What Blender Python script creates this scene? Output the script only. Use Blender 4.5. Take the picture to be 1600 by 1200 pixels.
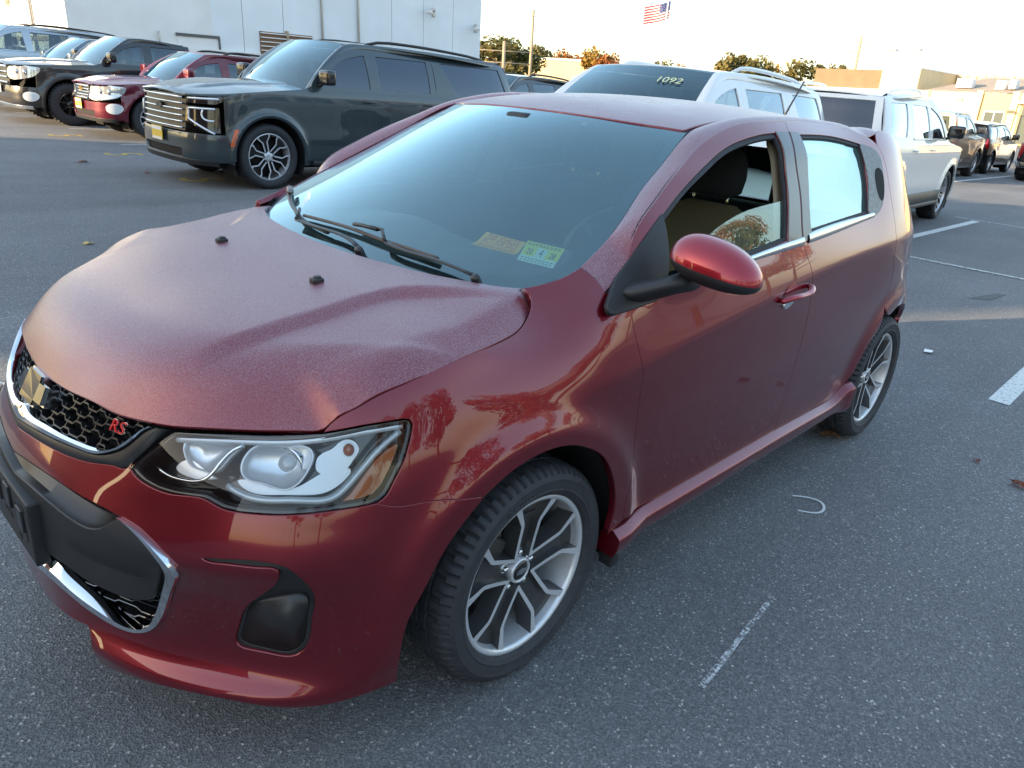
import bpy, bmesh, math, random
from mathutils import Vector, Matrix
from mathutils.geometry import delaunay_2d_cdt
import numpy as np
R_=math.radians
for o in list(bpy.data.objects): bpy.data.objects.remove(o)
SCN=bpy.context.scene;COL=SCN.collection
# ---------------------------------------------------------------- camera
cd=bpy.data.cameras.new('camera');cam=bpy.data.objects.new('camera',cd);COL.objects.link(cam);SCN.camera=cam
cam.location=(1.2677,1.8856,1.5266);cam.rotation_euler=(1.1855,-.0823,-3.9361)
cd.sensor_width=36;cd.lens=36*1154.4/1600;cd.clip_start=.05;cd.clip_end=3000
# ---------------------------------------------------------------- sky, sun, exposure
SUN_AZ=math.atan2(-.40,.92);SUN_EL=R_(13)
wd=bpy.data.worlds.new('World');SCN.world=wd;wd.use_nodes=True;nt=wd.node_tree
bg=nt.nodes['Background'];sky=nt.nodes.new('ShaderNodeTexSky');sky.sky_type='NISHITA';sky.sun_disc=False
sky.sun_elevation=SUN_EL;sky.sun_rotation=R_(90)-SUN_AZ;sky.air_density=1.0;sky.dust_density=1.8;sky.ozone_density=1.0
gm_=nt.nodes.new('ShaderNodeGamma');gm_.inputs[1].default_value=.46;hs_=nt.nodes.new('ShaderNodeHueSaturation');hs_.inputs['Saturation'].default_value=1.55;nt.links.new(sky.outputs[0],gm_.inputs[0]);nt.links.new(gm_.outputs[0],hs_.inputs['Color']);nt.links.new(hs_.outputs[0],bg.inputs[0]);bg.inputs[1].default_value=.15
sl=bpy.data.lights.new('sun','SUN');sl.energy=2.2;sl.angle=R_(.55);sl.color=(1,.74,.46)
so=bpy.data.objects.new('sun',sl);COL.objects.link(so)
sd=Vector((math.cos(SUN_AZ)*math.cos(SUN_EL),math.sin(SUN_AZ)*math.cos(SUN_EL),math.sin(SUN_EL)))
so.rotation_euler=sd.to_track_quat('Z','Y').to_euler();so.location=sd*60
SCN.view_settings.view_transform='Standard';SCN.view_settings.look='None';SCN.view_settings.exposure=2.75;SCN.view_settings.gamma=1
SCN.view_settings.use_curve_mapping=False
SCN.cycles.max_bounces=10;SCN.cycles.transparent_max_bounces=24;SCN.cycles.caustics_reflective=False;SCN.cycles.caustics_refractive=False
# ---------------------------------------------------------------- materials
MATS={}
def newmat(n):
    m=bpy.data.materials.new(n);m.use_nodes=True;MATS[n]=m
    return m,m.node_tree,m.node_tree.nodes['Principled BSDF']
def N(t,k,**kw):
    n=t.nodes.new(k)
    for a,b in kw.items():
        if a in n.inputs.keys(): n.inputs[a].default_value=b
        else: setattr(n,a,b)
    return n
def simple(n,c,r=.5,metal=0,coat=0,spec=.5,noise=0,scale=20,bump=0,bscale=200,emit=None):
    m,t,p=newmat(n);p.inputs['Base Color'].default_value=(*c,1);p.inputs['Roughness'].default_value=r;p.inputs['Metallic'].default_value=metal
    p.inputs['Coat Weight'].default_value=coat;p.inputs['Coat Roughness'].default_value=.04;p.inputs['Specular IOR Level'].default_value=spec
    tc=N(t,'ShaderNodeTexCoord')
    if noise:
        nz=N(t,'ShaderNodeTexNoise',Scale=scale,Detail=5.0);t.links.new(tc.outputs['Object'],nz.inputs['Vector'])
        rp=N(t,'ShaderNodeValToRGB');rp.color_ramp.elements[0].position=.3;rp.color_ramp.elements[1].position=.7
        rp.color_ramp.elements[0].color=(*[x*(1-noise) for x in c],1);rp.color_ramp.elements[1].color=(*[min(1,x*(1+noise)) for x in c],1)
        t.links.new(nz.outputs[0],rp.inputs[0]);t.links.new(rp.outputs[0],p.inputs['Base Color'])
    if bump:
        nb=N(t,'ShaderNodeTexNoise',Scale=bscale,Detail=3.0);t.links.new(tc.outputs['Object'],nb.inputs['Vector'])
        b=N(t,'ShaderNodeBump',Strength=bump,Distance=.002);t.links.new(nb.outputs[0],b.inputs['Height']);t.links.new(b.outputs[0],p.inputs['Normal'])
    if emit: p.inputs['Emission Color'].default_value=(*emit[0],1);p.inputs['Emission Strength'].default_value=emit[1]
    return m
def glass(n,tint,refl=1.0,dew=0,rough=0.0,ior=1.5,k=1.8,filmmin=0,dewcol=(.75,.8,.8)):
    """thin sheet: tinted see-through with Fresnel reflection, optional film of dew and painted sky veil"""
    m,t,p=newmat(n);t.nodes.remove(p);out=t.nodes['Material Output']
    tr=N(t,'ShaderNodeBsdfTransparent');tr.inputs[0].default_value=(*tint,1)
    gl=N(t,'ShaderNodeBsdfGlossy',Roughness=rough);gl.inputs[0].default_value=(*(refl if isinstance(refl,tuple) else (refl,)*3),1)
    fr=N(t,'ShaderNodeFresnel',IOR=ior);mx=N(t,'ShaderNodeMixShader')
    mul=N(t,'ShaderNodeMath',operation='MULTIPLY');mul.inputs[1].default_value=k;mul.use_clamp=True
    t.links.new(fr.outputs[0],mul.inputs[0]);t.links.new(mul.outputs[0],mx.inputs[0]);t.links.new(tr.outputs[0],mx.inputs[1]);t.links.new(gl.outputs[0],mx.inputs[2])
    last=mx
    if dew:
        tc=N(t,'ShaderNodeTexCoord');nz=N(t,'ShaderNodeTexNoise',Scale=260.0,Detail=4.0);n2=N(t,'ShaderNodeTexNoise',Scale=2.5,Detail=3.0)
        t.links.new(tc.outputs['Object'],nz.inputs['Vector']);t.links.new(tc.outputs['Object'],n2.inputs['Vector'])
        a=N(t,'ShaderNodeMath',operation='MULTIPLY');t.links.new(nz.outputs[0],a.inputs[0]);t.links.new(n2.outputs[0],a.inputs[1])
        rp=N(t,'ShaderNodeMapRange');rp.inputs['From Min'].default_value=.22;rp.inputs['From Max'].default_value=.42;rp.inputs['To Max'].default_value=dew;rp.inputs['To Min'].default_value=filmmin
        t.links.new(a.outputs[0],rp.inputs[0])
        df=N(t,'ShaderNodeBsdfDiffuse');df.inputs[0].default_value=(*dewcol,1);m2=N(t,'ShaderNodeMixShader')
        t.links.new(rp.outputs[0],m2.inputs[0]);t.links.new(mx.outputs[0],m2.inputs[1]);t.links.new(df.outputs[0],m2.inputs[2]);last=m2
    t.links.new(last.outputs[0],out.inputs[0]);return m
def paint(n,c,metal=.35,rough=.38,dew=0,flake=.3,dewcol=(.62,.60,.68),upmin=.30,white=.30):
    """metallic car paint under clear coat; dew = film of fine droplets lying on faces that look up"""
    m,t,p=newmat(n);p.inputs['Metallic'].default_value=metal;p.inputs['Coat Weight'].default_value=1;p.inputs['Coat IOR'].default_value=1.55
    L=t.links.new;tc=N(t,'ShaderNodeTexCoord')
    fl=N(t,'ShaderNodeTexNoise',Scale=1600.0,Detail=1.0);L(tc.outputs['Object'],fl.inputs['Vector'])
    mp=N(t,'ShaderNodeMapRange');mp.inputs['To Min'].default_value=1-flake;mp.inputs['To Max'].default_value=1+flake;L(fl.outputs[0],mp.inputs[0])
    vm=N(t,'ShaderNodeVectorMath',operation='SCALE');vm.inputs[0].default_value=c;L(mp.outputs[0],vm.inputs['Scale'])
    if not dew:
        L(vm.outputs[0],p.inputs['Base Color']);p.inputs['Roughness'].default_value=rough;p.inputs['Coat Roughness'].default_value=.015
        return m
    g=N(t,'ShaderNodeNewGeometry');sx=N(t,'ShaderNodeSeparateXYZ');L(g.outputs['Normal'],sx.inputs[0])
    up=N(t,'ShaderNodeMapRange',interpolation_type='SMOOTHSTEP');up.inputs['From Min'].default_value=upmin;up.inputs['From Max'].default_value=.86;L(sx.outputs[2],up.inputs[0])
    big=N(t,'ShaderNodeTexNoise',Scale=2.2,Detail=3.0);L(tc.outputs['Object'],big.inputs['Vector'])
    bm=N(t,'ShaderNodeMapRange');bm.inputs['From Min'].default_value=.25;bm.inputs['From Max'].default_value=.62;bm.inputs['To Min'].default_value=.62;L(big.outputs[0],bm.inputs[0])
    am=N(t,'ShaderNodeMath',operation='MULTIPLY');L(up.outputs[0],am.inputs[0]);L(bm.outputs[0],am.inputs[1])
    amt=N(t,'ShaderNodeMath',operation='MULTIPLY');amt.inputs[1].default_value=dew;amt.use_clamp=True;L(am.outputs[0],amt.inputs[0])
    # droplets
    dr=N(t,'ShaderNodeTexVoronoi',Scale=520.0);L(tc.outputs['Object'],dr.inputs['Vector'])
    d2=N(t,'ShaderNodeTexNoise',Scale=430.0,Detail=4.0,Roughness=.6);L(tc.outputs['Object'],d2.inputs['Vector'])
    dm=N(t,'ShaderNodeMapRange');dm.inputs['From Min'].default_value=.38;dm.inputs['From Max'].default_value=.66;L(d2.outputs[0],dm.inputs[0])
    sp=N(t,'ShaderNodeMath',operation='MULTIPLY');L(dm.outputs[0],sp.inputs[0]);L(amt.outputs[0],sp.inputs[1])
    mix=N(t,'ShaderNodeMix',data_type='RGBA');L(vm.outputs[0],mix.inputs[6]);mix.inputs[7].default_value=(*dewcol,1)
    cf=N(t,'ShaderNodeMath',operation='MULTIPLY');cf.inputs[1].default_value=white;L(sp.outputs[0],cf.inputs[0]);L(cf.outputs[0],mix.inputs[0])
    L(mix.outputs[2],p.inputs['Base Color'])
    cr=N(t,'ShaderNodeMapRange');cr.inputs['To Min'].default_value=.012;cr.inputs['To Max'].default_value=.30;L(amt.outputs[0],cr.inputs[0]);L(cr.outputs[0],p.inputs['Coat Roughness'])
    rr=N(t,'ShaderNodeMapRange');rr.inputs['To Min'].default_value=rough;rr.inputs['To Max'].default_value=.5;L(amt.outputs[0],rr.inputs[0]);L(rr.outputs[0],p.inputs['Roughness'])
    mm=N(t,'ShaderNodeMapRange');mm.inputs['To Min'].default_value=metal;mm.inputs['To Max'].default_value=metal*.5;L(sp.outputs[0],mm.inputs[0]);L(mm.outputs[0],p.inputs['Metallic'])
    hb=N(t,'ShaderNodeMath',operation='MULTIPLY');L(dr.outputs[0],hb.inputs[0]);L(amt.outputs[0],hb.inputs[1])
    b=N(t,'ShaderNodeBump',Strength=.35,Distance=.0012);L(hb.outputs[0],b.inputs['Height']);L(b.outputs[0],p.inputs['Coat Normal'])
    return m
RED=(.17,.001,.011)
M_RED=paint('red_metallic_paint',RED,.62,.30)
M_REDDEW=paint('dewy_red_paint',RED,.62,.30,dew=.9)
M_REDROOF=paint('frosted_red_paint',RED,.62,.30,dew=1.15,white=.40)
M_REDSIDE=paint('misted_red_paint',RED,.62,.30,dew=.30,upmin=.55)
M_BLACKP=simple('black_plastic',(.018,.019,.021),.48,bump=.12,bscale=900)
M_SATIN=simple('satin_black_trim',(.02,.02,.021),.36,spec=.55)
M_GLOSSB=simple('gloss_black_trim',(.012,.012,.013),.12,coat=.6)
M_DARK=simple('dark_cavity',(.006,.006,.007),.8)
M_CHROME=simple('chrome',(.82,.84,.86),.06,metal=1)
M_SATCHROME=simple('satin_chrome',(.72,.74,.76),.2,metal=1)
M_RUBBER=simple('tyre_rubber',(.026,.028,.033),.68,noise=.25,scale=40,bump=.15,bscale=300)
M_RIM=simple('machined_alloy',(.66,.68,.71),.36,metal=.55,noise=.05,scale=60)
M_RIMDARK=simple('graphite_rim_paint',(.075,.075,.078),.34,metal=.5,coat=.4)
M_STEEL=simple('brake_steel',(.18,.17,.16),.4,metal=.9,noise=.4,scale=30)
M_LENS=glass('clear_lens',(.96,.98,.99),.9,k=1.0)
M_SCREEN=glass('windscreen_glass',(.76,.95,.92),(.72,.95,1.0),dew=.06,filmmin=.015,dewcol=(.4,.7,.75),k=2.9)  # film colour paints the sky's teal veil on clear glass
M_SIDEGL=glass('side_glass',(.74,.95,.88),(.85,1,.95),dew=.12,filmmin=.03,dewcol=(.5,.72,.66),k=2.0)
M_PRIVGL=glass('dark_glass',(.34,.42,.43),(.8,.92,1.0),k=3.2)
M_AMBER=simple('amber_lens',(.42,.09,.012),.22,coat=1)
M_FABRIC=simple('charcoal_fabric',(.03,.03,.033),.92,bump=.35,bscale=700)
M_SUNFAB=simple('sun_tinted_fabric',(.20,.15,.075),.88,bump=.35,bscale=700)  # golden sunlight on the driver seat, put into the fabric colour
M_TRIM=simple('sun_tinted_trim',(.42,.36,.25),.7)  # golden sunlight on the pillars, put into the trim colour
M_DASH=simple('dashboard_vinyl',(.05,.055,.06),.62,bump=.3,bscale=420)
M_SILVERP=simple('silver_reflector',(.86,.89,.92),.30,metal=.6,coat=.5)
M_PEARL=simple('lamp_white',(.78,.83,.87),.3,metal=.3,coat=.6)
M_LEDST=simple('frosted_strip',(.6,.66,.70),.25,metal=.3,coat=.8)
M_BADGER=simple('badge_red',(.62,.012,.02),.25,coat=1)
M_WHITE=simple('white_print',(.8,.8,.78),.5)
M_TAIL=simple('tail_lamp_red',(.30,.008,.012),.15,coat=1)
M_REARGL=glass('rear_side_glass',(.50,.72,.68),(.78,.98,.98),dew=.16,filmmin=.05,dewcol=(.42,.66,.64),k=3.6)
M_PILLAR=simple('pillar_gloss_film',(.05,.052,.055),.28,coat=.5)
M_PILLARDEW=simple('misted_pillar_film',(.10,.105,.11),.45,coat=.3,noise=.5,scale=60)
M_FRIT=simple('black_frit',(.012,.014,.018),.3,spec=.5)
M_BROWNB=simple('weathered_rubber',(.085,.062,.05),.55)
M_RED2=paint('clean_red_paint',(.33,.003,.016),.6,.3)
M_LINER=simple('felt_liner',(.008,.008,.009),.9)
M_BRASS=simple('warm_chrome',(.80,.70,.48),.18,metal=1)
M_STEER=simple('steering_leather',(.03,.03,.032),.45)
M_HEADL=simple('grey_headliner',(.30,.30,.29),.9)
M_RUBBERL=simple('tyre_letter_rubber',(.042,.044,.048),.6)
M_CALIPER=simple('cast_iron',(.07,.065,.06),.6,metal=.5)
M_INKG=simple('grey_ink',(.10,.15,.14),.7)
# ---------------------------------------------------------------- object helpers
def link(o,parent=None):
    COL.objects.link(o)
    if parent is not None: o.parent=parent
    return o
def thing(name,label,cat,loc=(0,0,0),rotz=0,group=None):
    o=bpy.data.objects.new(name,None);COL.objects.link(o);o.empty_display_size=.3;o.location=loc;o.rotation_euler=(0,0,rotz)
    return tag(o,label,cat,group)
def tag(o,label,cat,group=None):
    o['label']=label;o['category']=cat
    if group:o['group']=group
    return o
def mesh(name,V,Fc,mat,parent=None,smooth=True,normals=None,label=None):
    me=bpy.data.meshes.new(name);me.from_pydata([tuple(map(float,v)) for v in V],[],[tuple(map(int,f)) for f in Fc])
    if mat is not None:
        for m in (mat if isinstance(mat,(list,tuple)) else [mat]): me.materials.append(m)
    if smooth: me.polygons.foreach_set('use_smooth',[True]*len(me.polygons))
    me.update()
    if normals is not None: me.normals_split_custom_set_from_vertices([tuple(map(float,n)) for n in normals])
    o=bpy.data.objects.new(name,me);link(o,parent)
    if label:o['label']=label
    return o
class B:
    """collects simple solids into one mesh"""
    def __init__(s): s.V=[];s.F=[]
    def add(s,V,F):
        n=len(s.V);s.V+= [tuple(v) for v in V];s.F+=[tuple(i+n for i in f) for f in F];return s
    def box(s,x0,x1,y0,y1,z0,z1,M=None):
        V=[(x0,y0,z0),(x1,y0,z0),(x1,y1,z0),(x0,y1,z0),(x0,y0,z1),(x1,y0,z1),(x1,y1,z1),(x0,y1,z1)]
        if M is not None: V=[tuple(M@Vector(v)) for v in V]
        return s.add(V,[(3,2,1,0),(4,5,6,7),(0,1,5,4),(1,2,6,5),(2,3,7,6),(3,0,4,7)])
    def rbox(s,x0,x1,y0,y1,z0,z1,b=.02,M=None):
        bm=bmesh.new();bmesh.ops.create_cube(bm,size=1)
        for v in bm.verts: v.co=Vector(((x0+x1)/2+v.co.x*(x1-x0),(y0+y1)/2+v.co.y*(y1-y0),(z0+z1)/2+v.co.z*(z1-z0)))
        bmesh.ops.bevel(bm,geom=list(bm.edges),offset=b,segments=3,profile=.6,affect='EDGES')
        if M is not None: bmesh.ops.transform(bm,matrix=M,verts=bm.verts)
        bm.verts.ensure_lookup_table();V=[tuple(v.co) for v in bm.verts];F=[[v.index for v in f.verts] for f in bm.faces];bm.free();return s.add(V,F)
    def tube(s,P,r,n=8,cap=True,flat=1.0):
        P=[Vector(p) for p in P];m=len(P);rs=r if hasattr(r,'__len__') else [r]*m;V=[];F=[];up=Vector((0,0,1));prev=None
        for i,p in enumerate(P):
            t=(P[min(i+1,m-1)]-P[max(i-1,0)]).normalized()
            if prev is None:
                a=t.cross(up)
                if a.length<1e-3:a=t.cross(Vector((1,0,0)))
            else: a=prev-t*prev.dot(t)
            a.normalize();b=t.cross(a).normalized();prev=a
            for k in range(n):
                an=2*math.pi*k/n;V.append(p+(a*math.cos(an)+b*math.sin(an)*flat)*rs[i])
        for i in range(m-1):
            for k in range(n): F.append((i*n+k,i*n+(k+1)%n,(i+1)*n+(k+1)%n,(i+1)*n+k))
        if cap: F.append(tuple(range(n))[::-1]);F.append(tuple((m-1)*n+k for k in range(n)))
        return s.add(V,F)
    def loft(s,L,closed=True,cap=False):
        n=len(L[0]);V=[v for l in L for v in l];F=[]
        for i in range(len(L)-1):
            for k in range(n if closed else n-1): F.append((i*n+k,i*n+(k+1)%n,(i+1)*n+(k+1)%n,(i+1)*n+k))
        if cap: F.append(tuple(range(n))[::-1]);F.append(tuple((len(L)-1)*n+k for k in range(n)))
        return s.add(V,F)
    def lathe(s,prof,n=32,M=None,a0=0,a1=2*math.pi):
        """profile (r,h): spins about local Y, h along +Y"""
        V=[];F=[];m=len(prof)
        for k in range(n):
            a=a0+(a1-a0)*k/n
            for r,h in prof: V.append((r*math.cos(a),h,r*math.sin(a)))
        for k in range(n):
            k2=(k+1)%n
            for i in range(m-1): F.append((k*m+i,k*m+i+1,k2*m+i+1,k2*m+i))
        if M is not None: V=[tuple(M@Vector(v)) for v in V]
        return s.add(V,F)
    def ico(s,c,r,sub=1,sc=(1,1,1)):
        bm=bmesh.new();bmesh.ops.create_icosphere(bm,subdivisions=sub,radius=r);bm.verts.ensure_lookup_table()
        V=[(c[0]+v.co.x*sc[0],c[1]+v.co.y*sc[1],c[2]+v.co.z*sc[2]) for v in bm.verts];F=[[v.index for v in f.verts] for f in bm.faces];bm.free();return s.add(V,F)
    def mir(s): s.V=[(x,-y,z) for x,y,z in s.V];s.F=[f[::-1] for f in s.F];return s
    def build(s,name,mat,parent=None,smooth=True,label=None,auto=None):
        o=mesh(name,s.V,s.F,mat,parent,smooth,label=label)
        if auto:
            try: o.data.set_sharp_from_angle(angle=R_(auto))
            except Exception: pass
        return o
# ---------------------------------------------------------------- trimmed panels on a parametric surface
def resample(P,h,closed=False):
    P=np.asarray(P,float)
    d=np.concatenate([[0],np.cumsum(np.hypot(*np.diff(P,axis=0).T))]);n=max(2,int(round(d[-1]/h)));q=np.linspace(0,d[-1],n+1)
    return np.column_stack([np.interp(q,d,P[:,0]),np.interp(q,d,P[:,1])])
def smoothc(P,h):
    """smooth open curve through points"""
    P=np.asarray(P,float)
    if len(P)<3: return resample(P,h)
    d=np.concatenate([[0],np.cumsum(np.hypot(*np.diff(P,axis=0).T)**.8)]);n=max(2,int(np.hypot(*np.diff(P,axis=0).T).sum()/h)+1)
    q=np.linspace(0,d[-1],n*4+1);c=Card(d);C=c(q)@P
    return resample(C,h)
def loop(curves,h):
    """closed outline from curves sharing end points"""
    out=[]
    for c in curves:
        a=smoothc(c,h) if len(c)>2 else resample(c,h)
        out.append(a[:-1] if np.hypot(*(a[-1]-np.asarray(curves[(len(out)+1)%len(curves)][0])))<1e-6 else a)
    L=np.concatenate(out);k=np.hypot(*(L-np.roll(L,1,0)).T)>h*.12
    return L[k]
def closedsm(P,h,corner=()):
    P=np.asarray(P,float);Q=np.concatenate([P[-3:],P,P[:3]])
    d=np.concatenate([[0],np.cumsum(np.hypot(*np.diff(Q,axis=0).T)**.8)]);c=Card(d)
    q=np.linspace(d[3],d[3+len(P)],max(40,len(P)*8)+1);C=c(q)@Q
    return resample(C,h)[:-1]
def area(L): x,y=L.T;return .5*np.sum(x*np.roll(y,-1)-np.roll(x,-1)*y)
def inside(q,L):
    x,y=q.T;r=np.zeros(len(q),bool);a=L;b=np.roll(L,-1,0)
    for (x0,y0),(x1,y1) in zip(a,b):
        c=((y0>y)!=(y1>y));dy=(y1-y0) or 1e-12
        r^=c&(x<(x1-x0)*(y-y0)/dy+x0)
    return r
def out2(L):
    """outward 2-D normal per vertex (loop as solid outline)"""
    t=np.roll(L,-1,0)-np.roll(L,1,0);n=np.column_stack([t[:,1],-t[:,0]]);n/=np.maximum(np.linalg.norm(n,axis=1,keepdims=True),1e-9)
    return n*np.sign(area(L))
def surfN(fn,uv,e=8e-4):
    u,v=uv.T;a=fn(u+e,v)-fn(u-e,v);b=fn(u,v+e)-fn(u,v-e);n=np.cross(a,b);l=np.linalg.norm(n,axis=1,keepdims=True);return n/np.maximum(l,1e-12)
EDGE=[(.0012,.0004),(.0022,.0016),(.0026,.005),(.0026,.022)]
def panel(name,fn,outer,mat,parent=None,holes=(),h=.02,d=0,inset=.002,edge=EDGE,sgn=1,mirror=False,both=False,label=None,dfun=None,sym=False):
    """outer/holes: uv loops. fn(u,v)->xyz. sgn orients the normal outward. both: left and right objects"""
    loops=[np.asarray(outer,float)]+[np.asarray(x,float) for x in holes]
    L2=[]
    for i,l in enumerate(loops):
        n=out2(l)*(1 if i==0 else -1);L2.append(l-n*inset)
    lo=L2[0].min(0);hi=L2[0].max(0)
    gy=np.arange(lo[1]+h*.5,hi[1],h*.866);pts=[]
    for j,y in enumerate(gy):
        x=np.arange(lo[0]+(h*.5 if j%2 else 0),hi[0],h);pts.append(np.column_stack([x,np.full(len(x),y)]))
    pts=np.concatenate(pts) if pts else np.zeros((0,2))
    if len(pts):
        k=inside(pts,L2[0])
        for l in L2[1:]: k&=~inside(pts,l)
        pts=pts[k]
    allb=np.concatenate(L2)
    if len(pts):
        keep=np.ones(len(pts),bool)
        for i in range(0,len(pts),2000):
            dd=((pts[i:i+2000,None]-allb[None])**2).sum(2).min(1);keep[i:i+2000]=dd>(h*.5)**2
        pts=pts[keep]
    V2=np.concatenate([allb,pts]);E=[];o=0
    for l in L2:
        n=len(l);E+=[(o+i,o+(i+1)%n) for i in range(n)];o+=n
    r=delaunay_2d_cdt([Vector(map(float,v)) for v in V2],E,[],0,1e-7)
    V2=np.array([tuple(v) for v in r[0]]);T=np.array([t for t in r[2]])
    c=V2[T].mean(1);k=inside(c,L2[0])
    for l in L2[1:]: k&=~inside(c,l)
    T=T[k]
    P=fn(*V2.T);Nn=surfN(fn,V2)*sgn
    dd=np.full(len(V2),d,float)
    if dfun is not None: dd=dd+dfun(*V2.T)
    P=P+Nn*dd[:,None]
    # orientation of triangles
    a,b_,c_=P[T[:,0]],P[T[:,1]],P[T[:,2]];fnm=np.cross(b_-a,c_-a);fl=(fnm*Nn[T[:,0]]).sum(1)<0;T[fl]=T[fl][:,::-1]
    V=[P];NN=[Nn];F=[T.tolist()];base=len(P)
    quads=[]
    if edge:
        for i,l in enumerate(L2):
            on=out2(l)*(1 if i==0 else -1)
            p0=fn(*l.T);nn=surfN(fn,l)*sgn;e=2e-3
            lat=fn(*(l+on*e).T)-p0;lat-=nn*(lat*nn).sum(1,keepdims=True);lat/=np.maximum(np.linalg.norm(lat,axis=1,keepdims=True),1e-9)
            dl=np.full(len(l),d,float)
            if dfun is not None: dl=dl+dfun(*l.T)
            p0=p0+nn*dl[:,None];rings=[p0];nrm=[nn]
            pl_,pd=0,0
            for (la,de) in edge:
                rings.append(p0+lat*la-nn*de);tx,tz=la-pl_,de-pd;ll=math.hypot(tx,tz);nv=lat*(tz/ll)+nn*(tx/ll);nrm.append(nv);pl_,pd=la,de
            # average normals
            nr2=[nrm[0]]+[(nrm[j]+nrm[min(j+1,len(nrm)-1)]) for j in range(1,len(nrm))]
            n=len(l);st=base
            for rg,nv in zip(rings,nr2):
                V.append(rg);NN.append(nv/np.maximum(np.linalg.norm(nv,axis=1,keepdims=True),1e-9))
            for j in range(len(rings)-1):
                for kx in range(n):
                    q=(st+j*n+kx,st+j*n+(kx+1)%n,st+(j+1)*n+(kx+1)%n,st+(j+1)*n+kx);quads.append(q)
            base+=n*len(rings)
    V=np.concatenate(V);NN=np.concatenate(NN)
    if quads:
        Q=np.array(quads);a=V[Q[:,0]];fnm=np.cross(V[Q[:,1]]-a,V[Q[:,3]]-a);fl=(fnm*(NN[Q[:,0]]+NN[Q[:,3]])).sum(1)<0;Q[fl]=Q[fl][:,::-1];quads=Q.tolist()
    Fa=F[0]+quads
    mv=V*[1,-1,1];mn=NN*[1,-1,1];mf=[f[::-1] for f in Fa]
    if sym:
        nV=len(V);return mesh(name,np.concatenate([V,mv]),Fa+[[i+nV for i in f] for f in mf],mat,parent,True,np.concatenate([NN,mn]),label)
    if both:
        return mesh(name,V,Fa,mat,parent,True,NN,label),mesh(name,mv,mf,mat,parent,True,mn,label)
    if mirror: return mesh(name,mv,mf,mat,parent,True,mn,label)
    return mesh(name,V,Fa,mat,parent,True,NN,label)
def textmesh(name,txt,size,depth,mat,parent,M,font_sx=1.0,bend=None,align='CENTER'):
    cu=bpy.data.curves.new('txt','FONT');cu.body=txt;cu.size=size;cu.extrude=depth;cu.align_x=align;cu.align_y='CENTER';cu.resolution_u=3
    o=bpy.data.objects.new('txt',cu);COL.objects.link(o);dg=bpy.context.evaluated_depsgraph_get();dg.update();me=bpy.data.meshes.new_from_object(o.evaluated_get(dg))
    bpy.data.objects.remove(o);me.name=name;me.materials.clear();me.materials.append(mat)
    for v in me.vertices:
        c=Vector((v.co.x*font_sx,v.co.y,v.co.z))
        v.co=bend(c) if bend else M@c
    r=bpy.data.objects.new(name,me);link(r,parent);return r

# ---------------------------------------------------------------- splines
def _nat(x):
    n=len(x);h=np.diff(x);A=np.zeros((n,n));B=np.zeros((n,n));A[0,0]=A[-1,-1]=1
    for i in range(1,n-1):
        A[i,i-1]=h[i-1]/6;A[i,i]=(h[i-1]+h[i])/3;A[i,i+1]=h[i]/6
        B[i,i-1]=1/h[i-1];B[i,i]=-1/h[i-1]-1/h[i];B[i,i+1]=1/h[i]
    return np.linalg.solve(A,B)
class Card:
    """cardinal basis of a natural cubic spline"""
    def __init__(s,x): s.x=np.asarray(x,float);s.M=_nat(s.x);s.n=len(s.x)
    def __call__(s,q):
        q=np.clip(np.asarray(q,float),s.x[0],s.x[-1]);k=np.clip(np.searchsorted(s.x,q,side='right')-1,0,s.n-2)
        h=s.x[k+1]-s.x[k];a=(s.x[k+1]-q)/h;b=1-a
        W=np.zeros((len(q),s.n));r=np.arange(len(q));W[r,k]+=a;W[r,k+1]+=b
        return W+((a**3-a)*h*h/6)[:,None]*s.M[k]+((b**3-b)*h*h/6)[:,None]*s.M[k+1]
def spl(x,y):
    c=Card(x);y=np.asarray(y,float)
    return lambda q:(c(np.atleast_1d(np.asarray(q,float)).ravel())@y).reshape(np.shape(np.atleast_1d(q))+y.shape[1:])
def pchip(x,y,q):
    x=np.asarray(x,float);y=np.asarray(y,float);q=np.clip(np.asarray(q,float),x[0],x[-1]);h=np.diff(x);d=np.diff(y)/h;m=np.zeros_like(y)
    m[0],m[-1]=d[0],d[-1]
    for i in range(1,len(x)-1):
        if d[i-1]*d[i]>0:
            w1=2*h[i]+h[i-1];w2=h[i]+2*h[i-1];m[i]=(w1+w2)/(w1/d[i-1]+w2/d[i])
    k=np.clip(np.searchsorted(x,q,side='right')-1,0,len(x)-2);t=(q-x[k])/h[k]
    return (2*t**3-3*t**2+1)*y[k]+(t**3-2*t**2+t)*h[k]*m[k]+(-2*t**3+3*t**2)*y[k+1]+(t**3-t**2)*h[k]*m[k+1]
def sst(t): t=np.clip(t,0,1);return t*t*(3-2*t)
def kink(u,e): return .5*(np.sqrt(u*u+e*e)+u)
# ---------------------------------------------------------------- hood   z = T(x,y)
_hc=spl([-.2,-.05,.085,.142,.27,.356,.42,.516,.60,.657,.70,.754,.80,.83,.847,.87,.90,1.0],[1.066,1.058,1.046,1.038,1.022,1.009,1.0,.986,.970,.956,.941,.912,.868,.829,.804,.765,.71,.5])
_hy=spl([-.2,-.085,.0,.109,.21,.30,.369,.45,.588,.70,.85],[.63,.655,.675,.688,.677,.66,.637,.604,.54,.47,.36])   # outer crease
_gy=spl([-.2,-.102,-.065,0,.046,.174,.282,.372,.443,.476,.506,.528,.6,.75],[.58,.665,.70,.735,.75,.765,.765,.755,.735,.722,.71,.70,.655,.52])
_gz=spl([-.2,-.102,-.065,0,.046,.174,.282,.372,.443,.476,.506,.528,.6,.75],[1.05,1.029,1.005,.985,.977,.966,.949,.929,.905,.885,.867,.847,.842,.835])
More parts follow.
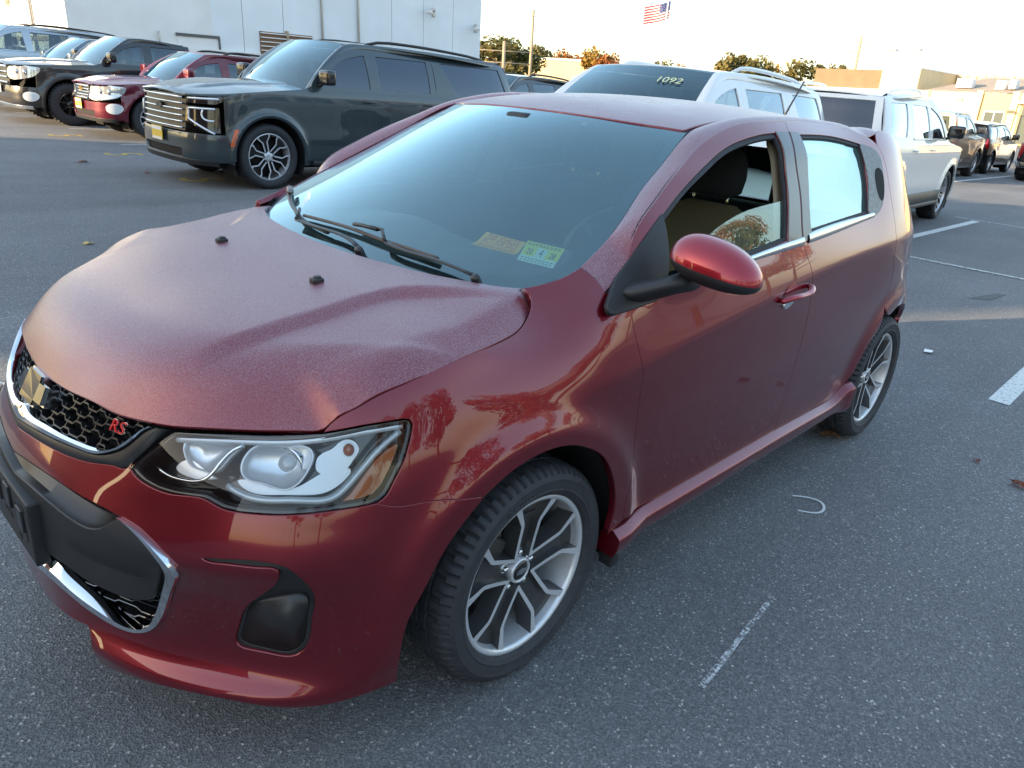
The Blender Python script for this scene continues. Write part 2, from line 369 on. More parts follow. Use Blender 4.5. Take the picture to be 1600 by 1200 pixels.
_fx=spl([0,.08,.15,.22,.29,.38,.45,.53,.60,.66,.70,.76],[.848,.846,.840,.831,.817,.784,.745,.685,.62,.566,.527,.46])   # front edge x(y)
def seg_d(x,y,P):
    d=np.full(np.shape(x),9.);sg=np.zeros(np.shape(x))
    for (ax,ay),(bx,by) in zip(P[:-1],P[1:]):
        ex,ey=bx-ax,by-ay;t=np.clip(((x-ax)*ex+(y-ay)*ey)/(ex*ex+ey*ey),0,1)
        qx,qy=x-ax-t*ex,y-ay-t*ey;dd=np.hypot(qx,qy);cr=ex*qy-ey*qx
        m=dd<d-1e-9;d=np.where(m,dd,d);sg=np.where(m,np.sign(cr),sg)
    return d*sg
_STEP=[(1.0,.32),(.86,.345),(.754,.37),(.657,.395),(.516,.41),(.356,.415),(.24,.415),(.185,.42),(.14,.435),(.09,.475),(-.09,.67),(-.2,.79)]
def _hz(x,y):
    zc=_hc(x);sd=-seg_d(x,y,_STEP)
    D=.019*sst((.80-x)/.25)*sst((x+.10)/.26)
    z0=zc-.03*y*y-D*sst((sd+.006)/.055)
    u=np.maximum(_fx(np.minimum(y,.76))-x,-.05);w=1-sst(u/.24)
    ze=.803+.026*sst(y/.6)
    z1=ze+(_hc(.848-u)-.803)*(1-.5*np.minimum(y/.6,1.2)**2)
    return w*z1+(1-w)*z0-.003*np.exp(-(y/.15)**2)*sst((.75-x)/.3)
def hood(x,y):
    x=np.asarray(x,float);y=np.sqrt(np.asarray(y,float)**2+1e-8)
    g=_gy(x);yc=np.minimum(_hy(x),g-.03)
    k=(_hz(x,g)-_gz(x))/kink(g-yc,.014)
    return _hz(x,y)-k*kink(y-yc,.014)*(1-sst((x-.49)/.05))
# ---------------------------------------------------------------- body wall  (s,z)
_BP=np.array([(.935,0),(.928,.16),(.902,.33),(.84,.495),(.745,.645),(.64,.752),(.52,.812),(.40,.838),(.2,.853),(0,.859),(-.2,.861),(-.4,.863),(-.8,.866),(-1.2,.867),(-2.0,.865),(-2.5,.852),(-2.8,.80),(-2.95,.71),(-3.04,.54),(-3.09,.28),(-3.10,0)])
_f=np.concatenate([_BP[:0:-1]*[1,-1],_BP]) if 0 else np.concatenate([(_BP[1:4]*[1,-1])[::-1],_BP,(_BP[-4:-1]*[1,-1])[::-1]])
_sl=np.concatenate([[0],np.cumsum(np.hypot(*np.diff(_f,axis=0).T))])
_s0=_sl[3+9]           # s=0 at x=0
_sl=_s0-_sl            # s decreasing rearwards: front positive
_o=np.argsort(_sl)
_bx=spl(_sl[_o],_f[_o]);SN=_sl[3:3+len(_BP)]
SF=SN[0];SR=SN[-1]
def base(s): return _bx(s)
def _col(pts): 
    z=[p[0] for p in pts];o=[p[1] for p in pts]
    return pchip(z,o,ZL)
ZL=np.concatenate([np.arange(.12,.80,.03),np.arange(.80,1.56,.04)])
_TH=[(1.0,.0),(1.1,.006),(1.2,.019),(1.3,.044),(1.4,.080),(1.48,.122),(1.53,.17),(1.6,.23)]   # tumblehome on top of the shoulder kink
def _side(lo): return _col([(.10,lo+.02),(.2,lo+.006),(.3,lo+.0),(.42,.016),(.55,.007),(.7,.001),(.85,0)]+_TH)
_C=[]
sh=[(.12,.04),(.17,.014),(.20,.006),(.235,0)]
lip=[(.285,.036),(.33,.044),(.41,.040),(.48,.028),(.54,.008),(.575,0)]
_C.append(_col([(.12,.05),(.2,.018),(.27,.0),(.45,0),(.6,0),(.64,.006),(.70,.030),(.76,.066),(.80,.090),(.85,.125),(.92,.2),(1.6,.6)]))
_C.append(_col(sh+[(.28,.004),(.45,0),(.6,.002),(.64,.010),(.70,.038),(.76,.072),(.80,.094),(.85,.13),(.92,.2),(1.6,.6)]))
_C.append(_col(sh+[(.285,.028),(.33,.034),(.41,.030),(.50,.016),(.57,.004),(.60,.006),(.66,.03),(.70,.052),(.76,.084),(.80,.102),(.85,.135),(.92,.2),(1.6,.6)]))
_C.append(_col(sh+lip+[(.60,.006),(.66,.032),(.70,.048),(.76,.078),(.80,.102),(.85,.14),(.92,.22),(1.6,.6)]))
_C.append(_col(sh+lip+[(.60,.005),(.66,.024),(.70,.040),(.76,.074),(.80,.105),(.85,.15),(.92,.23),(1.6,.6)]))
_C.append(_col(sh+[(.285,.022),(.33,.028),(.41,.026),(.48,.018),(.54,.006),(.575,0),(.60,.004),(.66,.022),(.70,.036),(.76,.066),(.80,.094),(.85,.135),(.92,.21),(1.6,.6)]))
_C.append(_col([(.12,.03),(.2,.008),(.26,.006),(.33,.010),(.41,.010),(.48,.006),(.55,0),(.60,.003),(.66,.016),(.70,.027),(.76,.050),(.80,.066),(.843,.086),(.88,.107),(.94,.16),(1.6,.6)]))
_C.append(_col([(.12,.03),(.2,.01),(.35,.006),(.5,0),(.6,.004),(.70,.014),(.77,.030),(.842,.055),(.88,.069),(.918,.088),(.96,.12),(1.6,.6)]))
_C.append(_col([(.12,.03),(.2,.01),(.35,.004),(.5,.0),(.64,.002),(.74,.010),(.82,.026),(.88,.046),(.93,.070),(.962,.087),(1.0,.12),(1.6,.6)]))
_C.append(_col([(.12,.03),(.2,.01),(.35,.004),(.5,.001),(.65,.0),(.76,.004),(.83,.014),(.89,.036),(.94,.070),(.985,.116),(1.03,.175),(1.10,.21),(1.25,.23),(1.6,.30)]))
_C.append(_col([(.12,.02),(.2,.006),(.35,.008),(.5,.004),(.65,.0),(.80,0),(.90,.006),(.95,.016),(1.0,.034),(1.05,.07),(1.10,.112),(1.15,.135),(1.25,.15),(1.4,.16),(1.6,.26)]))
_C.append(_col([(.10,.02),(.2,.006),(.3,.012),(.42,.012),(.55,.006),(.7,.0),(.80,0),(.9,.0),(1.0,.002),(1.08,.011),(1.15,.035),(1.2,.058),(1.26,.098),(1.4,.18),(1.6,.27)]))
_LO=[(.10,.02),(.2,.006),(.3,.014),(.42,.014),(.55,.007),(.7,.001),(.85,0)]
_C.append(_col(_LO+[(1.0,.0),(1.1,.006),(1.2,.021),(1.3,.066),(1.385,.14),(1.45,.20),(1.53,.28),(1.6,.35)]))
_C.append(_col(_LO+[(1.0,.0),(1.1,.008),(1.2,.027),(1.3,.057),(1.4,.102),(1.46,.153),(1.49,.185),(1.53,.235),(1.6,.32)]))
_C.append(_col(_LO+[(1.0,.0),(1.1,.010),(1.2,.031),(1.3,.062),(1.4,.104),(1.46,.146),(1.5,.19),(1.53,.225),(1.6,.31)]))
_C.append(_col([(.10,.02),(.2,.006),(.3,.01),(.42,.009),(.55,.004),(.7,.001),(.85,0),(1.0,.006),(1.1,.018),(1.2,.038),(1.3,.065),(1.4,.10),(1.48,.15),(1.53,.2),(1.6,.27)]))
_C.append(_col([(.10,.05),(.25,.02),(.4,.0),(.6,.004),(.75,.012),(.85,.03),(1.0,.055),(1.1,.085),(1.2,.12),(1.3,.155),(1.4,.20),(1.48,.26),(1.53,.32),(1.6,.4)]))
_C.append(_col([(.10,.07),(.25,.03),(.4,.0),(.6,.005),(.75,.02),(.85,.04),(1.0,.07),(1.1,.105),(1.2,.145),(1.3,.19),(1.4,.25),(1.48,.33),(1.53,.38),(1.6,.46)]))
for i in range(3): _C.append(_col([(.10,.08),(.25,.04),(.4,.0),(.7,.0),(.85,.01),(1.0,.04),(1.1,.08),(1.2,.135),(1.3,.20),(1.4,.28),(1.48,.37),(1.53,.43),(1.6,.52)]))
_V=np.array(_C)           # columns x z
_cs=Card(SN[::-1]);_V=_V[::-1];_cz=Card(ZL)
_zc=spl([-3.2,-2.6,-2.0,-1.5,-1.0,-.6,-.3,0,.3],[1.05,1.045,1.03,.985,.925,.873,.832,.80,.79])      # shoulder crease height
def crease_z(x): return _zc(np.clip(x,-3.1,.3))
WFRONT=(0.03,.315);WREAR=(-2.525,.315)
def off(s,z):
    s=np.clip(s,SR,SF)
    o=((_cs(s)@_V)*_cz(z)).sum(1)
    p=base(s);x=p[:,0]
    zc=crease_z(x)
    k=.25*sst((.10-x)/.5)*sst((x+3.05)/.25)
    u=kink(z-zc,.012)
    o=o+k*.28*np.tanh(u/.28)
    # flares
    for (cx,cz),A in ((WFRONT,.024),(WREAR,.02)):
        r=np.hypot(x-cx,z-cz)
        f=np.where(r>.425,np.exp(-((r-.425)/.055)**2),1.)*sst((z-.16)/.2)
        f=f*sst((r-.30)/.04)
        o=o-A*f
    return o
def wall(s,z):
    s=np.asarray(s,float);z=np.asarray(z,float);e=1e-3
    p=base(s);t=(base(s-e)-base(s+e));t/=np.linalg.norm(t,axis=1,keepdims=True)   # towards rear
    n=np.stack([-t[:,1],t[:,0]],1);n*=np.sign((n*(p-[-1.1,0])).sum(1))[:,None]
    o=off(s,z)
    q=p-n*o[:,None]
    return np.column_stack([q,z])
# ---------------------------------------------------------------- roof z=R(x,y), windscreen x=G(y,z)
_rc=spl([-3.1,-2.95,-2.6,-2.2,-1.8,-1.4,-1.1,-.9,-.74,-.6],[1.37,1.405,1.468,1.508,1.524,1.526,1.514,1.490,1.455,1.415])
_ra=spl([-3.1,-2.4,-1.4,-1.0,-.6],[.16,.15,.135,.16,.19])
def roof(x,y): return _rc(x)-_ra(x)*y*y
_gx=spl([.95,1.0,1.10,1.2,1.3,1.4,1.455,1.5],[.155,.075,-.085,-.25,-.425,-.615,-.74,-.86])
def screen(y,z): return _gx(z)-(.30+(z-1.10)*1.02)*y*y

FE={
'gapF_low':[(-0.327,0.999),(-0.333,0.958),(-0.342,0.923),(-0.363,0.855),(-0.373,0.812),(-0.373,0.735),(-0.386,0.539),(-0.367,0.443),(-0.369,0.364)],
'gapF_up':[(-0.36,1.122),(-0.372,1.148),(-0.388,1.174),(-0.422,1.209),(-0.507,1.258),(-0.609,1.31),(-0.726,1.361),(-0.832,1.404),(-0.94,1.437),(-1.057,1.463),(-1.179,1.478),(-1.329,1.486),(-1.552,1.487),(-1.848,1.479),(-2.022,1.462),(-2.103,1.446),(-2.164,1.418),(-2.188,1.384),(-2.203,1.327),(-2.2,1.248),(-2.208,1.158)],
'gapR':[(-2.208,1.158),(-2.21,1.119),(-2.235,0.969),(-2.303,0.846),(-2.29,0.729)],
'gapB':[(-1.405,1.486),(-1.374,1.445),(-1.348,1.378),(-1.35,1.271),(-1.333,1.185),(-1.319,1.117),(-1.334,1.071),(-1.359,1.033),(-1.383,0.993),(-1.395,0.957),(-1.415,0.895),(-1.426,0.832),(-1.427,0.777),(-1.425,0.709),(-1.422,0.61),(-1.418,0.514),(-1.41,0.44),(-1.409,0.352)],
'door_bot':[(-0.369,0.364),(-0.775,0.334),(-1.1,0.338),(-1.409,0.352),(-1.908,0.341)],
'win_f':[(-0.506,1.223),(-0.591,1.264),(-0.72,1.32),(-0.836,1.362),(-0.955,1.4),(-1.086,1.427),(-1.202,1.442),(-1.278,1.447),(-1.283,1.416),(-1.27,1.35),(-1.257,1.258),(-1.231,1.17),(-1.21,1.113),(-0.945,1.085),(-0.664,1.069),(-0.449,1.054)],
'belt_lo':[(-0.45,1.036),(-0.983,1.068),(-1.331,1.087),(-2.003,1.14)],
'win_r':[(-1.452,1.445),(-1.777,1.441),(-2.001,1.418),(-1.994,1.288),(-1.948,1.162),(-1.392,1.127),(-1.439,1.313)],
'quarter':[(-2.035,1.416),(-2.122,1.398),(-2.155,1.373),(-2.157,1.316),(-2.132,1.244),(-2.092,1.183),(-2.014,1.149)],
'sail':[(-0.509,1.228),(-0.437,1.186),(-0.363,1.125),(-0.317,1.089),(-0.26,1.047),(-0.228,1.018),(-0.226,1.0),(-0.243,0.996),(-0.323,1.006),(-0.401,1.016),(-0.468,1.026)],
'hl':[(1.056,0.724),(1.036,0.714),(1.008,0.706),(0.971,0.701),(0.928,0.7),(0.853,0.705),(0.833,0.7),(0.81,0.693),(0.771,0.69),(0.679,0.691),(0.605,0.694),(0.544,0.697),(0.503,0.698),(0.476,0.7),(0.455,0.712),(0.436,0.738),(0.41,0.774),(0.388,0.816),(0.377,0.843),(0.377,0.856),(0.389,0.861),(0.418,0.861),(0.482,0.856),(0.548,0.845),(0.578,0.84),(0.648,0.833),(0.731,0.826),(0.841,0.819),(0.91,0.814),(0.958,0.81),(0.971,0.804),(0.997,0.781),(1.027,0.754),(1.046,0.735)],
'amber':[(0.549,0.711),(0.531,0.724),(0.496,0.758),(0.465,0.788),(0.438,0.805),(0.411,0.816),(0.417,0.8),(0.437,0.766),(0.459,0.735),(0.482,0.717),(0.516,0.711)],
'hl_chrome':[(0.712,0.816),(0.596,0.827),(0.506,0.84),(0.42,0.847),(0.398,0.848)],
'hl_bowl1':[(0.938,0.791),(0.875,0.8),(0.8,0.803),(0.815,0.79),(0.835,0.764),(0.85,0.753),(0.884,0.753),(0.91,0.758)],
'hl_bowl2':[(0.768,0.804),(0.702,0.811),(0.631,0.813),(0.614,0.803),(0.627,0.771),(0.651,0.748),(0.682,0.738),(0.727,0.746),(0.777,0.754),(0.787,0.766),(0.785,0.787)],
'hl_trim1':[(0.99,0.739),(0.95,0.73),(0.919,0.729),(0.882,0.732),(0.858,0.743),(0.842,0.763),(0.827,0.784),(0.813,0.796),(0.791,0.805)],
'hl_led':[(0.811,0.734),(0.781,0.723),(0.744,0.717),(0.691,0.717),(0.667,0.718),(0.614,0.716),(0.579,0.717),(0.553,0.727),(0.517,0.754),(0.485,0.782),(0.456,0.806),(0.423,0.826),(0.402,0.837)],
'hl_turn':[(0.603,0.798),(0.566,0.813),(0.551,0.823),(0.512,0.827),(0.498,0.807),(0.513,0.787),(0.53,0.77),(0.607,0.773)],
'hl_proj':[(0.68,0.795),(0.655,0.796),(0.682,0.81)],
'bump_seam':[(0.476,0.687),(0.433,0.685),(0.375,0.681),(0.318,0.677),(0.272,0.669),(0.223,0.658)],
'arch_f':[(0.426,0.214),(0.419,0.392),(0.382,0.472),(0.326,0.562),(0.241,0.637),(0.155,0.691),(0.09,0.71),(0.011,0.717),(-0.068,0.705),(-0.15,0.669),(-0.214,0.623),(-0.266,0.555),(-0.302,0.481),(-0.315,0.411),(-0.302,0.337)],
'bot':[(1.175,0.196),(0.973,0.222),(0.798,0.228),(0.642,0.212),(0.535,0.209),(0.417,0.216)],
'splitter_in':[(1.223,0.27),(1.195,0.249),(1.182,0.21),(1.175,0.186)],
'chrome_out':[(1.916,0.814),(1.862,0.79),(1.798,0.762),(1.745,0.746),(1.667,0.731),(1.578,0.716),(1.489,0.704),(1.391,0.711),(1.318,0.715),(1.255,0.718),(1.197,0.72),(1.156,0.724),(1.115,0.738),(1.083,0.754),(1.054,0.778),(1.033,0.797),(1.018,0.804)],
'chrome_in':[(1.821,0.822),(1.748,0.796),(1.689,0.777),(1.618,0.76),(1.551,0.749),(1.489,0.739),(1.442,0.73),(1.365,0.732),(1.283,0.732),(1.222,0.733),(1.15,0.737),(1.114,0.746),(1.087,0.762),(1.053,0.787),(1.032,0.803)],
'frame_out':[(1.676,0.711),(1.581,0.695),(1.487,0.682),(1.373,0.692),(1.301,0.695),(1.24,0.698),(1.158,0.707),(1.095,0.716),(1.057,0.724),(1.047,0.737),(1.022,0.762),(0.983,0.804),(0.977,0.809)],
'red_low':[(1.639,0.644),(1.528,0.629),(1.494,0.629),(1.422,0.638),(1.282,0.645),(1.172,0.64),(1.093,0.636),(1.046,0.633),(1.024,0.629)],
'lineA':[(1.478,0.619),(1.464,0.615),(1.371,0.624),(1.274,0.625),(1.208,0.624),(1.151,0.622),(1.111,0.621),(1.088,0.623),(1.057,0.631)],
'lineB':[(1.495,0.574),(1.375,0.588),(1.254,0.587),(1.189,0.583),(1.131,0.584),(1.11,0.589),(1.086,0.599),(1.063,0.617),(1.047,0.629)],
'lchrome_out':[(1.046,0.63),(1.027,0.627),(1.002,0.622),(0.955,0.602),(0.913,0.576),(0.895,0.554),(0.92,0.495),(0.963,0.406),(1.001,0.347),(1.037,0.319),(1.077,0.306),(1.127,0.304),(1.217,0.32),(1.274,0.341),(1.331,0.354),(1.396,0.354)],
'lchrome_in':[(1.044,0.629),(1.008,0.616),(0.936,0.554),(0.943,0.536),(0.978,0.462),(1.014,0.381),(1.042,0.338),(1.063,0.324),(1.126,0.324),(1.171,0.337),(1.241,0.364),(1.289,0.385),(1.322,0.401)],
'panel_bot':[(1.305,0.433),(1.252,0.419),(1.204,0.404),(1.18,0.401),(1.111,0.398),(1.041,0.407),(1.0,0.419)],
'fog_out':[(0.843,0.592),(0.827,0.594),(0.755,0.6),(0.698,0.597),(0.674,0.591),(0.655,0.579),(0.635,0.552),(0.619,0.524),(0.613,0.503),(0.617,0.453),(0.624,0.396),(0.634,0.362),(0.653,0.341),(0.677,0.333),(0.725,0.335),(0.774,0.336),(0.799,0.343),(0.803,0.357),(0.795,0.39),(0.777,0.441),(0.759,0.47),(0.738,0.493),(0.702,0.53),(0.69,0.547),(0.684,0.576),(0.688,0.583),(0.714,0.586),(0.796,0.586),(0.827,0.586)],
'fog_in':[(0.79,0.354),(0.784,0.389),(0.766,0.447),(0.754,0.469),(0.724,0.482),(0.629,0.492),(0.63,0.455),(0.637,0.392),(0.647,0.365),(0.665,0.347),(0.677,0.342),(0.737,0.344),(0.777,0.348)],
'fog_lamp':[(0.676,0.482),(0.663,0.485),(0.648,0.464),(0.635,0.42),(0.64,0.381),(0.659,0.387),(0.674,0.42)],
'badge':[(1.168,0.778),(1.154,0.793),(1.072,0.797),(1.08,0.784)],
'emblem':[(1.565,0.776),(1.508,0.785),(1.448,0.782),(1.376,0.777),(1.366,0.758),(1.439,0.753)],
'handle':[(-1.141,0.918),(-1.178,0.933),(-1.27,0.931),(-1.373,0.941)],
'bowl':[(-1.173,0.933),(-1.191,0.957),(-1.233,0.969),(-1.28,0.955),(-1.372,0.942),(-1.304,0.927),(-1.233,0.923)],
'bracket':[(1.452,0.502),(1.448,0.325)],
'skirt_top':[(-0.331,0.344),(-0.374,0.361),(-0.774,0.337),(-1.407,0.355),(-1.905,0.344),(-2.019,0.373),(-2.046,0.41),(-2.084,0.415)],
'skirt_mid':[(-0.301,0.332),(-0.573,0.315),(-0.783,0.309),(-1.409,0.33),(-1.922,0.318),(-2.048,0.352),(-2.09,0.396)],
'skirt_bot':[(-0.328,0.259),(-0.958,0.238),(-2.098,0.256)],
'arch_r':[(-2.1,0.4),(-2.108,0.43),(-2.135,0.5),(-2.182,0.57),(-2.26,0.635),(-2.357,0.682),(-2.45,0.7),(-2.55,0.703),(-2.66,0.685),(-2.76,0.64),(-2.84,0.57),(-2.89,0.49),(-2.91,0.4),(-2.91,0.3)],
'glass_f':[(-0.704,1.159),(-0.778,1.183),(-0.864,1.204),(-0.949,1.22),(-1.042,1.23),(-1.225,1.244)],
'gap':[(-0.106,0.634),(-0.102,0.665),(-0.065,0.7),(-0.001,0.735),(0.047,0.75),(0.174,0.765),(0.282,0.765),(0.372,0.755),(0.443,0.735),(0.476,0.722),(0.503,0.706),(0.523,0.692)],
'front':[(0.523,0.692),(0.604,0.615),(0.682,0.536),(0.734,0.474),(0.769,0.417),(0.805,0.332),(0.82,0.261),(0.835,0.168),(0.845,0.059),(0.847,0.0)],
'rear':[(-0.106,0.634),(-0.062,0.612),(-0.033,0.57),(-0.003,0.509),(0.034,0.407),(0.049,0.299),(0.064,0.197),(0.071,0.111),(0.063,-0.109),(0.053,-0.294),(0.02,-0.449),(-0.033,-0.591),(-0.055,-0.654)],
'nozzle':[(0.271,0.261),(0.27,-0.262)],
'edge':[(0.709,1.1),(0.696,1.154),(0.636,1.27),(0.601,1.354),(0.566,1.432)],
'base':[(0.64,1.047),(0.69,1.072),(0.709,1.1)],
'wip1_arm':[(0.478,1.036),(0.501,1.049),(0.308,1.055),(0.172,1.06),(0.118,1.077),(0.084,1.077)],
'wip1_blade':[(-0.307,1.06),(-0.142,1.068),(-0.006,1.07),(0.132,1.066),(0.243,1.064),(0.359,1.059)],
'wip1_clip':[(-0.015,1.074),(0.089,1.078)],
'wip2_arm':[(0.101,1.04),(0.068,1.049),(-0.095,1.051),(-0.299,1.045)],
'wip2_blade':[(-0.664,1.083),(-0.482,1.07),(-0.302,1.051)],
'paper':[(0.375,1.116),(0.372,1.144),(0.504,1.139),(0.518,1.111),(0.484,1.105)],
'sticker':[(0.513,1.139),(0.619,1.135),(0.646,1.093),(0.541,1.097)],
'frit_low':[(0.234,1.042),(0.376,1.042),(0.502,1.042),(0.604,1.049),(0.664,1.056)],
'frit_in':[(0.269,1.061),(0.39,1.06),(0.509,1.062),(0.59,1.072),(0.641,1.082),(0.662,1.108),(0.651,1.139),(0.623,1.204),(0.582,1.315),(0.552,1.382)],
'gapW':[(-0.067,1.041),(-0.045,1.012),(0.002,0.986),(0.045,0.975),(0.176,0.965),(0.287,0.949),(0.381,0.928),(0.462,0.903),(0.505,0.884),(0.545,0.865),(0.577,0.844)],
'pilW':[(-0.059,1.06),(-0.148,1.078),(-0.22,1.105),(-0.242,1.087),(-0.259,1.049)],
}

# ================================================================ the red hatchback
def P2(k): return [tuple(p) for p in FE[k]]
def wallX(s,z):
    s=np.asarray(s,float);m=s>SF;q=wall(np.where(m,2*SF-s,s),z);q[m]*=[1,-1,1];return q
def hoodf(x,y): return np.column_stack([x,y,hood(x,y)])
def rooff(x,y): return np.column_stack([x,y,roof(x,y)])
def scrf(y,z): return np.column_stack([screen(y,z),y,z])
def wp(p,d=0):
    """3-D point(s) on the body wall, d metres proud"""
    p=np.atleast_2d(np.asarray(p,float));q=wallX(*p.T);return q+surfN(wallX,p)*WS*d
_t=surfN(wallX,np.array([[-1.,.6]]));WS=1 if _t[0,1]>0 else -1
def sp(p,d=0):
    p=np.atleast_2d(np.asarray(p,float));return scrf(*p.T)+surfN(scrf,p)*SS*d
SS=1 if surfN(scrf,np.array([[.1,1.2]]))[0,2]>0 else -1
def HX(p): return [(2*SF-a,b) for a,b in p][::-1]
CAR=thing('red_hatchback','dark red metallic hatchback covered in dew, driver window half down, nearest car in the lot','car')
# ---- hood
gap=[(-.106,.640)]+P2('gap')[1:];front=P2('front');rear=P2('rear')
gap[-1]=front[0]
front=front[:-1]+[(.847,0)]
re=[(-.106,.640),(-.085,.628),(-.05,.59),(-.02,.53),(.02,.43),(.05,.30),(.068,.16),(.074,0)]
half=[gap,front];m=lambda c:[(x,-y) for x,y in c][::-1]
def fullhood(h): 
    return loop([gap,front,m(front),m(gap),[(x,-y) for x,y in re],re[::-1]],h)
EH=[(.0015,.0008),(.0035,.004),(.004,.012),(.001,.03)]
panel('hood',hoodf,fullhood(.013),M_REDDEW,CAR,h=.0145,edge=EH,inset=.0025,sgn=1 if surfN(hoodf,np.array([[.3,.1]]))[0,2]>0 else -1)
for s in (1,-1):
    b=B();x,y=.271,.2615*s;z=float(hood(np.array([x]),np.array([y]))[0])
    b.rbox(x-.017,x+.014,y-.013,y+.013,z-.004,z+.010,.005);b.rbox(x-.012,x+.004,y-.009,y+.009,z+.004,z+.015,.004)
    b.build('washer_nozzle',M_BLACKP,CAR)
# ---- fender
hl=P2('hl');iA=19
seam=P2('bump_seam');arch=P2('arch_f');gF=P2('gapF_low');gU=P2('gapF_up');gB=P2('gapB');gR=P2('gapR')
gW=P2('gapW')[::-1]              # from head lamp back to the screen
pil=P2('pilW')
i5=hl.index((min(hl,key=lambda p:abs(p[0]-.577)+abs(p[1]-.84))))
iTop=i5
hlo=hl[:iTop+1]                  # from inner tip along the bottom, round the outer end, to the hood gap
jb=min(range(len(hl)),key=lambda i:abs(hl[i][0]-seam[0][0])+abs(hl[i][1]-.70) if i<iTop else 9)
outer_hl=hl[jb:iTop+1]
seam[0]=hl[jb];ja=min(range(len(arch)),key=lambda i:np.hypot(arch[i][0]-seam[-1][0],arch[i][1]-seam[-1][1]));arch[ja]=seam[-1]
gW[0]=hl[iTop]
fen=[outer_hl,gW+[pil[0]],pil[:3],pil[2:],[pil[4],gF[0]],gF,[gF[-1],arch[-1]],arch[ja:][::-1],seam[::-1]]
panel('fender',wallX,loop(fen,.014),M_REDSIDE,CAR,h=.0155,both=True,sgn=WS)
# ---- front bumper (one skin right across)
lo=P2('bot')[::-1];sin_=P2('splitter_in')
lo[0]=arch[0]
lower=[sin_[0],(1.30,.262),(1.40,.256),(SF,.252)]
bl=[arch[:ja+1][::-1],[arch[0]]+lo[1:-1]+[sin_[3]],sin_[::-1],lower]
up_=[(SF,.684)]+P2('frame_out')[3:-2]
tip=hl[0];k0=[hl[0],hl[1]]
up_=[p for p in up_ if p[1]<.80 and p[0]>1.04 or p[0]>=SF]
uh=up_+[hl[0]]
low_hl=hl[:jb+1]
leftL=[seam,arch[:ja+1][::-1],[arch[0]]+lo[1:-1]+[sin_[3]],sin_[::-1],lower]
rl=[HX(c) for c in leftL][::-1]
out=leftL+rl+[HX(low_hl),HX(uh),uh,low_hl]
lg=[(SF,.628)]+[p for p in P2('red_low') if p[0]<1.47]
lco=P2('lchrome_out');lco=[p for p in lco if p[0]<1.40]
lgh=[lg[:-2]+[lco[0]],lco+[(SF,.352)]]
lghole=lgh+[HX(lgh[1]),HX(lgh[0])]
fog=P2('fog_out');fogR=HX(fog)
EB=[(.0015,.0008),(.003,.004),(.003,.012),(.001,.03)]
panel('front_bumper',wallX,loop(out,.014),M_RED,CAR,holes=[loop(lghole,.012),closedsm(fog,.010),closedsm(fogR,.010)],h=.0155,sgn=WS,edge=EB,inset=.0015)
# ---- upper grille
ci=[(SF,.7385)]+[p for p in P2('chrome_in') if p[0]<1.45];co=[(SF,.7035)]+[p for p in P2('chrome_out') if p[0]<1.40]
co[-1]=(1.012,.806);ci[-1]=(1.026,.806)
fo=[(SF,.684)]+[p for p in P2('frame_out') if p[0]<1.40];fo[-1]=(.975,.808)
def ring(a,b,h):   # strip between two half curves, mirrored to the other side
    return loop([a,[a[-1],b[-1]],b[::-1],HX(b)[::-1],[HX(b)[0],HX(a)[0]],HX(a)],h)
def strip(name,a,b,mat,d0,prof,parent,h=.012,n=None):
    """moulding swept along two matching wall curves (both sides); prof: list of (v across, depth)"""
    A=smoothc(a,h);n=n or max(24,len(A));
    def rs(c):
        c=smoothc(c,h/3);dd=np.concatenate([[0],np.cumsum(np.hypot(*np.diff(c,axis=0).T))]);q=np.linspace(0,dd[-1],n);return np.column_stack([np.interp(q,dd,c[:,0]),np.interp(q,dd,c[:,1])])
    A=rs(a);C=rs(b);A=np.concatenate([A[::-1],np.column_stack([2*SF-A[1:,0],A[1:,1]])]) if abs(A[0,0]-SF)<1e-6 else A
    C=np.concatenate([C[::-1],np.column_stack([2*SF-C[1:,0],C[1:,1]])]) if abs(C[0,0]-SF)<1e-6 else C
    L=[]
    for v,d in prof: L.append([tuple(q) for q in wp(A*(1-v)+C*v,d0+d)])
    o=B().loft(L,closed=False).build(name,mat,parent);o.data.set_sharp_from_angle(angle=R_(38));fixn(o);return o
def fixn(o):
    bm=bmesh.new();bm.from_mesh(o.data);bmesh.ops.recalc_face_normals(bm,faces=bm.faces);bm.to_mesh(o.data);bm.free()
G=mesh('grille_backing',*(lambda P,n:(P,[(i,i+1,n+i+1,n+i) for i in range(n-1)]))(np.concatenate([wp([(s,.70) for s in np.linspace(.98,2*SF-.98,41)],-.075),wp([(s,.85) for s in np.linspace(.98,2*SF-.98,41)],-.06)]),41),M_DARK,CAR)
strip('grille_chrome',co,ci,M_CHROME,.006,[(-.02,-.03),(0,.0),(.10,.006),(.5,.009),(.92,.004),(1.0,-.002),(1.02,-.04)],CAR)
strip('grille_frame',fo,co,M_SATIN,.0,[(0,-.03),(.03,.0),(.15,.004),(.5,.007),(.9,.006),(1.0,.001),(1.0,-.03)],CAR)
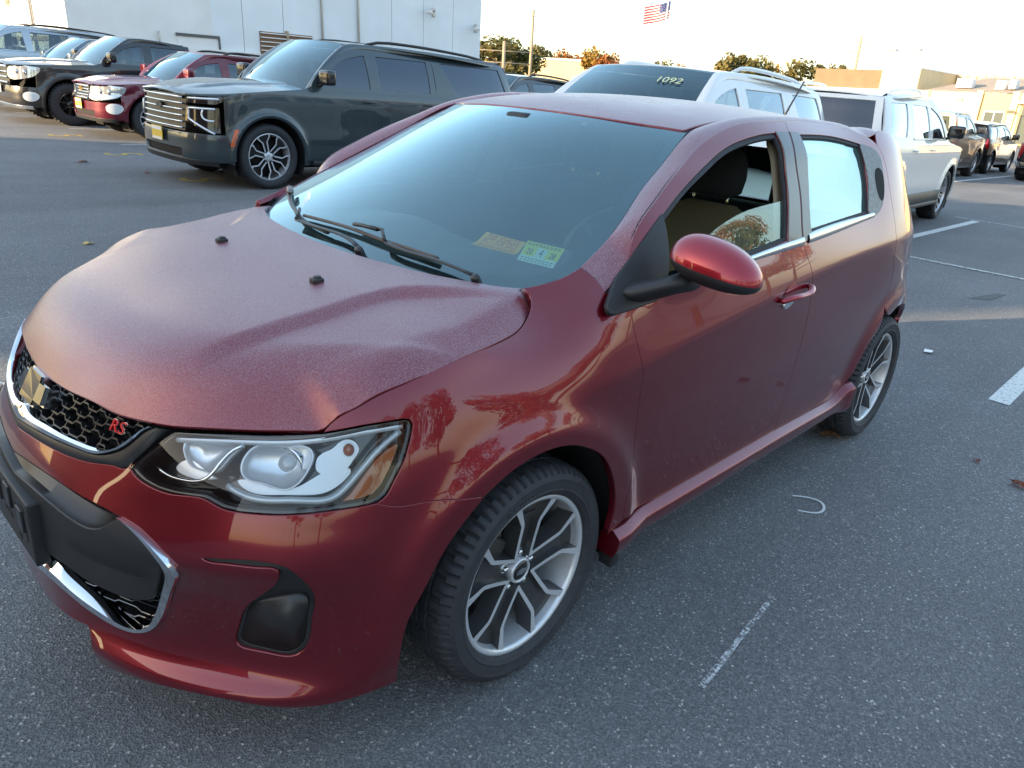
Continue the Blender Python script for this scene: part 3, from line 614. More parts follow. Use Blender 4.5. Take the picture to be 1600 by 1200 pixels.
# honeycomb bars
gp=np.array(ci+[(1.03,.812),(1.2,.812),(SF,.815)])
gpoly=np.concatenate([gp,np.column_stack([2*SF-gp[::-1,0],gp[::-1,1]])])
def bars(name,poly,rows,pitch,amp,mat,d0,depth,th=.0032,z0=0,vert=True):
    b=B();zmin,zmax=poly[:,1].min(),poly[:,1].max();j=0;z=zmin+z0
    while z<zmax:
        s=poly[:,0].min()-pitch*(.5 if j%2 else 0);
        while s<poly[:,0].max():
            K=[(s,z),(s+.30*pitch,z),(s+.42*pitch,z+amp),(s+.88*pitch,z+amp),(s+pitch,z)]
            for a,c in zip(K[:-1],K[1:]):
                for t in (0,.5):
                    a2=(a[0]+(c[0]-a[0])*t,a[1]+(c[1]-a[1])*t);c2=(a[0]+(c[0]-a[0])*(t+.5),a[1]+(c[1]-a[1])*(t+.5))
                    mm=np.array([[(a2[0]+c2[0])/2,(a2[1]+c2[1])/2]])
                    if inside(mm,poly)[0]:
                        q=np.array([(a2[0],a2[1]-th),(c2[0],c2[1]-th),(c2[0],c2[1]+th),(a2[0],a2[1]+th)])
                        f=wp(q,d0);k=wp(q,d0-depth)
                        b.add([*f,*k],[(0,1,2,3),(0,4,5,1),(2,6,7,3),(1,5,6,2),(3,7,4,0)])
            if vert:
                q=np.array([(s+.36*pitch-th,z+amp),(s+.36*pitch+th,z+amp),(s+.30*pitch+th,z+rows),(s+.30*pitch-th,z+rows)])
                if inside(q.mean(0)[None],poly)[0]:
                    f=wp(q,d0-.004);k=wp(q,d0-depth);b.add([*f,*k],[(0,1,2,3),(0,4,5,1),(2,6,7,3),(1,5,6,2),(3,7,4,0)])
            s+=pitch
        z+=rows;j+=1
    o=b.build(name,mat,CAR,smooth=False);fixn(o);return o
bars('grille_mesh',gpoly,.0205,.070,-.0075,M_SATIN,-.010,.026,th=.0018,z0=.010)
# bow-tie emblem and RS badge
eb=B()
em=[(-.098,-.022),(-.052,-.022),(-.052,-.036),(.040,-.036),(.046,-.022),(.098,-.022),(.088,.022),(.052,.022),(.052,.036),(-.040,.036),(-.046,.022),(-.088,.022)]
def emb(name,sc,d0,d1,mat,par):
    q=np.array([(SF+a*sc,.774+b*sc*.9) for a,b in em]);f=wp(q,d1);k=wp(q,d0);n=len(q)
    o=B().add([*f,*k],[tuple(range(n))]+[(i,(i+1)%n,n+(i+1)%n,n+i) for i in range(n)]).build(name,mat,par,smooth=False);fixn(o);return o
E0=emb('emblem',1.0,-.02,.012,M_SATCHROME,CAR);emb('emblem_face',.90,.0,.018,M_GLOSSB,E0)
def wtext(name,txt,size,s,z,sx,mat,par,d=.004,slope=0,dep=.003,flip=-1):
    def bend(c): 
        q=wp([(s+flip*(c.x+c.y*.25),z+c.y+slope*c.x)],d+c.z)[0];return Vector(q)
    return textmesh(name,txt,size,dep,mat,par,None,sx,bend)
bd=wtext('badge','RS',.036,1.118,.787,1.5,M_SATCHROME,CAR,d=.002);wtext('badge_inlay','RS',.034,1.119,.787,1.46,M_BADGER,bd,d=.0035)
# ---- lower grille
lA=[(SF,.618)]+[p for p in P2('lineA') if p[0]<1.46];lB=[(SF,.574)]+[p for p in P2('lineB') if p[0]<1.48]
lA[-1]=(1.050,.629);lB[-1]=(1.047,.628);red=lg[:-2]+[(1.044,.632)]
strip('grille_slot',red,lA,M_BLACKP,0,[(0,.001),(.25,-.012),(1,-.030)],CAR)
strip('grille_slot_lip',lA,lB,M_SATIN,0,[(-.12,-.034),(-.06,-.024),(0,-.026),(.06,-.036),(.9,-.016),(.97,-.0),(1.03,.0)],CAR)
pb=[(SF,.418),(1.38,.425)]+P2('panel_bot')[1:];pb[-1]=(1.0,.425)
lci=[p for p in P2('lchrome_in') if p[0]<1.34]
iin=min(range(len(lci)),key=lambda i:abs(lci[i][1]-.535));
pan=[lB,[lB[-1]]+lci[1:iin+1],lci[iin:iin+3][:2]+[pb[-1]],pb[::-1]]
pan=[lB,[lB[-1]]+lci[1:iin+1]+[pb[-1]],pb[::-1]]
def full(cs): return cs+[HX(c) for c in cs][::-1]
panel('bumper_panel',wallX,loop(full(pan),.012),M_BLACKP,CAR,h=.018,sgn=WS,edge=[(.001,.001),(.003,.006),(.003,.03)],
  dfun=lambda s,z:.004+.010*np.exp(-((z-.50)/.012)**2)*sst((1.24-np.minimum(s,2*SF-s))/.03)*sst((np.minimum(s,2*SF-s)-.98)/.03))
strip('lower_chrome',[(SF,.352)]+lco[::-1],[(SF,.374)]+lci[::-1],M_CHROME,.004,[(-.02,-.02),(0,.002),(.12,.007),(.6,.006),(1.0,-.012),(1.0,-.04)],CAR)
lp=np.array([(SF,.37)]+[p for p in lci[::-1] if p[1]<.47]+[pb[-1]]+pb[::-1]);lpoly=np.concatenate([lp,np.column_stack([2*SF-lp[::-1,0],lp[::-1,1]])])
bars('lower_grille_mesh',lpoly,.021,.12,.008,M_GLOSSB,-.02,.025,th=.0016,vert=False)
mesh('lower_grille_backing',*(lambda P,n:(P,[(i,i+1,n+i+1,n+i) for i in range(n-1)]))(np.concatenate([wp([(s,.30) for s in np.linspace(.95,2*SF-.95,41)],-.06),wp([(s,.66) for s in np.linspace(.95,2*SF-.95,41)],-.055)]),41),M_DARK,CAR)
# plate bracket
b=B().rbox(.925,.957,-.156,.156,.396,.562,.006)
br=b.build('plate_bracket',M_BLACKP,CAR)
h=B()
for y,z,w,hh in ((.115,.535,.018,.006),(-.115,.535,.018,.006),(.06,.50,.012,.022),(-.06,.50,.012,.022),(.118,.46,.004,.012),(.05,.43,.008,.008),(-.03,.46,.03,.006)): h.box(.9572,.9582,y-w,y+w,z-hh,z+hh)
o=h.build('bracket_slot',M_DARK,br,smooth=False);o['kind']='stuff'
h=B()
for y,z in ((.095,.50),(-.095,.50),(.0,.52)): h.rbox(.955,.963,y-.02,y+.02,z-.03,z+.03,.003)
o=h.build('bracket_rib',M_SATIN,br);o['kind']='stuff'
# ---- fog lamps
fi=P2('fog_in')
for mirr in (False,True):
    tr=(lambda p:HX(p)) if mirr else (lambda p:p)
    bz=panel('fog_surround',wallX,closedsm(tr(fog),.010),M_SATIN,CAR,holes=[closedsm(tr(fi),.010)],h=.014,sgn=WS,d=-.006,edge=[(.001,.001),(.002,.01)],dfun=lambda s,z:-.012*sst((z-.47)/.03)*sst((.585-z)/.02))
    c=closedsm(tr(fi),.012);ce=c.mean(0);L=[]
    for k,d in ((1,-.007),(.985,-.03),(.97,-.06),(.95,-.085),(.93,-.09)): L.append([tuple(q) for q in wp(ce+(c-ce)*k,d)])
    o=B().loft(L,cap=True).build('fog_recess',M_SATIN,bz);o.data.flip_normals()
    lampc=closedsm(tr([(a+.010,c) for a,c in P2('fog_lamp')]),.008)
    panel('fog_lamp',wallX,lampc,M_PEARL,bz,h=.012,sgn=WS,d=-.045,edge=[(.0,.002),(.001,.03)],dfun=lambda s,z:.006*np.sin(s*260)*np.sin(z*240)*.4)
    panel('fog_lens',wallX,lampc,M_LENS,bz,h=.02,sgn=WS,d=-.036,edge=[(.0,.008)])
# ---- head lamps
def headlamp(mirr):
    T=(lambda p:HX(p)) if mirr else (lambda p:list(p))
    ol=np.array(closedsm(T(hl),.010))
    if True:
        # keep the corners: plain resample of the traced outline
        q=T(hl);ol=resample(q+[q[0]],.010)[:-1]
    lens=panel('headlight',wallX,ol,M_LENS,CAR,h=.022,sgn=WS,d=.0,edge=[(.0,.001),(.0015,.003),(.0015,.012)],inset=.003)
    n=out2(ol);L=[]
    for ins,d in ((.003,-.0045),(.011,-.005),(.014,-.012),(.016,-.06),(.02,-.085)): L.append([tuple(v) for v in wp(ol-n*ins,d)])
    o=B().loft(L,cap=False).build('lamp_bezel',M_GLOSSB,lens);fixn(o)
    panel('lamp_housing',wallX,ol-n*.014,M_GLOSSB,lens,h=.03,sgn=WS,d=-.07,edge=[(0,.004)])
    for key,mat,dep in (('hl_bowl1',M_SILVERP,.055),('hl_bowl2',M_SILVERP,.06)):
        c=closedsm(T(FE[key]),.008);ce=c.mean(0);L=[]
        for k,d in ((1.06,-.030),(1.05,-.016),(1.0,-.016),(.96,-.024),(.86,-.042),(.66,-.058),(.4,-.066),(.1,-.068)): L.append([tuple(v) for v in wp(ce+(c-ce)*k,d)])
        o=B().loft(L,cap=True).build('reflector_bowl',mat,lens);fixn(o)
    # curved floors of bright trim between the bowls and the light strip
    c=closedsm(T([(.955,.745),(.935,.765),(.87,.752),(.85,.742),(.87,.735),(.92,.733)]),.008)
    panel('bowl_shelf',wallX,c,M_SILVERP,lens,h=.016,sgn=WS,d=-.028,edge=[(0,.02)])
    c=closedsm(T([(.80,.745),(.77,.752),(.72,.742),(.66,.742),(.60,.765),(.545,.775),(.52,.768),(.56,.735),(.62,.724),(.70,.724),(.78,.730)]),.008)
    panel('bowl_shelf',wallX,c,M_PEARL,lens,h=.016,sgn=WS,d=-.030,edge=[(0,.02)])
    # projector
    pc=T([(.680,.790)])[0];q=wp([pc],-.05)[0];nn=surfN(wallX,np.array([pc]))[0]*WS;ax=Vector((.94,.30*(-1 if mirr else 1),.02)).normalized();Mx=Matrix.Translation(Vector(q))@ax.to_track_quat('Y','Z').to_matrix().to_4x4()
    B().lathe([(.0005,.030),(.012,.027),(.021,.018),(.0265,.004),(.0275,-.01)],28,Mx).build('projector_lens',M_LENSBALL,lens)
    B().lathe([(.027,-.01),(.031,.004),(.034,.010),(.038,.006),(.037,-.03)],28,Mx).build('projector_ring',M_CHROME,lens)
    c=closedsm(T(FE['hl_turn']),.008);panel('turn_reflector',wallX,c,M_PEARL,lens,h=.014,sgn=WS,d=-.034,edge=[(0,.02)],dfun=lambda s,z:.004*np.abs(np.sin(s*180))+.004*np.abs(np.sin(z*200)))
    o=B().ico(wp(T([(.525,.808)]),-.02)[0],.012,2,(1,1,1.2)).build('turn_bulb',M_AMBER,lens)
    c=loop([T(FE['amber'])+[T(FE['amber'])[0]]],.01) if 0 else resample(T(FE['amber'])+[T(FE['amber'])[0]],.010)[:-1]
    panel('side_reflector',wallX,c,M_AMBER,lens,h=.014,sgn=WS,d=-.010,edge=[(.001,.002),(.002,.02)])
    def rib(name,pts,r,mat,d,flat=1):
        c=smoothc(T(pts),.012);B().tube([tuple(v) for v in wp(c,d)],r,8,flat=flat).build(name,mat,lens)
    rib('light_strip',FE['hl_led'],.0075,M_LEDST,-.016)
    rib('chrome_strip',[(.955,.797),(.86,.806)]+FE['hl_chrome'],.0075,M_PEARL,-.012)
    rib('bowl_trim',FE['hl_trim1'],.0042,M_CHROME,-.012)
M_LENSBALL=simple('projector_glass',(.55,.6,.62),.04,spec=1.0,coat=1)
headlamp(False);headlamp(True)
# ---- doors
def arcx(): pass
win=P2('win_f');belt=[win[-1],(-.663,1.066),(-.946,1.083),win[12]]
iB=min(range(len(gU)),key=lambda i:abs(gU[i][0]-gB[0][0]));
topF=gU[:iB]+[gB[0]];topR=[gB[0]]+gU[iB+1:]
db=P2('door_bot');kB=3;db[kB]=gB[-1]
ar=P2('arch_r')
fd=[[gF[-1]]+gF[::-1][1:],[gF[0],gU[0]],topF,gB,[gB[-1]]+db[:kB][::-1][:-1]+[gF[-1]]]
win_loop=resample(win+[win[0]],.012)[:-1]
winl=loop([win[:8],win[7:13],win[12:15]+[win[15]],[win[15],win[0]]],.012)
FDR=panel('front_door',wallX,loop(fd,.014),M_REDSIDE,CAR,holes=[winl],h=.0155,both=True,sgn=WS)
wr=P2('win_r');q_=P2('quarter')
wrl=loop([[wr[0],wr[1],wr[2]],[wr[2],wr[3],wr[4]],[wr[4],wr[5]],[wr[5],wr[6],wr[0]]],.012)
ka=min(range(len(ar)),key=lambda i:abs(ar[i][1]-gR[-1][1])+abs(ar[i][0]-gR[-1][0]))
ra=[(-1.985,.352),(-2.06,.405),(-2.10,.44)]+[p for p in ar if p[1]>.45 and p[0]>-2.33]+[gR[-1]]
rd=[gB[::-1],topR,[topR[-1]]+gR[1:],ra[::-1],[ra[0],gB[-1]]]
RDR=panel('rear_door',wallX,loop(rd,.014),M_REDSIDE,CAR,holes=[wrl],h=.0155,both=True,sgn=WS)
# quarter, tail, rear bumper
qp=[gR[::-1],topR[::-1][:5],[topR[-5],(-2.2,1.46)],[(-2.2,1.46),(-2.5,1.425),(-2.75,1.375),(-2.95,1.32)],[(-2.95,1.32),(-2.97,1.1),(-2.97,.58)],[(-2.97,.58),(-2.86,.56)],[p for p in ar if p[0]<-2.312][::-1][3:]+[gR[-1]]]
qp=[gR[::-1],topR[::-1][:5],[topR[-5],(-2.2,1.46),(-2.5,1.425),(-2.75,1.375),(-2.95,1.32)],[(-2.95,1.32),(-2.97,1.1),(-2.97,.58)],[(-2.97,.58),(-2.835,.575)],[(-2.835,.575)]+[p for p in ar if -2.80<p[0]<-2.33][::-1]+[gR[-1]]]
panel('rear_quarter',wallX,loop(qp,.018),M_REDSIDE,CAR,h=.022,both=True,sgn=WS)
panel('tail_light',wallX,closedsm([(-2.80,1.06),(-2.82,.92),(-2.90,.84),(-3.02,.82),(-3.10,.86),(-3.10,1.0),(-2.98,1.09),(-2.87,1.10)],.015),M_TAIL,CAR,h=.03,sgn=WS,d=.006,edge=[(.002,.003),(.003,.02)],both=True) if 'M_TAIL' in globals() else None
def wallB(s,z):
    s=np.asarray(s,float);m_=s<SR;q=wall(np.where(m_,2*SR-s,s),z);q[m_]*=[1,-1,1];return q
hs=[(-2.975,.58),(-2.975,1.1),(-2.955,1.315)];hR=[(2*SR-a,b) for a,b in hs][::-1]
panel('tailgate',wallB,loop([hs,[hs[-1],hR[0]],hR,[hR[-1],hs[0]]],.03),M_REDSIDE,CAR,h=.04,sgn=WS,holes=[loop([[(-3.08,1.02),(-3.07,1.30)],[(-3.07,1.30),(2*SR+3.07,1.30)],[(2*SR+3.07,1.30),(2*SR+3.08,1.02)],[(2*SR+3.08,1.02),(-3.08,1.02)]],.04)])
panel('rear_glass',wallB,loop([[(-3.06,1.0),(-3.05,1.32)],[(-3.05,1.32),(2*SR+3.05,1.32)],[(2*SR+3.05,1.32),(2*SR+3.06,1.0)],[(2*SR+3.06,1.0),(-3.06,1.0)]],.05),M_SIDEGL,CAR,h=.08,sgn=WS,d=-.02,edge=None)
rbp=[[(-2.885,.30),(-2.91,.42),(-2.87,.52),(-2.84,.57)],[(-2.84,.57),(-2.97,.575),(2*SR+2.97,.575),(2*SR+2.84,.57)],[(2*SR+2.84,.57),(2*SR+2.87,.52),(2*SR+2.91,.42),(2*SR+2.885,.30)],[(2*SR+2.885,.30),(-2.885,.30)]]
panel('rear_bumper',wallB,loop(rbp,.03),M_REDSIDE,CAR,h=.04,sgn=WS)
# windows
gt=[(-.56,1.09)]+P2('glass_f');gt[-1]=(-1.262,gt[-1][1])
gl=[gt,[gt[-1],(-1.225,1.06)],[(-1.225,1.06),(-.56,1.04)],[(-.56,1.04),gt[0]]]
panel('door_glass',wallX,loop(gl,.02),M_SIDEGL,CAR,h=.04,sgn=WS,d=-.014,edge=[(0,.004)],label='half lowered driver door glass')
panel('door_glass',wallX,winl+out2(winl)*.006,M_SIDEGL,CAR,h=.05,sgn=WS,d=-.014,edge=None,mirror=True)
panel('rear_door_glass',wallX,wrl+out2(wrl)*.006,M_REARGL,CAR,h=.05,sgn=WS,d=-.012,edge=None,both=True)
# rubber run round the openings
def seal(name,lp,w,mat,d,both=True,inner=True):
    n=out2(lp);panel(name,wallX,lp+n*.001,mat,CAR,holes=[lp-n*w],h=.02,sgn=WS,d=d,edge=[(.0005,.001),(.001,.012)],inset=.0,both=both)
seal('window_seal',winl,.011,M_RUBBER,-.006)
seal('window_seal',wrl,.009,M_RUBBER,-.005)
# gloss pillar appliques
def strip4(name,pts,mat,d=.0025,parent=CAR,h=.02,both=True):
    return panel(name,wallX,loop(pts,.012),mat,parent,h=h,sgn=WS,d=d,edge=[(.0008,.0006),(.0012,.004)],both=both)
def gbx(z): zz=[p[1] for p in gB][::-1];xx=[p[0] for p in gB][::-1];return np.interp(z,zz,xx)
zt=1.452
strip4('pillar_applique',[[(win[7][0]-.001,zt),(gbx(zt)+.005,zt+.002)],[(gbx(zt)+.005,zt+.002)]+[(gbx(z)+.005,z) for z in (1.38,1.28,1.19,1.12,1.088)],[(gbx(1.088)+.005,1.088),(win[12][0]+.003,1.10)],[(win[12][0]+.003,1.10)]+[(p[0]+.004,p[1]) for p in win[8:12][::-1]]+[(win[7][0]-.001,zt)]],M_PILLAR)
strip4('pillar_applique',[[(gbx(zt)-.005,zt+.002),(wr[0][0]-.001,zt)],[(wr[0][0]-.001,zt),(wr[6][0]-.003,wr[6][1]),(wr[5][0]-.003,wr[5][1]+.012),(wr[5][0]-.003,1.115)],[(wr[5][0]-.003,1.115),(gbx(1.1)-.005,1.095)],[(gbx(z)-.005,z) for z in (1.095,1.12,1.19,1.28,1.38,zt)]],M_PILLAR)
qa=strip4('quarter_applique',[[q_[0],q_[1],q_[2],q_[3],q_[4],q_[5],q_[6]],[q_[6],(wr[4][0]-.001,wr[4][1]-.004),(wr[3][0]-.001,wr[3][1]),(wr[2][0]-.001,wr[2][1]),q_[0]]],M_PILLARDEW,d=.003)
for o,sg in zip(qa,(1,-1)):
    q=closedsm([(-2.085,1.325),(-2.140,1.318),(-2.136,1.25),(-2.095,1.20),(-2.072,1.215)],.01)
    panel('handle_recess',wallX,q,M_DARK,o,h=.02,sgn=WS,d=.0045,edge=[(.0,.003)],mirror=sg<0)
# chrome belt strip
bl_=P2('belt_lo');bu=[(-.445,1.056),(-.663,1.069),(-.946,1.087),(-1.205,1.113),(-1.30,1.119),(-1.377,1.130),(-1.925,1.163),(-1.99,1.166)]
bl2=[(-.446,1.036),(-.70,1.050),(-.983,1.068),(-1.326,1.088),(-1.66,1.113),(-1.995,1.143)]
def belt_piece(x0,x1,both=True):
    def cut(c):
        c=smoothc(c,.02);k=(c[:,0]<=x0)&(c[:,0]>=x1);return c[k]
    a=cut(bu);c=cut(bl2);n=24
    def rs(c):
        dd=np.linspace(0,1,n);t=np.linspace(0,1,len(c));return np.column_stack([np.interp(dd,t,c[:,0]),np.interp(dd,t,c[:,1])])
    a,c=rs(a),rs(c);L=[[tuple(q) for q in wp(a*(1-v)+c*v,d)] for v,d in ((.12,-.008),(.15,.002),(.30,.0065),(.55,.0075),(.85,.005),(.97,.001),(1,-.006))]
    for s in (1,-1):
        b=B().loft(L,closed=False)
        if s<0:b.mir()
        o=b.build('belt_moulding',M_SATCHROME,CAR);fixn(o)
belt_piece(-.44,-1.338);belt_piece(-1.348,-2.0)
# ---- pillar and cant rail
e2=np.array([(-.256,1.05)]+gU[:16]+[(-2.2,1.46),(-2.5,1.425),(-2.75,1.375),(-2.95,1.32)])
E2=wp(smoothc(e2,.02),-.001)
e1=[tuple(v) for v in sp([(.709,1.1),(.696,1.154),(.670,1.21),(.636,1.27),(.601,1.354),(.566,1.432)])]
rx=[-1.0,-1.2,-1.5,-1.8,-2.2,-2.6,-2.95];ry=[.548,.548,.546,.544,.535,.515,.475]
e1+= [tuple(v) for v in rooff(np.array(rx),np.array(ry))-np.array([0,0,.004])]
e1=np.array(e1);d1=np.concatenate([[0],np.cumsum(np.linalg.norm(np.diff(e1,axis=0),axis=1))])
d2=np.concatenate([[0],np.cumsum(np.linalg.norm(np.diff(E2,axis=0),axis=1))])
E1f=Card(d1);LEN=d1[-1]
def railf(u,v):
    u=np.asarray(u,float);v=np.asarray(v,float);a=E1f(u)@e1
    # match stations by x
    xx=(E1f(u)@e1)[:,0];xb=np.interp(-xx+.012,-E2[:,0],d2)
    c=np.column_stack([np.interp(xb,d2,E2[:,k]) for k in range(3)])
    w=v/.12;p=a*(1-w)[:,None]+c*w[:,None];ch=c-a
    t=np.column_stack([np.full(len(u),-1.),np.zeros(len(u)),np.zeros(len(u))]);t=E1f(np.minimum(u+.01,LEN))@e1-E1f(np.maximum(u-.01,0))@e1
    n=np.cross(t,ch);n/=np.linalg.norm(n,axis=1,keepdims=True)+1e-9;n*=np.sign(n[:,1:2]*1+n[:,2:3])
    bul=np.interp(u,[0,.15,.6,1.0,LEN],[.002,.004,.006,.014,.020])
    return p+n*(bul*4*w*(1-w))[:,None]
panel('roof_rail',railf,resample([(0,0),(LEN,0),(LEN,.12),(0,.12),(0,0)],.02)[:-1],M_REDROOF,CAR,h=.018,sgn=1 if surfN(railf,np.array([[1.5,.05]]))[0,2]>0 else -1,both=True,inset=.001)
# ---- roof, ditch, aerial
rf=[(-.745,0),(-.748,.10),(-.777,.272),(-.823,.421),(-.886,.545)]
rdt=[(-.886,.545),(-1.0,.541),(-1.2,.541),(-1.5,.539),(-1.8,.537),(-2.2,.528),(-2.6,.508),(-2.95,.468)]
rr_=[(-2.95,.468),(-3.0,.3),(-3.02,0)]
RS_=1 if surfN(rooff,np.array([[-1.5,.1]]))[0,2]>0 else -1
panel('roof',rooff,loop([rf,rdt,rr_,m(rr_),m(rdt),m(rf)],.016),M_REDROOF,CAR,h=.018,sgn=RS_,edge=[(.002,.001),(.004,.004),(.004,.012)])
for s in (1,-1):
    L=[[(x,s*(y+o),float(roof(np.array([x]),np.array([y]))[0])-dz) for x,y in rdt] for o,dz in ((-.002,.012),(.003,.006),(.009,.012))]
    B().loft(L,closed=False).build('roof_ditch_trim',M_RUBBER,CAR)
q=rooff(np.array([-2.72]),np.array([0.]))[0]
b=B().rbox(q[0]-.06,q[0]+.05,-.028,.028,q[2]-.01,q[2]+.022,.01);b.build('aerial_base',M_BLACKP,CAR)
B().tube([(q[0]+.01,0,q[2]+.015),(q[0]-.05,0,q[2]+.09),(q[0]-.16,0,q[2]+.22)],[.006,.005,.004]).build('aerial',M_BLACKP,CAR)
# ---- windscreen and cowl
sl_=[(.709,1.098),(.696,1.154),(.670,1.21),(.636,1.27),(.601,1.354),(.560,1.434)]
st_=[(.560,1.434),(.421,1.443),(.272,1.450),(.10,1.455),(0,1.4555)]
sb_=[(0,.992),(.3,.998),(.5,1.012),(.62,1.035),(.69,1.068),(.709,1.098)]
mm=lambda c:[(-a,b) for a,b in c][::-1]
scl=loop([sb_,sl_,st_,mm(st_),mm(sl_),mm(sb_)],.025)
panel('windscreen',scrf,scl,M_SCREEN,CAR,h=.035,sgn=SS,edge=None,inset=.002,d=-.003)
fi_=[(0,1.062),(.269,1.061),(.39,1.061),(.509,1.063),(.59,1.071),(.636,1.085),(.655,1.108),(.648,1.139),(.623,1.204),(.582,1.315),(.545,1.395),(.50,1.418),(.35,1.432),(.15,1.438),(0,1.439)]
frit=panel('screen_border',scrf,scl,M_FRIT,CAR,holes=[loop([fi_,mm(fi_)],.02)],h=.03,sgn=SS,edge=None,inset=.004,d=-.006)
# cowl grille between hood and glass
def cowlf(u,v): # u=y, v 0..1 from hood edge down to the glass
    u=np.asarray(u,float);a=np.abs(u);xe=np.interp(a,[0,.16,.30,.43,.53,.59,.628,.70],[.10,.094,.076,.046,.006,-.024,-.06,-.14]);
    ze=hood(xe-.02,np.minimum(a,.64))-.028
    zg=np.interp(a,[0,.3,.5,.62,.69,.72],[1.0,1.004,1.014,1.030,1.06,1.09]);xg=screen(u,zg)+.004
    return np.column_stack([xe*(1-v)+xg*v,u,ze*(1-v)+(zg+.006)*v-.012*np.sin(np.pi*v)])
panel('cowl',cowlf,resample([(-.70,0),(.70,0),(.70,1),(-.70,1),(-.70,0)],.03)[:-1],M_BLACKP,CAR,h=.05,sgn=1,edge=None,inset=0)
# ---- wipers
def scp(c,d): return [tuple(v) for v in sp(smoothc(c,.03),d)]
w1=B().tube(scp([(.505,1.040),(.42,1.048),(.308,1.052),(.20,1.056),(.165,1.060)],.022),.0085,8,flat=.5)
w1.tube([*scp([(.165,1.060),(.135,1.071),(.118,1.079),(.084,1.080)],.026)],.0055,8)
W1=w1.build('wiper_arm',M_SATIN,CAR)
B().tube(scp(FE['wip1_blade'],.012),[.0065]*1+[.008]*0 if 0 else .0075,8,flat=.7).build('wiper_blade',M_BROWNB,W1)
B().tube(scp([(-.012,1.076),(.04,1.079),(.092,1.079)],.024),.011,8,flat=.6).build('blade_clip',M_SATIN,W1)
q=sp([(.52,1.037)],.018)[0];B().lathe([(.0005,.010),(.010,.009),(.013,.002),(.014,-.03)],18,Matrix.Translation(Vector(q))@Vector((.45,0,.9)).to_track_quat('Y','Z').to_matrix().to_4x4()).build('wiper_pivot',M_SATIN,W1)
w2=B().tube(scp([(.09,1.036),(.02,1.046),(-.095,1.048),(-.20,1.045),(-.299,1.043)],.020),.0085,8,flat=.5)
w2.tube(scp([(-.299,1.043),(-.325,1.056),(-.35,1.064)],.024),.0055,8)
W2=w2.build('wiper_arm',M_SATIN,CAR)
B().tube(scp([(-.664,1.088),(-.56,1.078),(-.45,1.066),(-.36,1.058),(-.30,1.052),(-.10,1.046)],.012),.0075,8,flat=.7).build('wiper_blade',M_SATIN,W2)
B().tube(scp([(-.62,1.09),(-.56,1.083)],.022),.012,8,flat=.6).build('blade_clip',M_STEEL,W2)
q=sp([(.10,1.032)],.016)[0];B().lathe([(.0005,.010),(.010,.009),(.013,.002),(.014,-.03)],18,Matrix.Translation(Vector(q))@Vector((.45,0,.9)).to_track_quat('Y','Z').to_matrix().to_4x4()).build('wiper_pivot',M_SATIN,W2)
# ---- mirror with sail base
sa=P2('sail');slo=loop([[sa[0],sa[1],sa[2],sa[3],sa[4],sa[5]],[sa[5],sa[6],sa[7]],[sa[7],sa[8],sa[9],sa[10]],[sa[10],sa[0]]],.01)
MB=panel('mirror_base',wallX,slo,M_BLACKP,CAR,h=.016,sgn=WS,d=.006,edge=[(.002,.001),(.004,.004),(.004,.016)],dfun=lambda s,z:.022*sst((1.10-z)/.07)*sst((s+.46)/.06))
ctr=np.array([-.41,1.0,1.14]);rad=np.array([.085,.122,.074])
def ell(t,p,sx=1.0):
    # superellipse egg: blunt inboard end, tapering outboard
    y=np.cos(t);r=np.sin(t)**.86;y2=np.sign(y)*np.abs(y)**.9
    hz=np.where(np.sin(p)>0,1.0,.62)
    egg=1+.12*(-y)
    return np.array([ctr[0]+rad[0]*r*np.cos(p)*egg,ctr[1]+rad[1]*y2,ctr[2]-.018+rad[2]*r*np.sin(p)*hz*egg+.020-.018*y])
def shell(name,p0,p1,mat,par,grow=0,n=36,mth=26):
    V=[];F=[]
    for i in range(mth+1):
        for j in range(n+1):
            q=ell(math.pi*i/mth*.998+.001,p0+(p1-p0)*j/n);q=ctr+(q-ctr)*(1+grow);V.append(q)
    for i in range(mth):
        for j in range(n): F.append((i*(n+1)+j,i*(n+1)+j+1,(i+1)*(n+1)+j+1,(i+1)*(n+1)+j))
    o=mesh(name,V,F,mat,par);fixn(o);return o
shell('mirror_cap',.02,math.pi*.98,M_RED2,MB,.0);shell('mirror_shell',math.pi*.97,2*math.pi+.03,M_BLACKP,MB,-.012)
arm=B()
arm.loft([[(ax+dx*sx,ay+dy,az+dz*sz) for dx,dy,dz in [(math.cos(a)*1.0,0,math.sin(a)) for a in np.linspace(0,2*math.pi,17)[:-1]]] for ax,ay,az,sx,sz in ((-.375,.80,1.045,.10,.030),(-.370,.845,1.055,.085,.030),(-.375,.875,1.068,.066,.028),(-.385,.91,1.085,.055,.027),(-.40,.95,1.10,.05,.026))],cap=True)
o=arm.build('mirror_arm',M_BLACKP,MB);fixn(o)
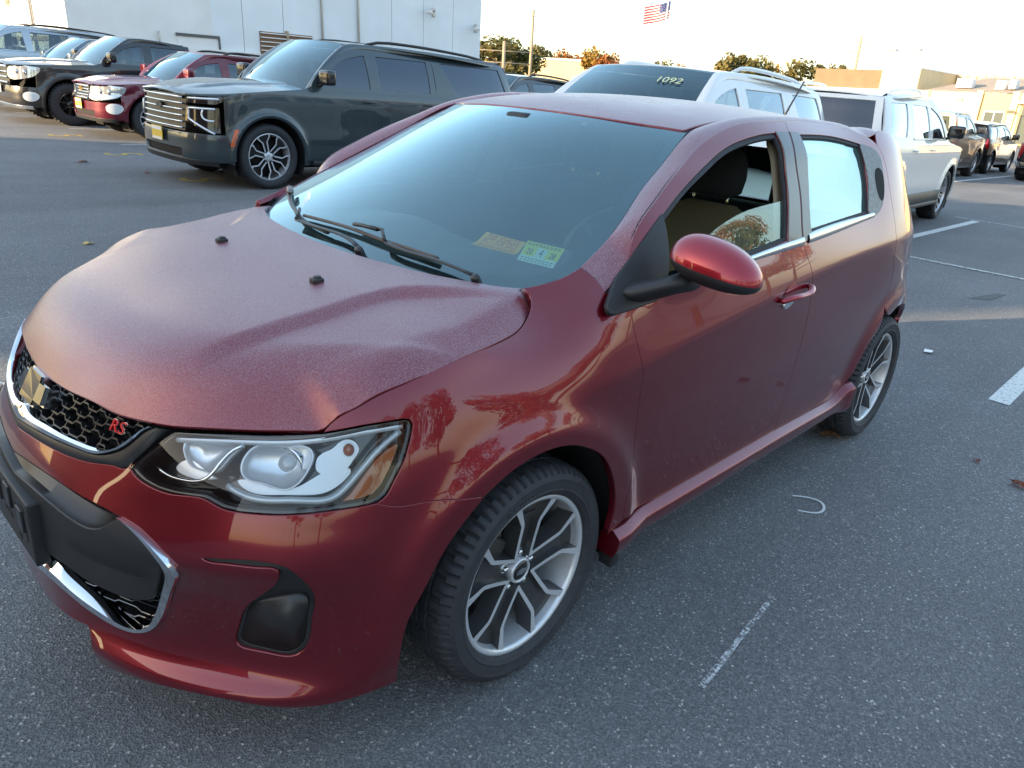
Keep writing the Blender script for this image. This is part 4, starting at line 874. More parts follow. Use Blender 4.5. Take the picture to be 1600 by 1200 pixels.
# ---- handles
def handle(x0,zc,par_s):
    bowl=closedsm([(x0+.0,zc-.004),(x0-.018,zc+.020),(x0-.060,zc+.032),(x0-.106,zc+.021),(x0-.195,zc+.006),(x0-.13,zc-.010),(x0-.06,zc-.014)],.008)
    o=panel('handle_bowl',wallX,bowl,M_RED2,CAR,h=.012,sgn=WS,d=.0012,edge=None,inset=0,dfun=lambda s,z:-.0)
    c=[(x0+.030,zc-.018),(x0-.01,zc-.006),(x0-.10,zc-.004),(x0-.17,zc+.004),(x0-.20,zc+.009)]
    P=[tuple(v) for v in wp(smoothc(c,.012),0)];n_=len(P);ds=np.interp(np.linspace(0,1,n_),[0,.12,.3,.75,.92,1],[.004,.022,.034,.034,.02,.004]);P=[tuple(v) for v in wp(smoothc(c,.012),ds if False else 0)+surfN(wallX,smoothc(c,.012))*WS*ds[:,None]]
    b=B().tube(P,[.010]+[.0135]*(n_-2)+[.010],12,flat=.75);h_=b.build('door_handle',M_RED2,CAR)
    k=closedsm([(x0+.0,zc-.034),(x0-.06,zc-.020),(x0-.07,zc-.030),(x0-.045,zc-.044),(x0-.01,zc-.046)],.006)
    panel('handle_plate',wallX,k,M_CHROME,h_,h=.012,sgn=WS,d=.010,edge=[(.001,.001),(.002,.009)],inset=0)
handle(-1.172,.937,None)
M_=None
# ---- skirts
def skirt(s):
    xs=np.concatenate([np.linspace(-.322,-1.95,30),np.linspace(-2.0,-2.105,8)])
    L=[]
    zt=np.interp(xs,[-2.105,-2.06,-2.0,-1.93,-1.4,-.32][::1],[.405,.398,.366,.348,.352,.345]);yb=wall(xs,zt)[:,1]
    for dy,dz in ((-.03,.004),(.0,.0),(.004,-.001),(.024,-.016),(.029,-.020),(.030,-.028),(.026,-.060),(.014,-.086),(.008,-.090),(-.06,-.085)):
        L.append([(x,s*(y+dy),z+dz if dz>-.05 else min(z+dz,.35+dz)) for x,y,z in zip(xs,yb,zt)])
    o=B().loft(L,closed=False)
    # ends
    a=[l[0] for l in L];c=[l[-1] for l in L];o.add(a,[tuple(range(len(a)))]);o.add(c,[tuple(range(len(c)))[::-1]])
    ob=o.build('side_skirt',M_REDSIDE,CAR);fixn(ob);ob.data.set_sharp_from_angle(angle=R_(50))
skirt(1);skirt(-1)
# ---- black tubes sunk in the panel gaps, standing in for their shade
def gapline(name,c,r=.0042,d=-.0065,fn=None):
    q=smoothc(c,.02)
    for s in (1,-1):
        P=wp(q,d) if fn is None else fn(q);B().tube([(x,s*y,z) for x,y,z in P],r,6).build(name,M_DARK,CAR)
gapline('door_gap_shade',[(-.36,1.122)]+gF[0:1]+gF[1:] if 0 else gF);gapline('door_gap_shade',gB,.0055);gapline('door_gap_shade',topR[-1:]+gR[1:],.0045);gapline('door_gap_shade',gU,.0048,-.007)
gapline('bumper_gap_shade',seam,.0028,-.004);gapline('pillar_gap_shade',pil[2:],.004)
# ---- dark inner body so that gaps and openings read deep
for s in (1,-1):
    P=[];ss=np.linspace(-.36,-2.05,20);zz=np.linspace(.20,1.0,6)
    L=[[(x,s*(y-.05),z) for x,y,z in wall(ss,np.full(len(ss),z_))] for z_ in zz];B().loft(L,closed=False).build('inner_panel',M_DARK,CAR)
def well(cx,r,s,zc=.315):
    b=B();n=24;A=np.linspace(-.25,math.pi+.25,n);xx=cx+r*np.cos(A);zz=zc+r*np.sin(A)
    SS_=np.linspace(SR,SF,400)
    yo=[]
    for x,z in zip(xx,zz):
        w_=wall(SS_,np.full(400,max(z,.2)));k=np.argmin(abs(w_[:,0]-x)+10*(w_[:,1]<.3));yo.append(min(.852,w_[k,1]-.03))
    yo=np.array(yo);L=[list(zip(xx,s*yo,zz)),list(zip(xx,s*np.minimum(yo,.78),zz)),list(zip(xx,np.full(n,s*.52),zz))]
    b.loft(L,closed=False);b.add([(x,s*.52,z) for x,z in zip(xx,zz)],[tuple(range(n))]);b.build('arch_liner',M_LINER,CAR)
for s in (1,-1): well(.03,.405,s);well(-2.52,.405,s)
B().box(-2.9,.70,-.55,.55,.17,.22).build('underbody',M_DARK,CAR,smooth=False)
B().box(-.12,.60,-.50,.50,.22,.80).build('engine_block',M_DARK,CAR,smooth=False)
for s in (1,-1): B().rbox(-.375,-.335,s*.855-.025,s*.855+.025,.205,.32,.01).build('mud_flap',M_BLACKP,CAR)
# ---- interior
def seat(x,y,name='seat',sun_tint=False,hx=0):
    S_=B();q=Matrix.Translation((x,y,.55))
    S_.rbox(-.02,.52,-.25,.25,-.10,.06,.05,q@Matrix.Rotation(R_(-6),4,'Y'))
    st=S_.build(name,M_SUNFAB if sun_tint else M_FABRIC,CAR)
    L=[]
    prof=[(-.02,.0,.24,.075),(-.05,.15,.255,.085),(-.10,.30,.255,.085),(-.15,.45,.235,.07),(-.185,.545,.19,.055),(-.20,.585,.11,.035)]
    for dx,dz,hw,th in prof:
        L.append([(x+dx-.02+th*math.sin(a)*(1.0 if abs(math.cos(a))<.6 else 1.25),y+hw*math.copysign(abs(math.cos(a))**.55,math.cos(a)),.57+dz) for a in np.linspace(0,2*math.pi,33)[:-1]])
    bk=B().loft(L,cap=True).build('backrest',M_SUNFAB if sun_tint else M_FABRIC,CAR);fixn(bk)
    hz=.57+.585
    L=[]
    for dx,dz,hw,th in ((-.20,.035,.10,.03),(-.205,.055,.128,.048),(-.21,.11,.135,.055),(-.215,.17,.125,.05),(-.22,.205,.10,.04),(-.222,.222,.06,.02)):
        L.append([(x+dx+.005+hx+th*math.sin(a),y+hw*math.copysign(abs(math.cos(a))**.6,math.cos(a)),hz+dz-.0) for a in np.linspace(0,2*math.pi,29)[:-1]])
    h_=B().loft(L,cap=True).build('headrest',M_FABRIC,CAR);fixn(h_)
    for dy in (-.075,.075): B().tube([(x-.205,y+dy,hz-.03),(x-.205+hx,y+dy,hz+.06)],.006,8).build('headrest_post',M_BRASS,h_)
seat(-1.24,.37,sun_tint=True);seat(-1.36,-.37)
S_=B().rbox(-2.25,-1.75,-.62,.62,.42,.60,.06).rbox(-2.40,-2.22,-.62,.62,.55,1.08,.06);S_.build('rear_seat',M_FABRIC,CAR)
# dash: swept profile with a hood over the dials
def dashf(u,v): # u=y, v along profile
    u=np.asarray(u,float);v=np.asarray(v,float);x0=screen(u,np.full_like(u,.985))-.03
    x=x0-v*.62;hum=.075*np.exp(-((u-.37)/.17)**2)*sst((v-.45)/.3)*sst((1.08-v)/.2)+.03*np.exp(-((u+.34)/.22)**2)*sst((v-.3)/.35)
    z=.972+.028*np.sin(np.pi*np.minimum(v,1)*.62)+hum-.30*sst((v-.97)/.16)+.008*np.exp(-((v-.33)/.03)**2)
    return np.column_stack([x,u,z])
panel('dashboard',dashf,resample([(-.70,0),(.70,0),(.70,1.14),(-.70,1.14),(-.70,0)],.03)[:-1],M_DASH,CAR,h=.03,sgn=1 if surfN(dashf,np.array([[0.,.5]]))[0,2]>0 else -1,edge=None,inset=0)
b=B()
for i in range(10): y=.18+i*.034;b.box(-.155-.004*i*0,-.10,y,y+.012,.985,.990)
b.build('defrost_vent',M_DARK,CAR,smooth=False)
sw=bmesh.new();Mx=Matrix.Translation((-.80,.37,.99))@Matrix.Rotation(R_(62),4,'Y')
b=B();b.tube([tuple(Mx@Vector((.185*math.cos(a),.185*math.sin(a),0))) for a in np.linspace(0,2*math.pi,41)],.0145,10,cap=False)
for a in (0,2.2,-2.2): b.tube([tuple(Mx@Vector((.05*math.cos(a),.05*math.sin(a),-.02))),tuple(Mx@Vector((.18*math.cos(a),.18*math.sin(a),0)))],.015,8)
b.lathe([(.0005,.02),(.06,.012),(.075,-.02)],24,Mx@Matrix.Rotation(R_(90),4,'X'));b.build('steering_wheel',M_STEER,CAR)
b=B().rbox(-.80,-.76,-.10,.14,1.335,1.395,.02,Matrix.Translation((-.78,.03,1.365))@Matrix.Rotation(R_(28),4,'Z')@Matrix.Translation((.78,-.03,-1.365)));mr=b.build('rear_view_mirror',M_BLACKP,CAR)
B().rbox(-.80,-.68,-.055,.055,1.395,1.44,.02).build('mirror_mount',M_BLACKP,mr)
panel('headliner',rooff,loop([[(a-.12,b*.93) for a,b in rf],[(-1.006,.507),(-1.2,.515),(-2.0,.51),(-2.9,.44)],[(-2.9,.44),(-2.95,0)],m([(-2.9,.44),(-2.95,0)]),m([(-1.006,.507),(-1.2,.515),(-2.0,.51),(-2.9,.44)]),m([(a-.12,b*.93) for a,b in rf])],.05),M_HEADL,CAR,h=.1,sgn=RS_,d=-.045,edge=None)
for s in (1,-1):
    bp=[(-1.245,1.05),(-1.275,1.25),(-1.30,1.40),(-1.33,1.46),(-1.42,1.46),(-1.44,1.40),(-1.42,1.25),(-1.395,1.05)]
    panel('pillar_trim',wallX,closedsm(bp,.02),M_TRIM,CAR,h=.04,sgn=WS,d=-.045,edge=[(0,.02)],mirror=s<0)
    panel('pillar_trim',wallX,closedsm([(-2.0,1.16),(-1.97,1.42),(-2.2,1.44),(-2.6,1.36),(-2.5,1.10)],.03),M_TRIM,CAR,h=.06,sgn=WS,d=-.04,edge=None,mirror=s<0)
    L=[[(x,s*(y-o),z) for x,y,z in wall(np.linspace(-.42,-2.3,20),np.full(20,z_))] for z_,o in ((.45,.09),(.75,.10),(.92,.13),(1.0,.10),(1.07,.05))];B().loft(L,closed=False).build('door_trim',M_FABRIC,CAR)
B().tube([(-1.36,.665,1.40),(-1.36,.66,1.15),(-1.33,.64,.80)],.022,6,flat=.15).build('seat_belt',M_BLACKP,CAR)
B().box(-2.6,-.3,-.7,.7,.25,.27).build('cabin_floor',M_DARK,CAR,smooth=False)
# ---- wheels
def wheel(x,s,camber,steer,yc=.752,phi=13):
    W=B();prof=[(.2275,.078),(.2285,.086),(.2315,.0865),(.2325,.083)]
    # rim lip and barrel
    w=B().lathe([(.2345,.080),(.2335,.0875),(.2265,.0885),(.2185,.0845),(.2165,.076),(.210,.045),(.203,-.02),(.206,-.09)],72)
    root=w.build('wheel',M_RIM,CAR)
    root.location=(x,s*yc,.315);root.rotation_euler=(camber*s if s>0 else -camber,0,steer+(0 if s>0 else math.pi))
    # tyre with shoulder cuts and grooves
    hp=[(.2300,.082),(.233,.092),(.240,.0985),(.2485,.1015),(.2500,.1035),(.2530,.1035),(.2545,.1025),(.270,.1052),(.279,.1052),(.2815,.1062),(.2835,.1048),(.294,.100),(.302,.0925),(.3075,.086),(.3125,.0765),(.3150,.066),(.3160,.050),(.3162,.046),(.3095,.044),(.3095,.036),(.3164,.034),(.3168,.014),(.3100,.012),(.3100,.004),(.3168,.002)]
    hp+=[(r,-h) for r,h in hp[::-1]]
    n=288;V=[];F=[];m_=len(hp)
    for k in range(n):
        a=2*math.pi*k/n
        for r,h in hp:
            ah=abs(h);cut=.0085 if (k%4==0 and .058<ah<.0935 and r>.30) else 0
            if k%8==2 and .0<ah<.07 and r>.312: cut=.006
            V.append(((r-cut)*math.cos(a),h,(r-cut)*math.sin(a)))
    for k in range(n):
        for i in range(m_-1): F.append((k*m_+i,k*m_+i+1,((k+1)%n)*m_+i+1,((k+1)%n)*m_+i))
    t=mesh('tyre',V,F,M_RUBBER,root);fixn(t);t.data.set_sharp_from_angle(angle=R_(35))
    def arc(c,r0,a0): 
        r=r0+c.y;a=a0-c.x/r0;return Vector((r*math.cos(a),.1045+c.z,r*math.sin(a)))
    if s>0:
        for txt,a0 in (('PRINX',1.30),('PRINX',1.30+math.pi)):
            textmesh('tyre_lettering',txt,.027,.0012,M_RUBBERL,root,None,1.35,lambda c:arc(c,.2655,a0 if 1 else 0))
    # spokes: five pairs of machined ribs with a dark channel
    def face(r): return .060+.024*min(max((r-.03)/.19,0),1)**1.3
    path=[(.036,.030,.0050),(.060,.0305,.0052),(.10,.0315,.0056),(.146,.0335,.0062),(.156,.036,.0064),(.186,.055,.0082),(.2085,.069,.011),(.2145,.0725,.0125)]
    for k in range(5):
        a0=R_(180-(phi+72*k)) # angle from +x towards +z
        ca,sa_=math.cos(a0),math.sin(a0)
        def pt(a,b_,h): return (a*ca-b_*sa_,h,a*sa_+b_*ca)
        top=B();side=B()
        for sg in (1,-1):
            T0=[];T1=[];D0=[];D1=[];I0=[]
            for i,(a,b_,w_) in enumerate(path):
                i0,i1=max(i-1,0),min(i+1,len(path)-1);tx,ty=path[i1][0]-path[i0][0],path[i1][1]-path[i0][1];l=math.hypot(tx,ty);nx,ny=-ty/l,tx/l
                r=math.hypot(a,b_);h=face(r)
                T0.append(pt(a+nx*w_,sg*(b_+ny*w_),h));T1.append(pt(a-nx*w_,sg*(b_-ny*w_),h))
                D0.append(pt(a+nx*(w_+.006),sg*(b_+ny*(w_+.006)),h-.050));D1.append(pt(a-nx*(w_+.004),sg*(b_-ny*(w_+.004)),h-.040))
            top.loft([T0,T1],closed=False);side.loft([D0,T0],closed=False);side.loft([T1,D1],closed=False)
        # channel floor between the ribs
        ch=[(.030,.0),(.036,.026),(.10,.026),(.148,.028),(.160,.034),(.172,.040)]
        fl=[pt(a,b_,face(a)-.020-.10*max(a-.14,0)) for a,b_ in ch];fr=[pt(a,-b_,face(a)-.020-.10*max(a-.14,0)) for a,b_ in ch]
        side.loft([fl,fr],closed=False)
        # pocket back wall sloping to the rim
        pk=[pt(.172,.040,face(.172)-.026),pt(.213,.062,.060),pt(.213,-.062,.060),pt(.172,-.040,face(.172)-.026)];side.add([pk[0],pk[1],pk[2],pk[3]],[(0,1,2,3)])
        sp_=side.build('spoke',M_RIMDARK,root,smooth=True);fixn(sp_);sp_.data.set_sharp_from_angle(angle=R_(30))
        o=top.build('spoke_face',M_RIM,root,smooth=False);fixn2(o)
        # lug nut in its pocket
        c=pt(.0525,0,face(.05)-.020);lg_=B().lathe([(.0005,.014),(.006,.0135),(.0085,.011),(.0095,.004),(.0105,.0)],6,Matrix.Translation(c));lg_.lathe([(.0105,.0),(.0135,.004),(.0150,.001)],16,Matrix.Translation(c))
        lg_.build('lug_nut',M_SATCHROME,root)
    hb=B().lathe([(.0285,.056),(.0295,.0615),(.0345,.062),(.037,.059),(.038,.03)],40);hb.build('hub_ring',M_RIM,root)
    cp=B().lathe([(.0005,.064),(.018,.0635),(.026,.062),(.0292,.058),(.0292,.04)],36).build('centre_cap',M_GLOSSB,root)
    e=B();q=[(a*.19,.0655,b_*.19) for a,b_ in em];e.add(q+[(a,.06,c) for a,_,c in q],[tuple(range(12))]+[(i,(i+1)%12,12+(i+1)%12,12+i) for i in range(12)]);o=e.build('cap_emblem',M_SATCHROME,root,smooth=False);fixn(o)
    B().lathe([(.05,.012),(.135,.012),(.140,.006),(.140,-.004),(.135,-.010),(.05,-.010)],48).build('brake_disc',M_STEEL,root)
    B().rbox(.075,.150,-.03,.035,-.06,.06,.012,Matrix.Rotation(R_(-35),4,'Y')).build('brake_caliper',M_CALIPER,root)
    B().lathe([(.0005,-.03),(.20,-.035),(.205,-.08)],40).build('wheel_back',M_DARK,root)
    return root
def fixn2(o):
    me=o.data;bm=bmesh.new();bm.from_mesh(me)
    for f in bm.faces:
        f.normal_update()
        if f.normal.y<0:f.normal_flip()
    bm.to_mesh(me);bm.free()
wheel(0,1,.0241,.0187,phi=13);wheel(-2.525,1,.016,.006,phi=30)
wheel(0,-1,.0241,.0187,phi=13);wheel(-2.525,-1,.016,-.006,phi=40)
# ---- stuck on / lying behind the screen
def decal(name,pts,mat,parent,d,curl=None,n=10):
    """flat sheet spanned by four screen points a,b,c,d"""
    a,b_,c,e=[np.array(p) for p in pts];V=[];F=[];uv=[]
    for j in range(n+1):
        for i in range(n+1):
            u,v=i/n,j/n;p=(a*(1-u)+b_*u)*(1-v)+(e*(1-u)+c*u)*v
            V.append(sp([p],d+(curl(u,v) if curl else 0))[0])
    for j in range(n):
        for i in range(n): F.append((j*(n+1)+i,j*(n+1)+i+1,(j+1)*(n+1)+i+1,(j+1)*(n+1)+i))
    o=mesh(name,V,F,mat,parent);fixn(o);return o
def stext(name,txt,size,pts,u,v,mat,parent,d,sx=1.0,curl=None):
    a,b_,c,e=[np.array(p) for p in pts]
    W_=np.linalg.norm(b_-a);H_=np.linalg.norm(e-a)
    def bend(q):
        uu=u+q.x/W_;vv=v-q.y/H_;p=(a*(1-uu)+b_*uu)*(1-vv)+(e*(1-uu)+c*uu)*vv
        return Vector(sp([p],d+q.z+(curl(uu,vv) if curl else 0))[0])
    return textmesh(name,txt,size,.0001,mat,parent,None,sx,bend)
M_YEL=simple('yellow_orange_paper',(.85,.42,.005),.6);M_ORT=simple('orange_print',(.62,.07,.0),.6);M_STY=simple('sticker_green_yellow',(.62,.68,.08),.5);M_STW=simple('sticker_pale_green',(.55,.74,.62),.5);M_INK=simple('black_ink',(.02,.03,.02),.6);M_PAPER=simple('white_paper',(.62,.70,.66),.8)
npts=[(.372,1.147),(.505,1.140),(.520,1.106),(.380,1.110)]
cur=lambda u,v:.012*max(0,v-.62)**1.5*4+.018*max(0,.14-u)*max(0,v-.3)
no=decal('not_for_sale_notice',npts,M_YEL,None,-.018,cur);tag(no,'curling yellow paper notice reading not for sale inside the red car windscreen','notice')
stext('notice_lettering','THIS VEHICLE',.0165,npts,.5,.20,M_ORT,no,-.0174,1.05,cur)
stext('notice_lettering','NOT FOR SALE',.0165,npts,.5,.46,M_ORT,no,-.0174,1.0,cur)
lines=B()
for r_,(v0,v1) in enumerate(((.66,.685),(.75,.77),(.83,.85),(.90,.915))):
    k=0;u=.08
    rng=random.Random(r_)
    while u<.92:
        w_=rng.uniform(.03,.09);q=[]
        for uu,vv in ((u,v0),(min(u+w_,.94),v0),(min(u+w_,.94),v1),(u,v1)):
            a,b_,c,e=[np.array(p) for p in npts];p=(a*(1-uu)+b_*uu)*(1-vv)+(e*(1-uu)+c*uu)*vv;q.append(sp([p],-.0172+cur(uu,vv))[0])
        lines.add(q,[(0,1,2,3)]);u+=w_+.02
lines.build('small_print',M_ORT,no,smooth=False)
spt=[(.513,1.139),(.622,1.134),(.646,1.094),(.541,1.098)]
stk=decal('inspection_sticker',spt,M_STY,CAR,-.0075)
a,b_,c,e=[np.array(p) for p in spt]
def sub(u0,u1,v0,v1): 
    f=lambda uu,vv:tuple((a*(1-uu)+b_*uu)*(1-vv)+(e*(1-uu)+c*uu)*vv);return [f(u0,v0),f(u1,v0),f(u1,v1),f(u0,v1)]
decal('sticker_band',sub(0,1,.70,1),M_STW,stk,-.0069);decal('sticker_window',sub(.37,.65,.24,.74),M_STW,stk,-.0066)
stext('sticker_digits','20',.020,spt,.20,.50,M_INK,stk,-.0064,.9);stext('sticker_digits','4',.026,spt,.51,.49,M_INK,stk,-.0062,.9);stext('sticker_digits','28',.020,spt,.82,.50,M_INK,stk,-.0064,.9)
lines=B()
for v in (.08,.15,.80,.90):
    for i in range(9):
        q=[sp([p],-.0064)[0] for p in sub(.06+i*.1,.06+i*.1+.07,v,v+.03)];lines.add(q,[(0,1,2,3)])
lines.build('small_print',M_INK,stk,smooth=False)
# printed sheet lying on the dashboard behind the glass
def dsheet(name,y0,y1,v0,v1,mat,par,dz,n=10,skew=0):
    V=[];F=[]
    for j in range(n+1):
        for i in range(n+1):
            y=y0+(y1-y0)*i/n;v=v0+(v1-v0)*j/n+skew*(i/n);q=dashf(np.array([y]),np.array([v]))[0];V.append((q[0],q[1],q[2]+dz))
    for j in range(n):
        for i in range(n): F.append((j*(n+1)+i,j*(n+1)+i+1,(j+1)*(n+1)+i+1,(j+1)*(n+1)+i))
    o=mesh(name,V,F,mat,par);fixn(o);return o
ps=dsheet('printed_sheet',.30,.62,-.02,.24,M_PAPER,None,.006);tag(ps,'pale sheet of lined print lying on the dashboard under the red car windscreen','paper')
for i in range(9): dsheet('print_line',.315+i*.034,.322+i*.034,.02,.21,M_INKG,ps,.0075,n=3)

# ================================================================ other vehicles
UPV=Vector((.018,-.022,1)).normalized();TILT=Vector((0,0,1)).rotation_difference(UPV).to_matrix().to_4x4()
class Body:
    """rounded-box car skin: plan curve s -> (x,y), inward offset over height"""
    def __init__(s,P):
        fo,rx,w=P['fo'],P['rear'],P['w'];c=P.get('corner',.42);rc=.30
        bp=[(fo,0),(fo-.012,.35*w),(fo-.055,.62*w),(fo-.15,.82*w),(fo-c*.72,.945*w),(fo-c*1.15,.985*w),(fo-c*1.15-.4,w),((fo+rx)/2,w),(rx+.75,w*.995),(rx+rc*1.1,w*.97),(rx+rc*.4,w*.90),(rx+.05,w*.72),(rx,w*.35),(rx,0)]
        f=np.array([(a,-b) for a,b in bp[3:0:-1]]+bp+[(a,-b) for a,b in bp[-2:-5:-1]])
        sl=np.concatenate([[0],np.cumsum(np.hypot(*np.diff(f,axis=0).T))]);i0=3+6;ref=sl[i0]
        sl=ref-sl+f[i0,0];o=np.argsort(sl);s.bs=spl(sl[o],f[o]);s.SN=sl[3:3+len(bp)];s.SF,s.SR=s.SN[0],s.SN[-1]
        b,H=P['belt'],P['H'];hz=P['hoodf']
        side=[(.15,.07),(.30,.02),(.45,.0),(.62,-.006),(.8,.0),(b-.22,-.004),(b-.10,.004),(b,.030),(b+.12,.058),(b+.30,.118),(H-.16,.20),(H-.05,.285),(H+.1,.42)]
        fr=[(.15,.09),(.30,.03),(.45,.0),(.6,.0),(.72,.02),(hz-.25,.035),(hz-.06,.055),(hz+.02,.09),(hz+.2,.3),(H,.6)]
        re=[(.15,.08),(.3,.02),(.5,.0),(.7,.01),(.95,.015),(b,.05),(b+.3,.05+P.get('rslope',.3)*.5),(H-.12,.06+P.get('rslope',.3)*.9),(H,.10+P.get('rslope',.3)*1.2)]
        zs=np.arange(.15,H+.08,.05);g=lambda p:pchip([a for a,_ in p],[q for _,q in p],zs)
        S_,F_,R__=g(side),g(fr),g(re);cols=[]
        wt=[0,0,0,.0,.25,.7,1,1,1,.8,.4,0,0,0]
        for i,k in enumerate(wt): cols.append(S_*k+(F_ if i<6 else R__)*(1-k))
        s.V=np.array(cols)[::-1];s.cs=Card(s.SN[::-1]);s.cz=Card(zs);s.P=P
    def __call__(s,sv,z):
        sv=np.asarray(sv,float);z=np.asarray(z,float);m=sv>s.SF;sv=np.where(m,2*s.SF-sv,sv);m2=sv<s.SR;sv=np.where(m2,2*s.SR-sv,sv);m=m|m2
        p=s.bs(sv);e=1e-3;t=s.bs(sv-e)-s.bs(sv+e);t/=np.linalg.norm(t,axis=1,keepdims=True);n=np.stack([-t[:,1],t[:,0]],1);n*=np.sign((n*(p-[-1.2,0])).sum(1))[:,None]
        o=((s.cs(sv)@s.V)*s.cz(z)).sum(1)
        for cx in (0,-s.P['wb']):
            r=np.hypot(p[:,0]-cx,z-s.P['r']);R0=s.P['r']+.11;o=o-P_FL*np.exp(-(np.maximum(r-R0,0)/.05)**2)*sst((r-R0+.12)/.1)
        q=p-n*o[:,None];q=np.column_stack([q,z]);q[m]*=[1,-1,1];return q
P_FL=.022
WHEELS={}
def road_wheel(style,r,wd,rr,x,y,s,par,steer=0):
    key=(style,r,rr)
    if key not in WHEELS:
        fac,dk=STYLES[style]
        t=B().lathe([(rr-.005,-wd*.42),(rr+.01,-wd*.48),(r-.06,-wd*.52),(r-.02,-wd*.47),(r,-wd*.36),(r,wd*.36),(r-.02,wd*.47),(r-.035,wd*.50),(r-.06,wd*.52),(rr+.03,wd*.50),(rr+.008,wd*.47),(rr-.005,wd*.40)],56)
        k=4 if style=='offroad' else 0
        if k:
            for i in range(34):
                a=2*math.pi*i/34
                for sg in (1,-1): t.box(-.022,.022,sg*wd*.25-.05,sg*wd*.25+.05,r-.012,r+.008,Matrix.Rotation(a+(.09 if sg>0 else 0),4,'Y'))
        rim=B().lathe([(rr,wd*.36),(rr,wd*.40),(rr-.014,wd*.41),(rr-.022,wd*.34),(rr-.03,0),(rr-.02,-wd*.4)],56)
        face=B();dark=B();h=wd*.36;hub=lambda q:h-.03+.03*(q/rr)
        n={'y6':6,'offroad':8,'five':5,'six':6,'multi':10}[style]
        for i in range(n):
            a=2*math.pi*i/n+.26;ca,sa=math.cos(a),math.sin(a);pt=lambda u,v,hh:(u*ca-v*sa,hh,u*sa+v*ca)
            if style in ('y6','six'):
                for sg in (1,-1):
                    pa=[(.05,.024),(.62*rr,.030),(.80*rr,.075),(.985*rr,.088)];ww=[.008,.009,.011,.014]
                    T0=[pt(u,sg*(v-w_),hub(u)) for (u,v),w_ in zip(pa,ww)];T1=[pt(u,sg*(v+w_),hub(u)) for (u,v),w_ in zip(pa,ww)]
                    face.loft([T0,T1],closed=False);dark.loft([T1,[(p[0],p[1]-.05,p[2]) for p in T1]],closed=False);dark.loft([T0,[(p[0],p[1]-.05,p[2]) for p in T0]],closed=False)
                q=[pt(.03,.03,hub(.1)-.014),pt(.62*rr,.032,hub(.6*rr)-.012),pt(.82*rr,.075,hub(.8*rr)-.014),pt(.99*rr,.085,hub(rr)-.014)];q2=[pt(.03,-.03,hub(.1)-.014),pt(.62*rr,-.032,hub(.6*rr)-.012),pt(.82*rr,-.075,hub(.8*rr)-.014),pt(.99*rr,-.085,hub(rr)-.014)]
                dark.loft([q,q2],closed=False)
            else:
                w0,w1=(.022,.030) if style!='five' else (.034,.050)
                if style=='multi': w0,w1=.012,.016
                T0=[pt(.04,w0,hub(.04)),pt(.6*rr,w0,hub(.6*rr)),pt(.985*rr,w1,hub(rr))];T1=[pt(.04,-w0,hub(.04)),pt(.6*rr,-w0,hub(.6*rr)),pt(.985*rr,-w1,hub(rr))]
                face.loft([T0,T1],closed=False);dark.loft([T0,[(p[0],p[1]-.05,p[2]) for p in T0]],closed=False);dark.loft([T1,[(p[0],p[1]-.05,p[2]) for p in T1]],closed=False)
        face.lathe([(.0005,h-.012),(.035,h-.012),(.06,h-.022),(.065,h-.05)],24)
        for i in range(6): 
            a=2*math.pi*i/6;dark.lathe([(.0005,h-.008),(.010,h-.010),(.012,h-.03)],6,Matrix.Translation((.062*math.cos(a),0,.062*math.sin(a))))
        bk=B().lathe([(.0005,-.02),(rr-.03,-.02)],32).lathe([(.06,.02),(rr*.72,.02),(rr*.72,0)],32)
        ob=[]
        root=rim.build('wheel',fac);ob.append(root)
        for nm,b_,mt in (('tyre',t,M_RUBBER),('spoke_face',face,fac),('spoke_side',dark,dk),('wheel_back',bk,M_DARK)):
            o=b_.build(nm,mt,root,smooth=nm in('tyre','wheel_back'))
            if nm=='spoke_face': fixn2(o)
            elif nm!='spoke_side': fixn(o)
        fixn(root);root.data.set_sharp_from_angle(angle=R_(40));WHEELS[key]=[root,False]
    root,used=WHEELS[key]
    if used:
        r2=root.copy();COL.objects.link(r2)
        for c in root.children: c2=c.copy();COL.objects.link(c2);c2.parent=r2
        root=r2
    WHEELS[key][1]=True
    root.parent=par;root.location=(x,y,r);root.rotation_euler=(0,0,steer if s>0 else math.pi+steer);return root
STYLES={'y6':(M_RIM,M_GLOSSB),'offroad':(M_GLOSSB,M_GLOSSB),'five':(M_RIM,M_RIMDARK),'six':(M_RIM,M_RIMDARK),'multi':(M_RIM,M_RIMDARK)}
def poly_rect(x0,x1,z0,z1): return [[(x0,z0),(x1,z0)],[(x1,z0),(x1,z1)],[(x1,z1),(x0,z1)],[(x0,z1),(x0,z0)]]
def archcut(cx,r,zl,R0,n=14):
    """arch from front to rear above sill height zl"""
    a0=math.asin((zl-r)/R0) if abs(zl-r)<R0 else 0
    return [(cx+R0*math.cos(a),r+R0*math.sin(a)) for a in np.linspace(a0,math.pi-a0,n)]
EV=[(.003,.001),(.005,.006),(.005,.03)]
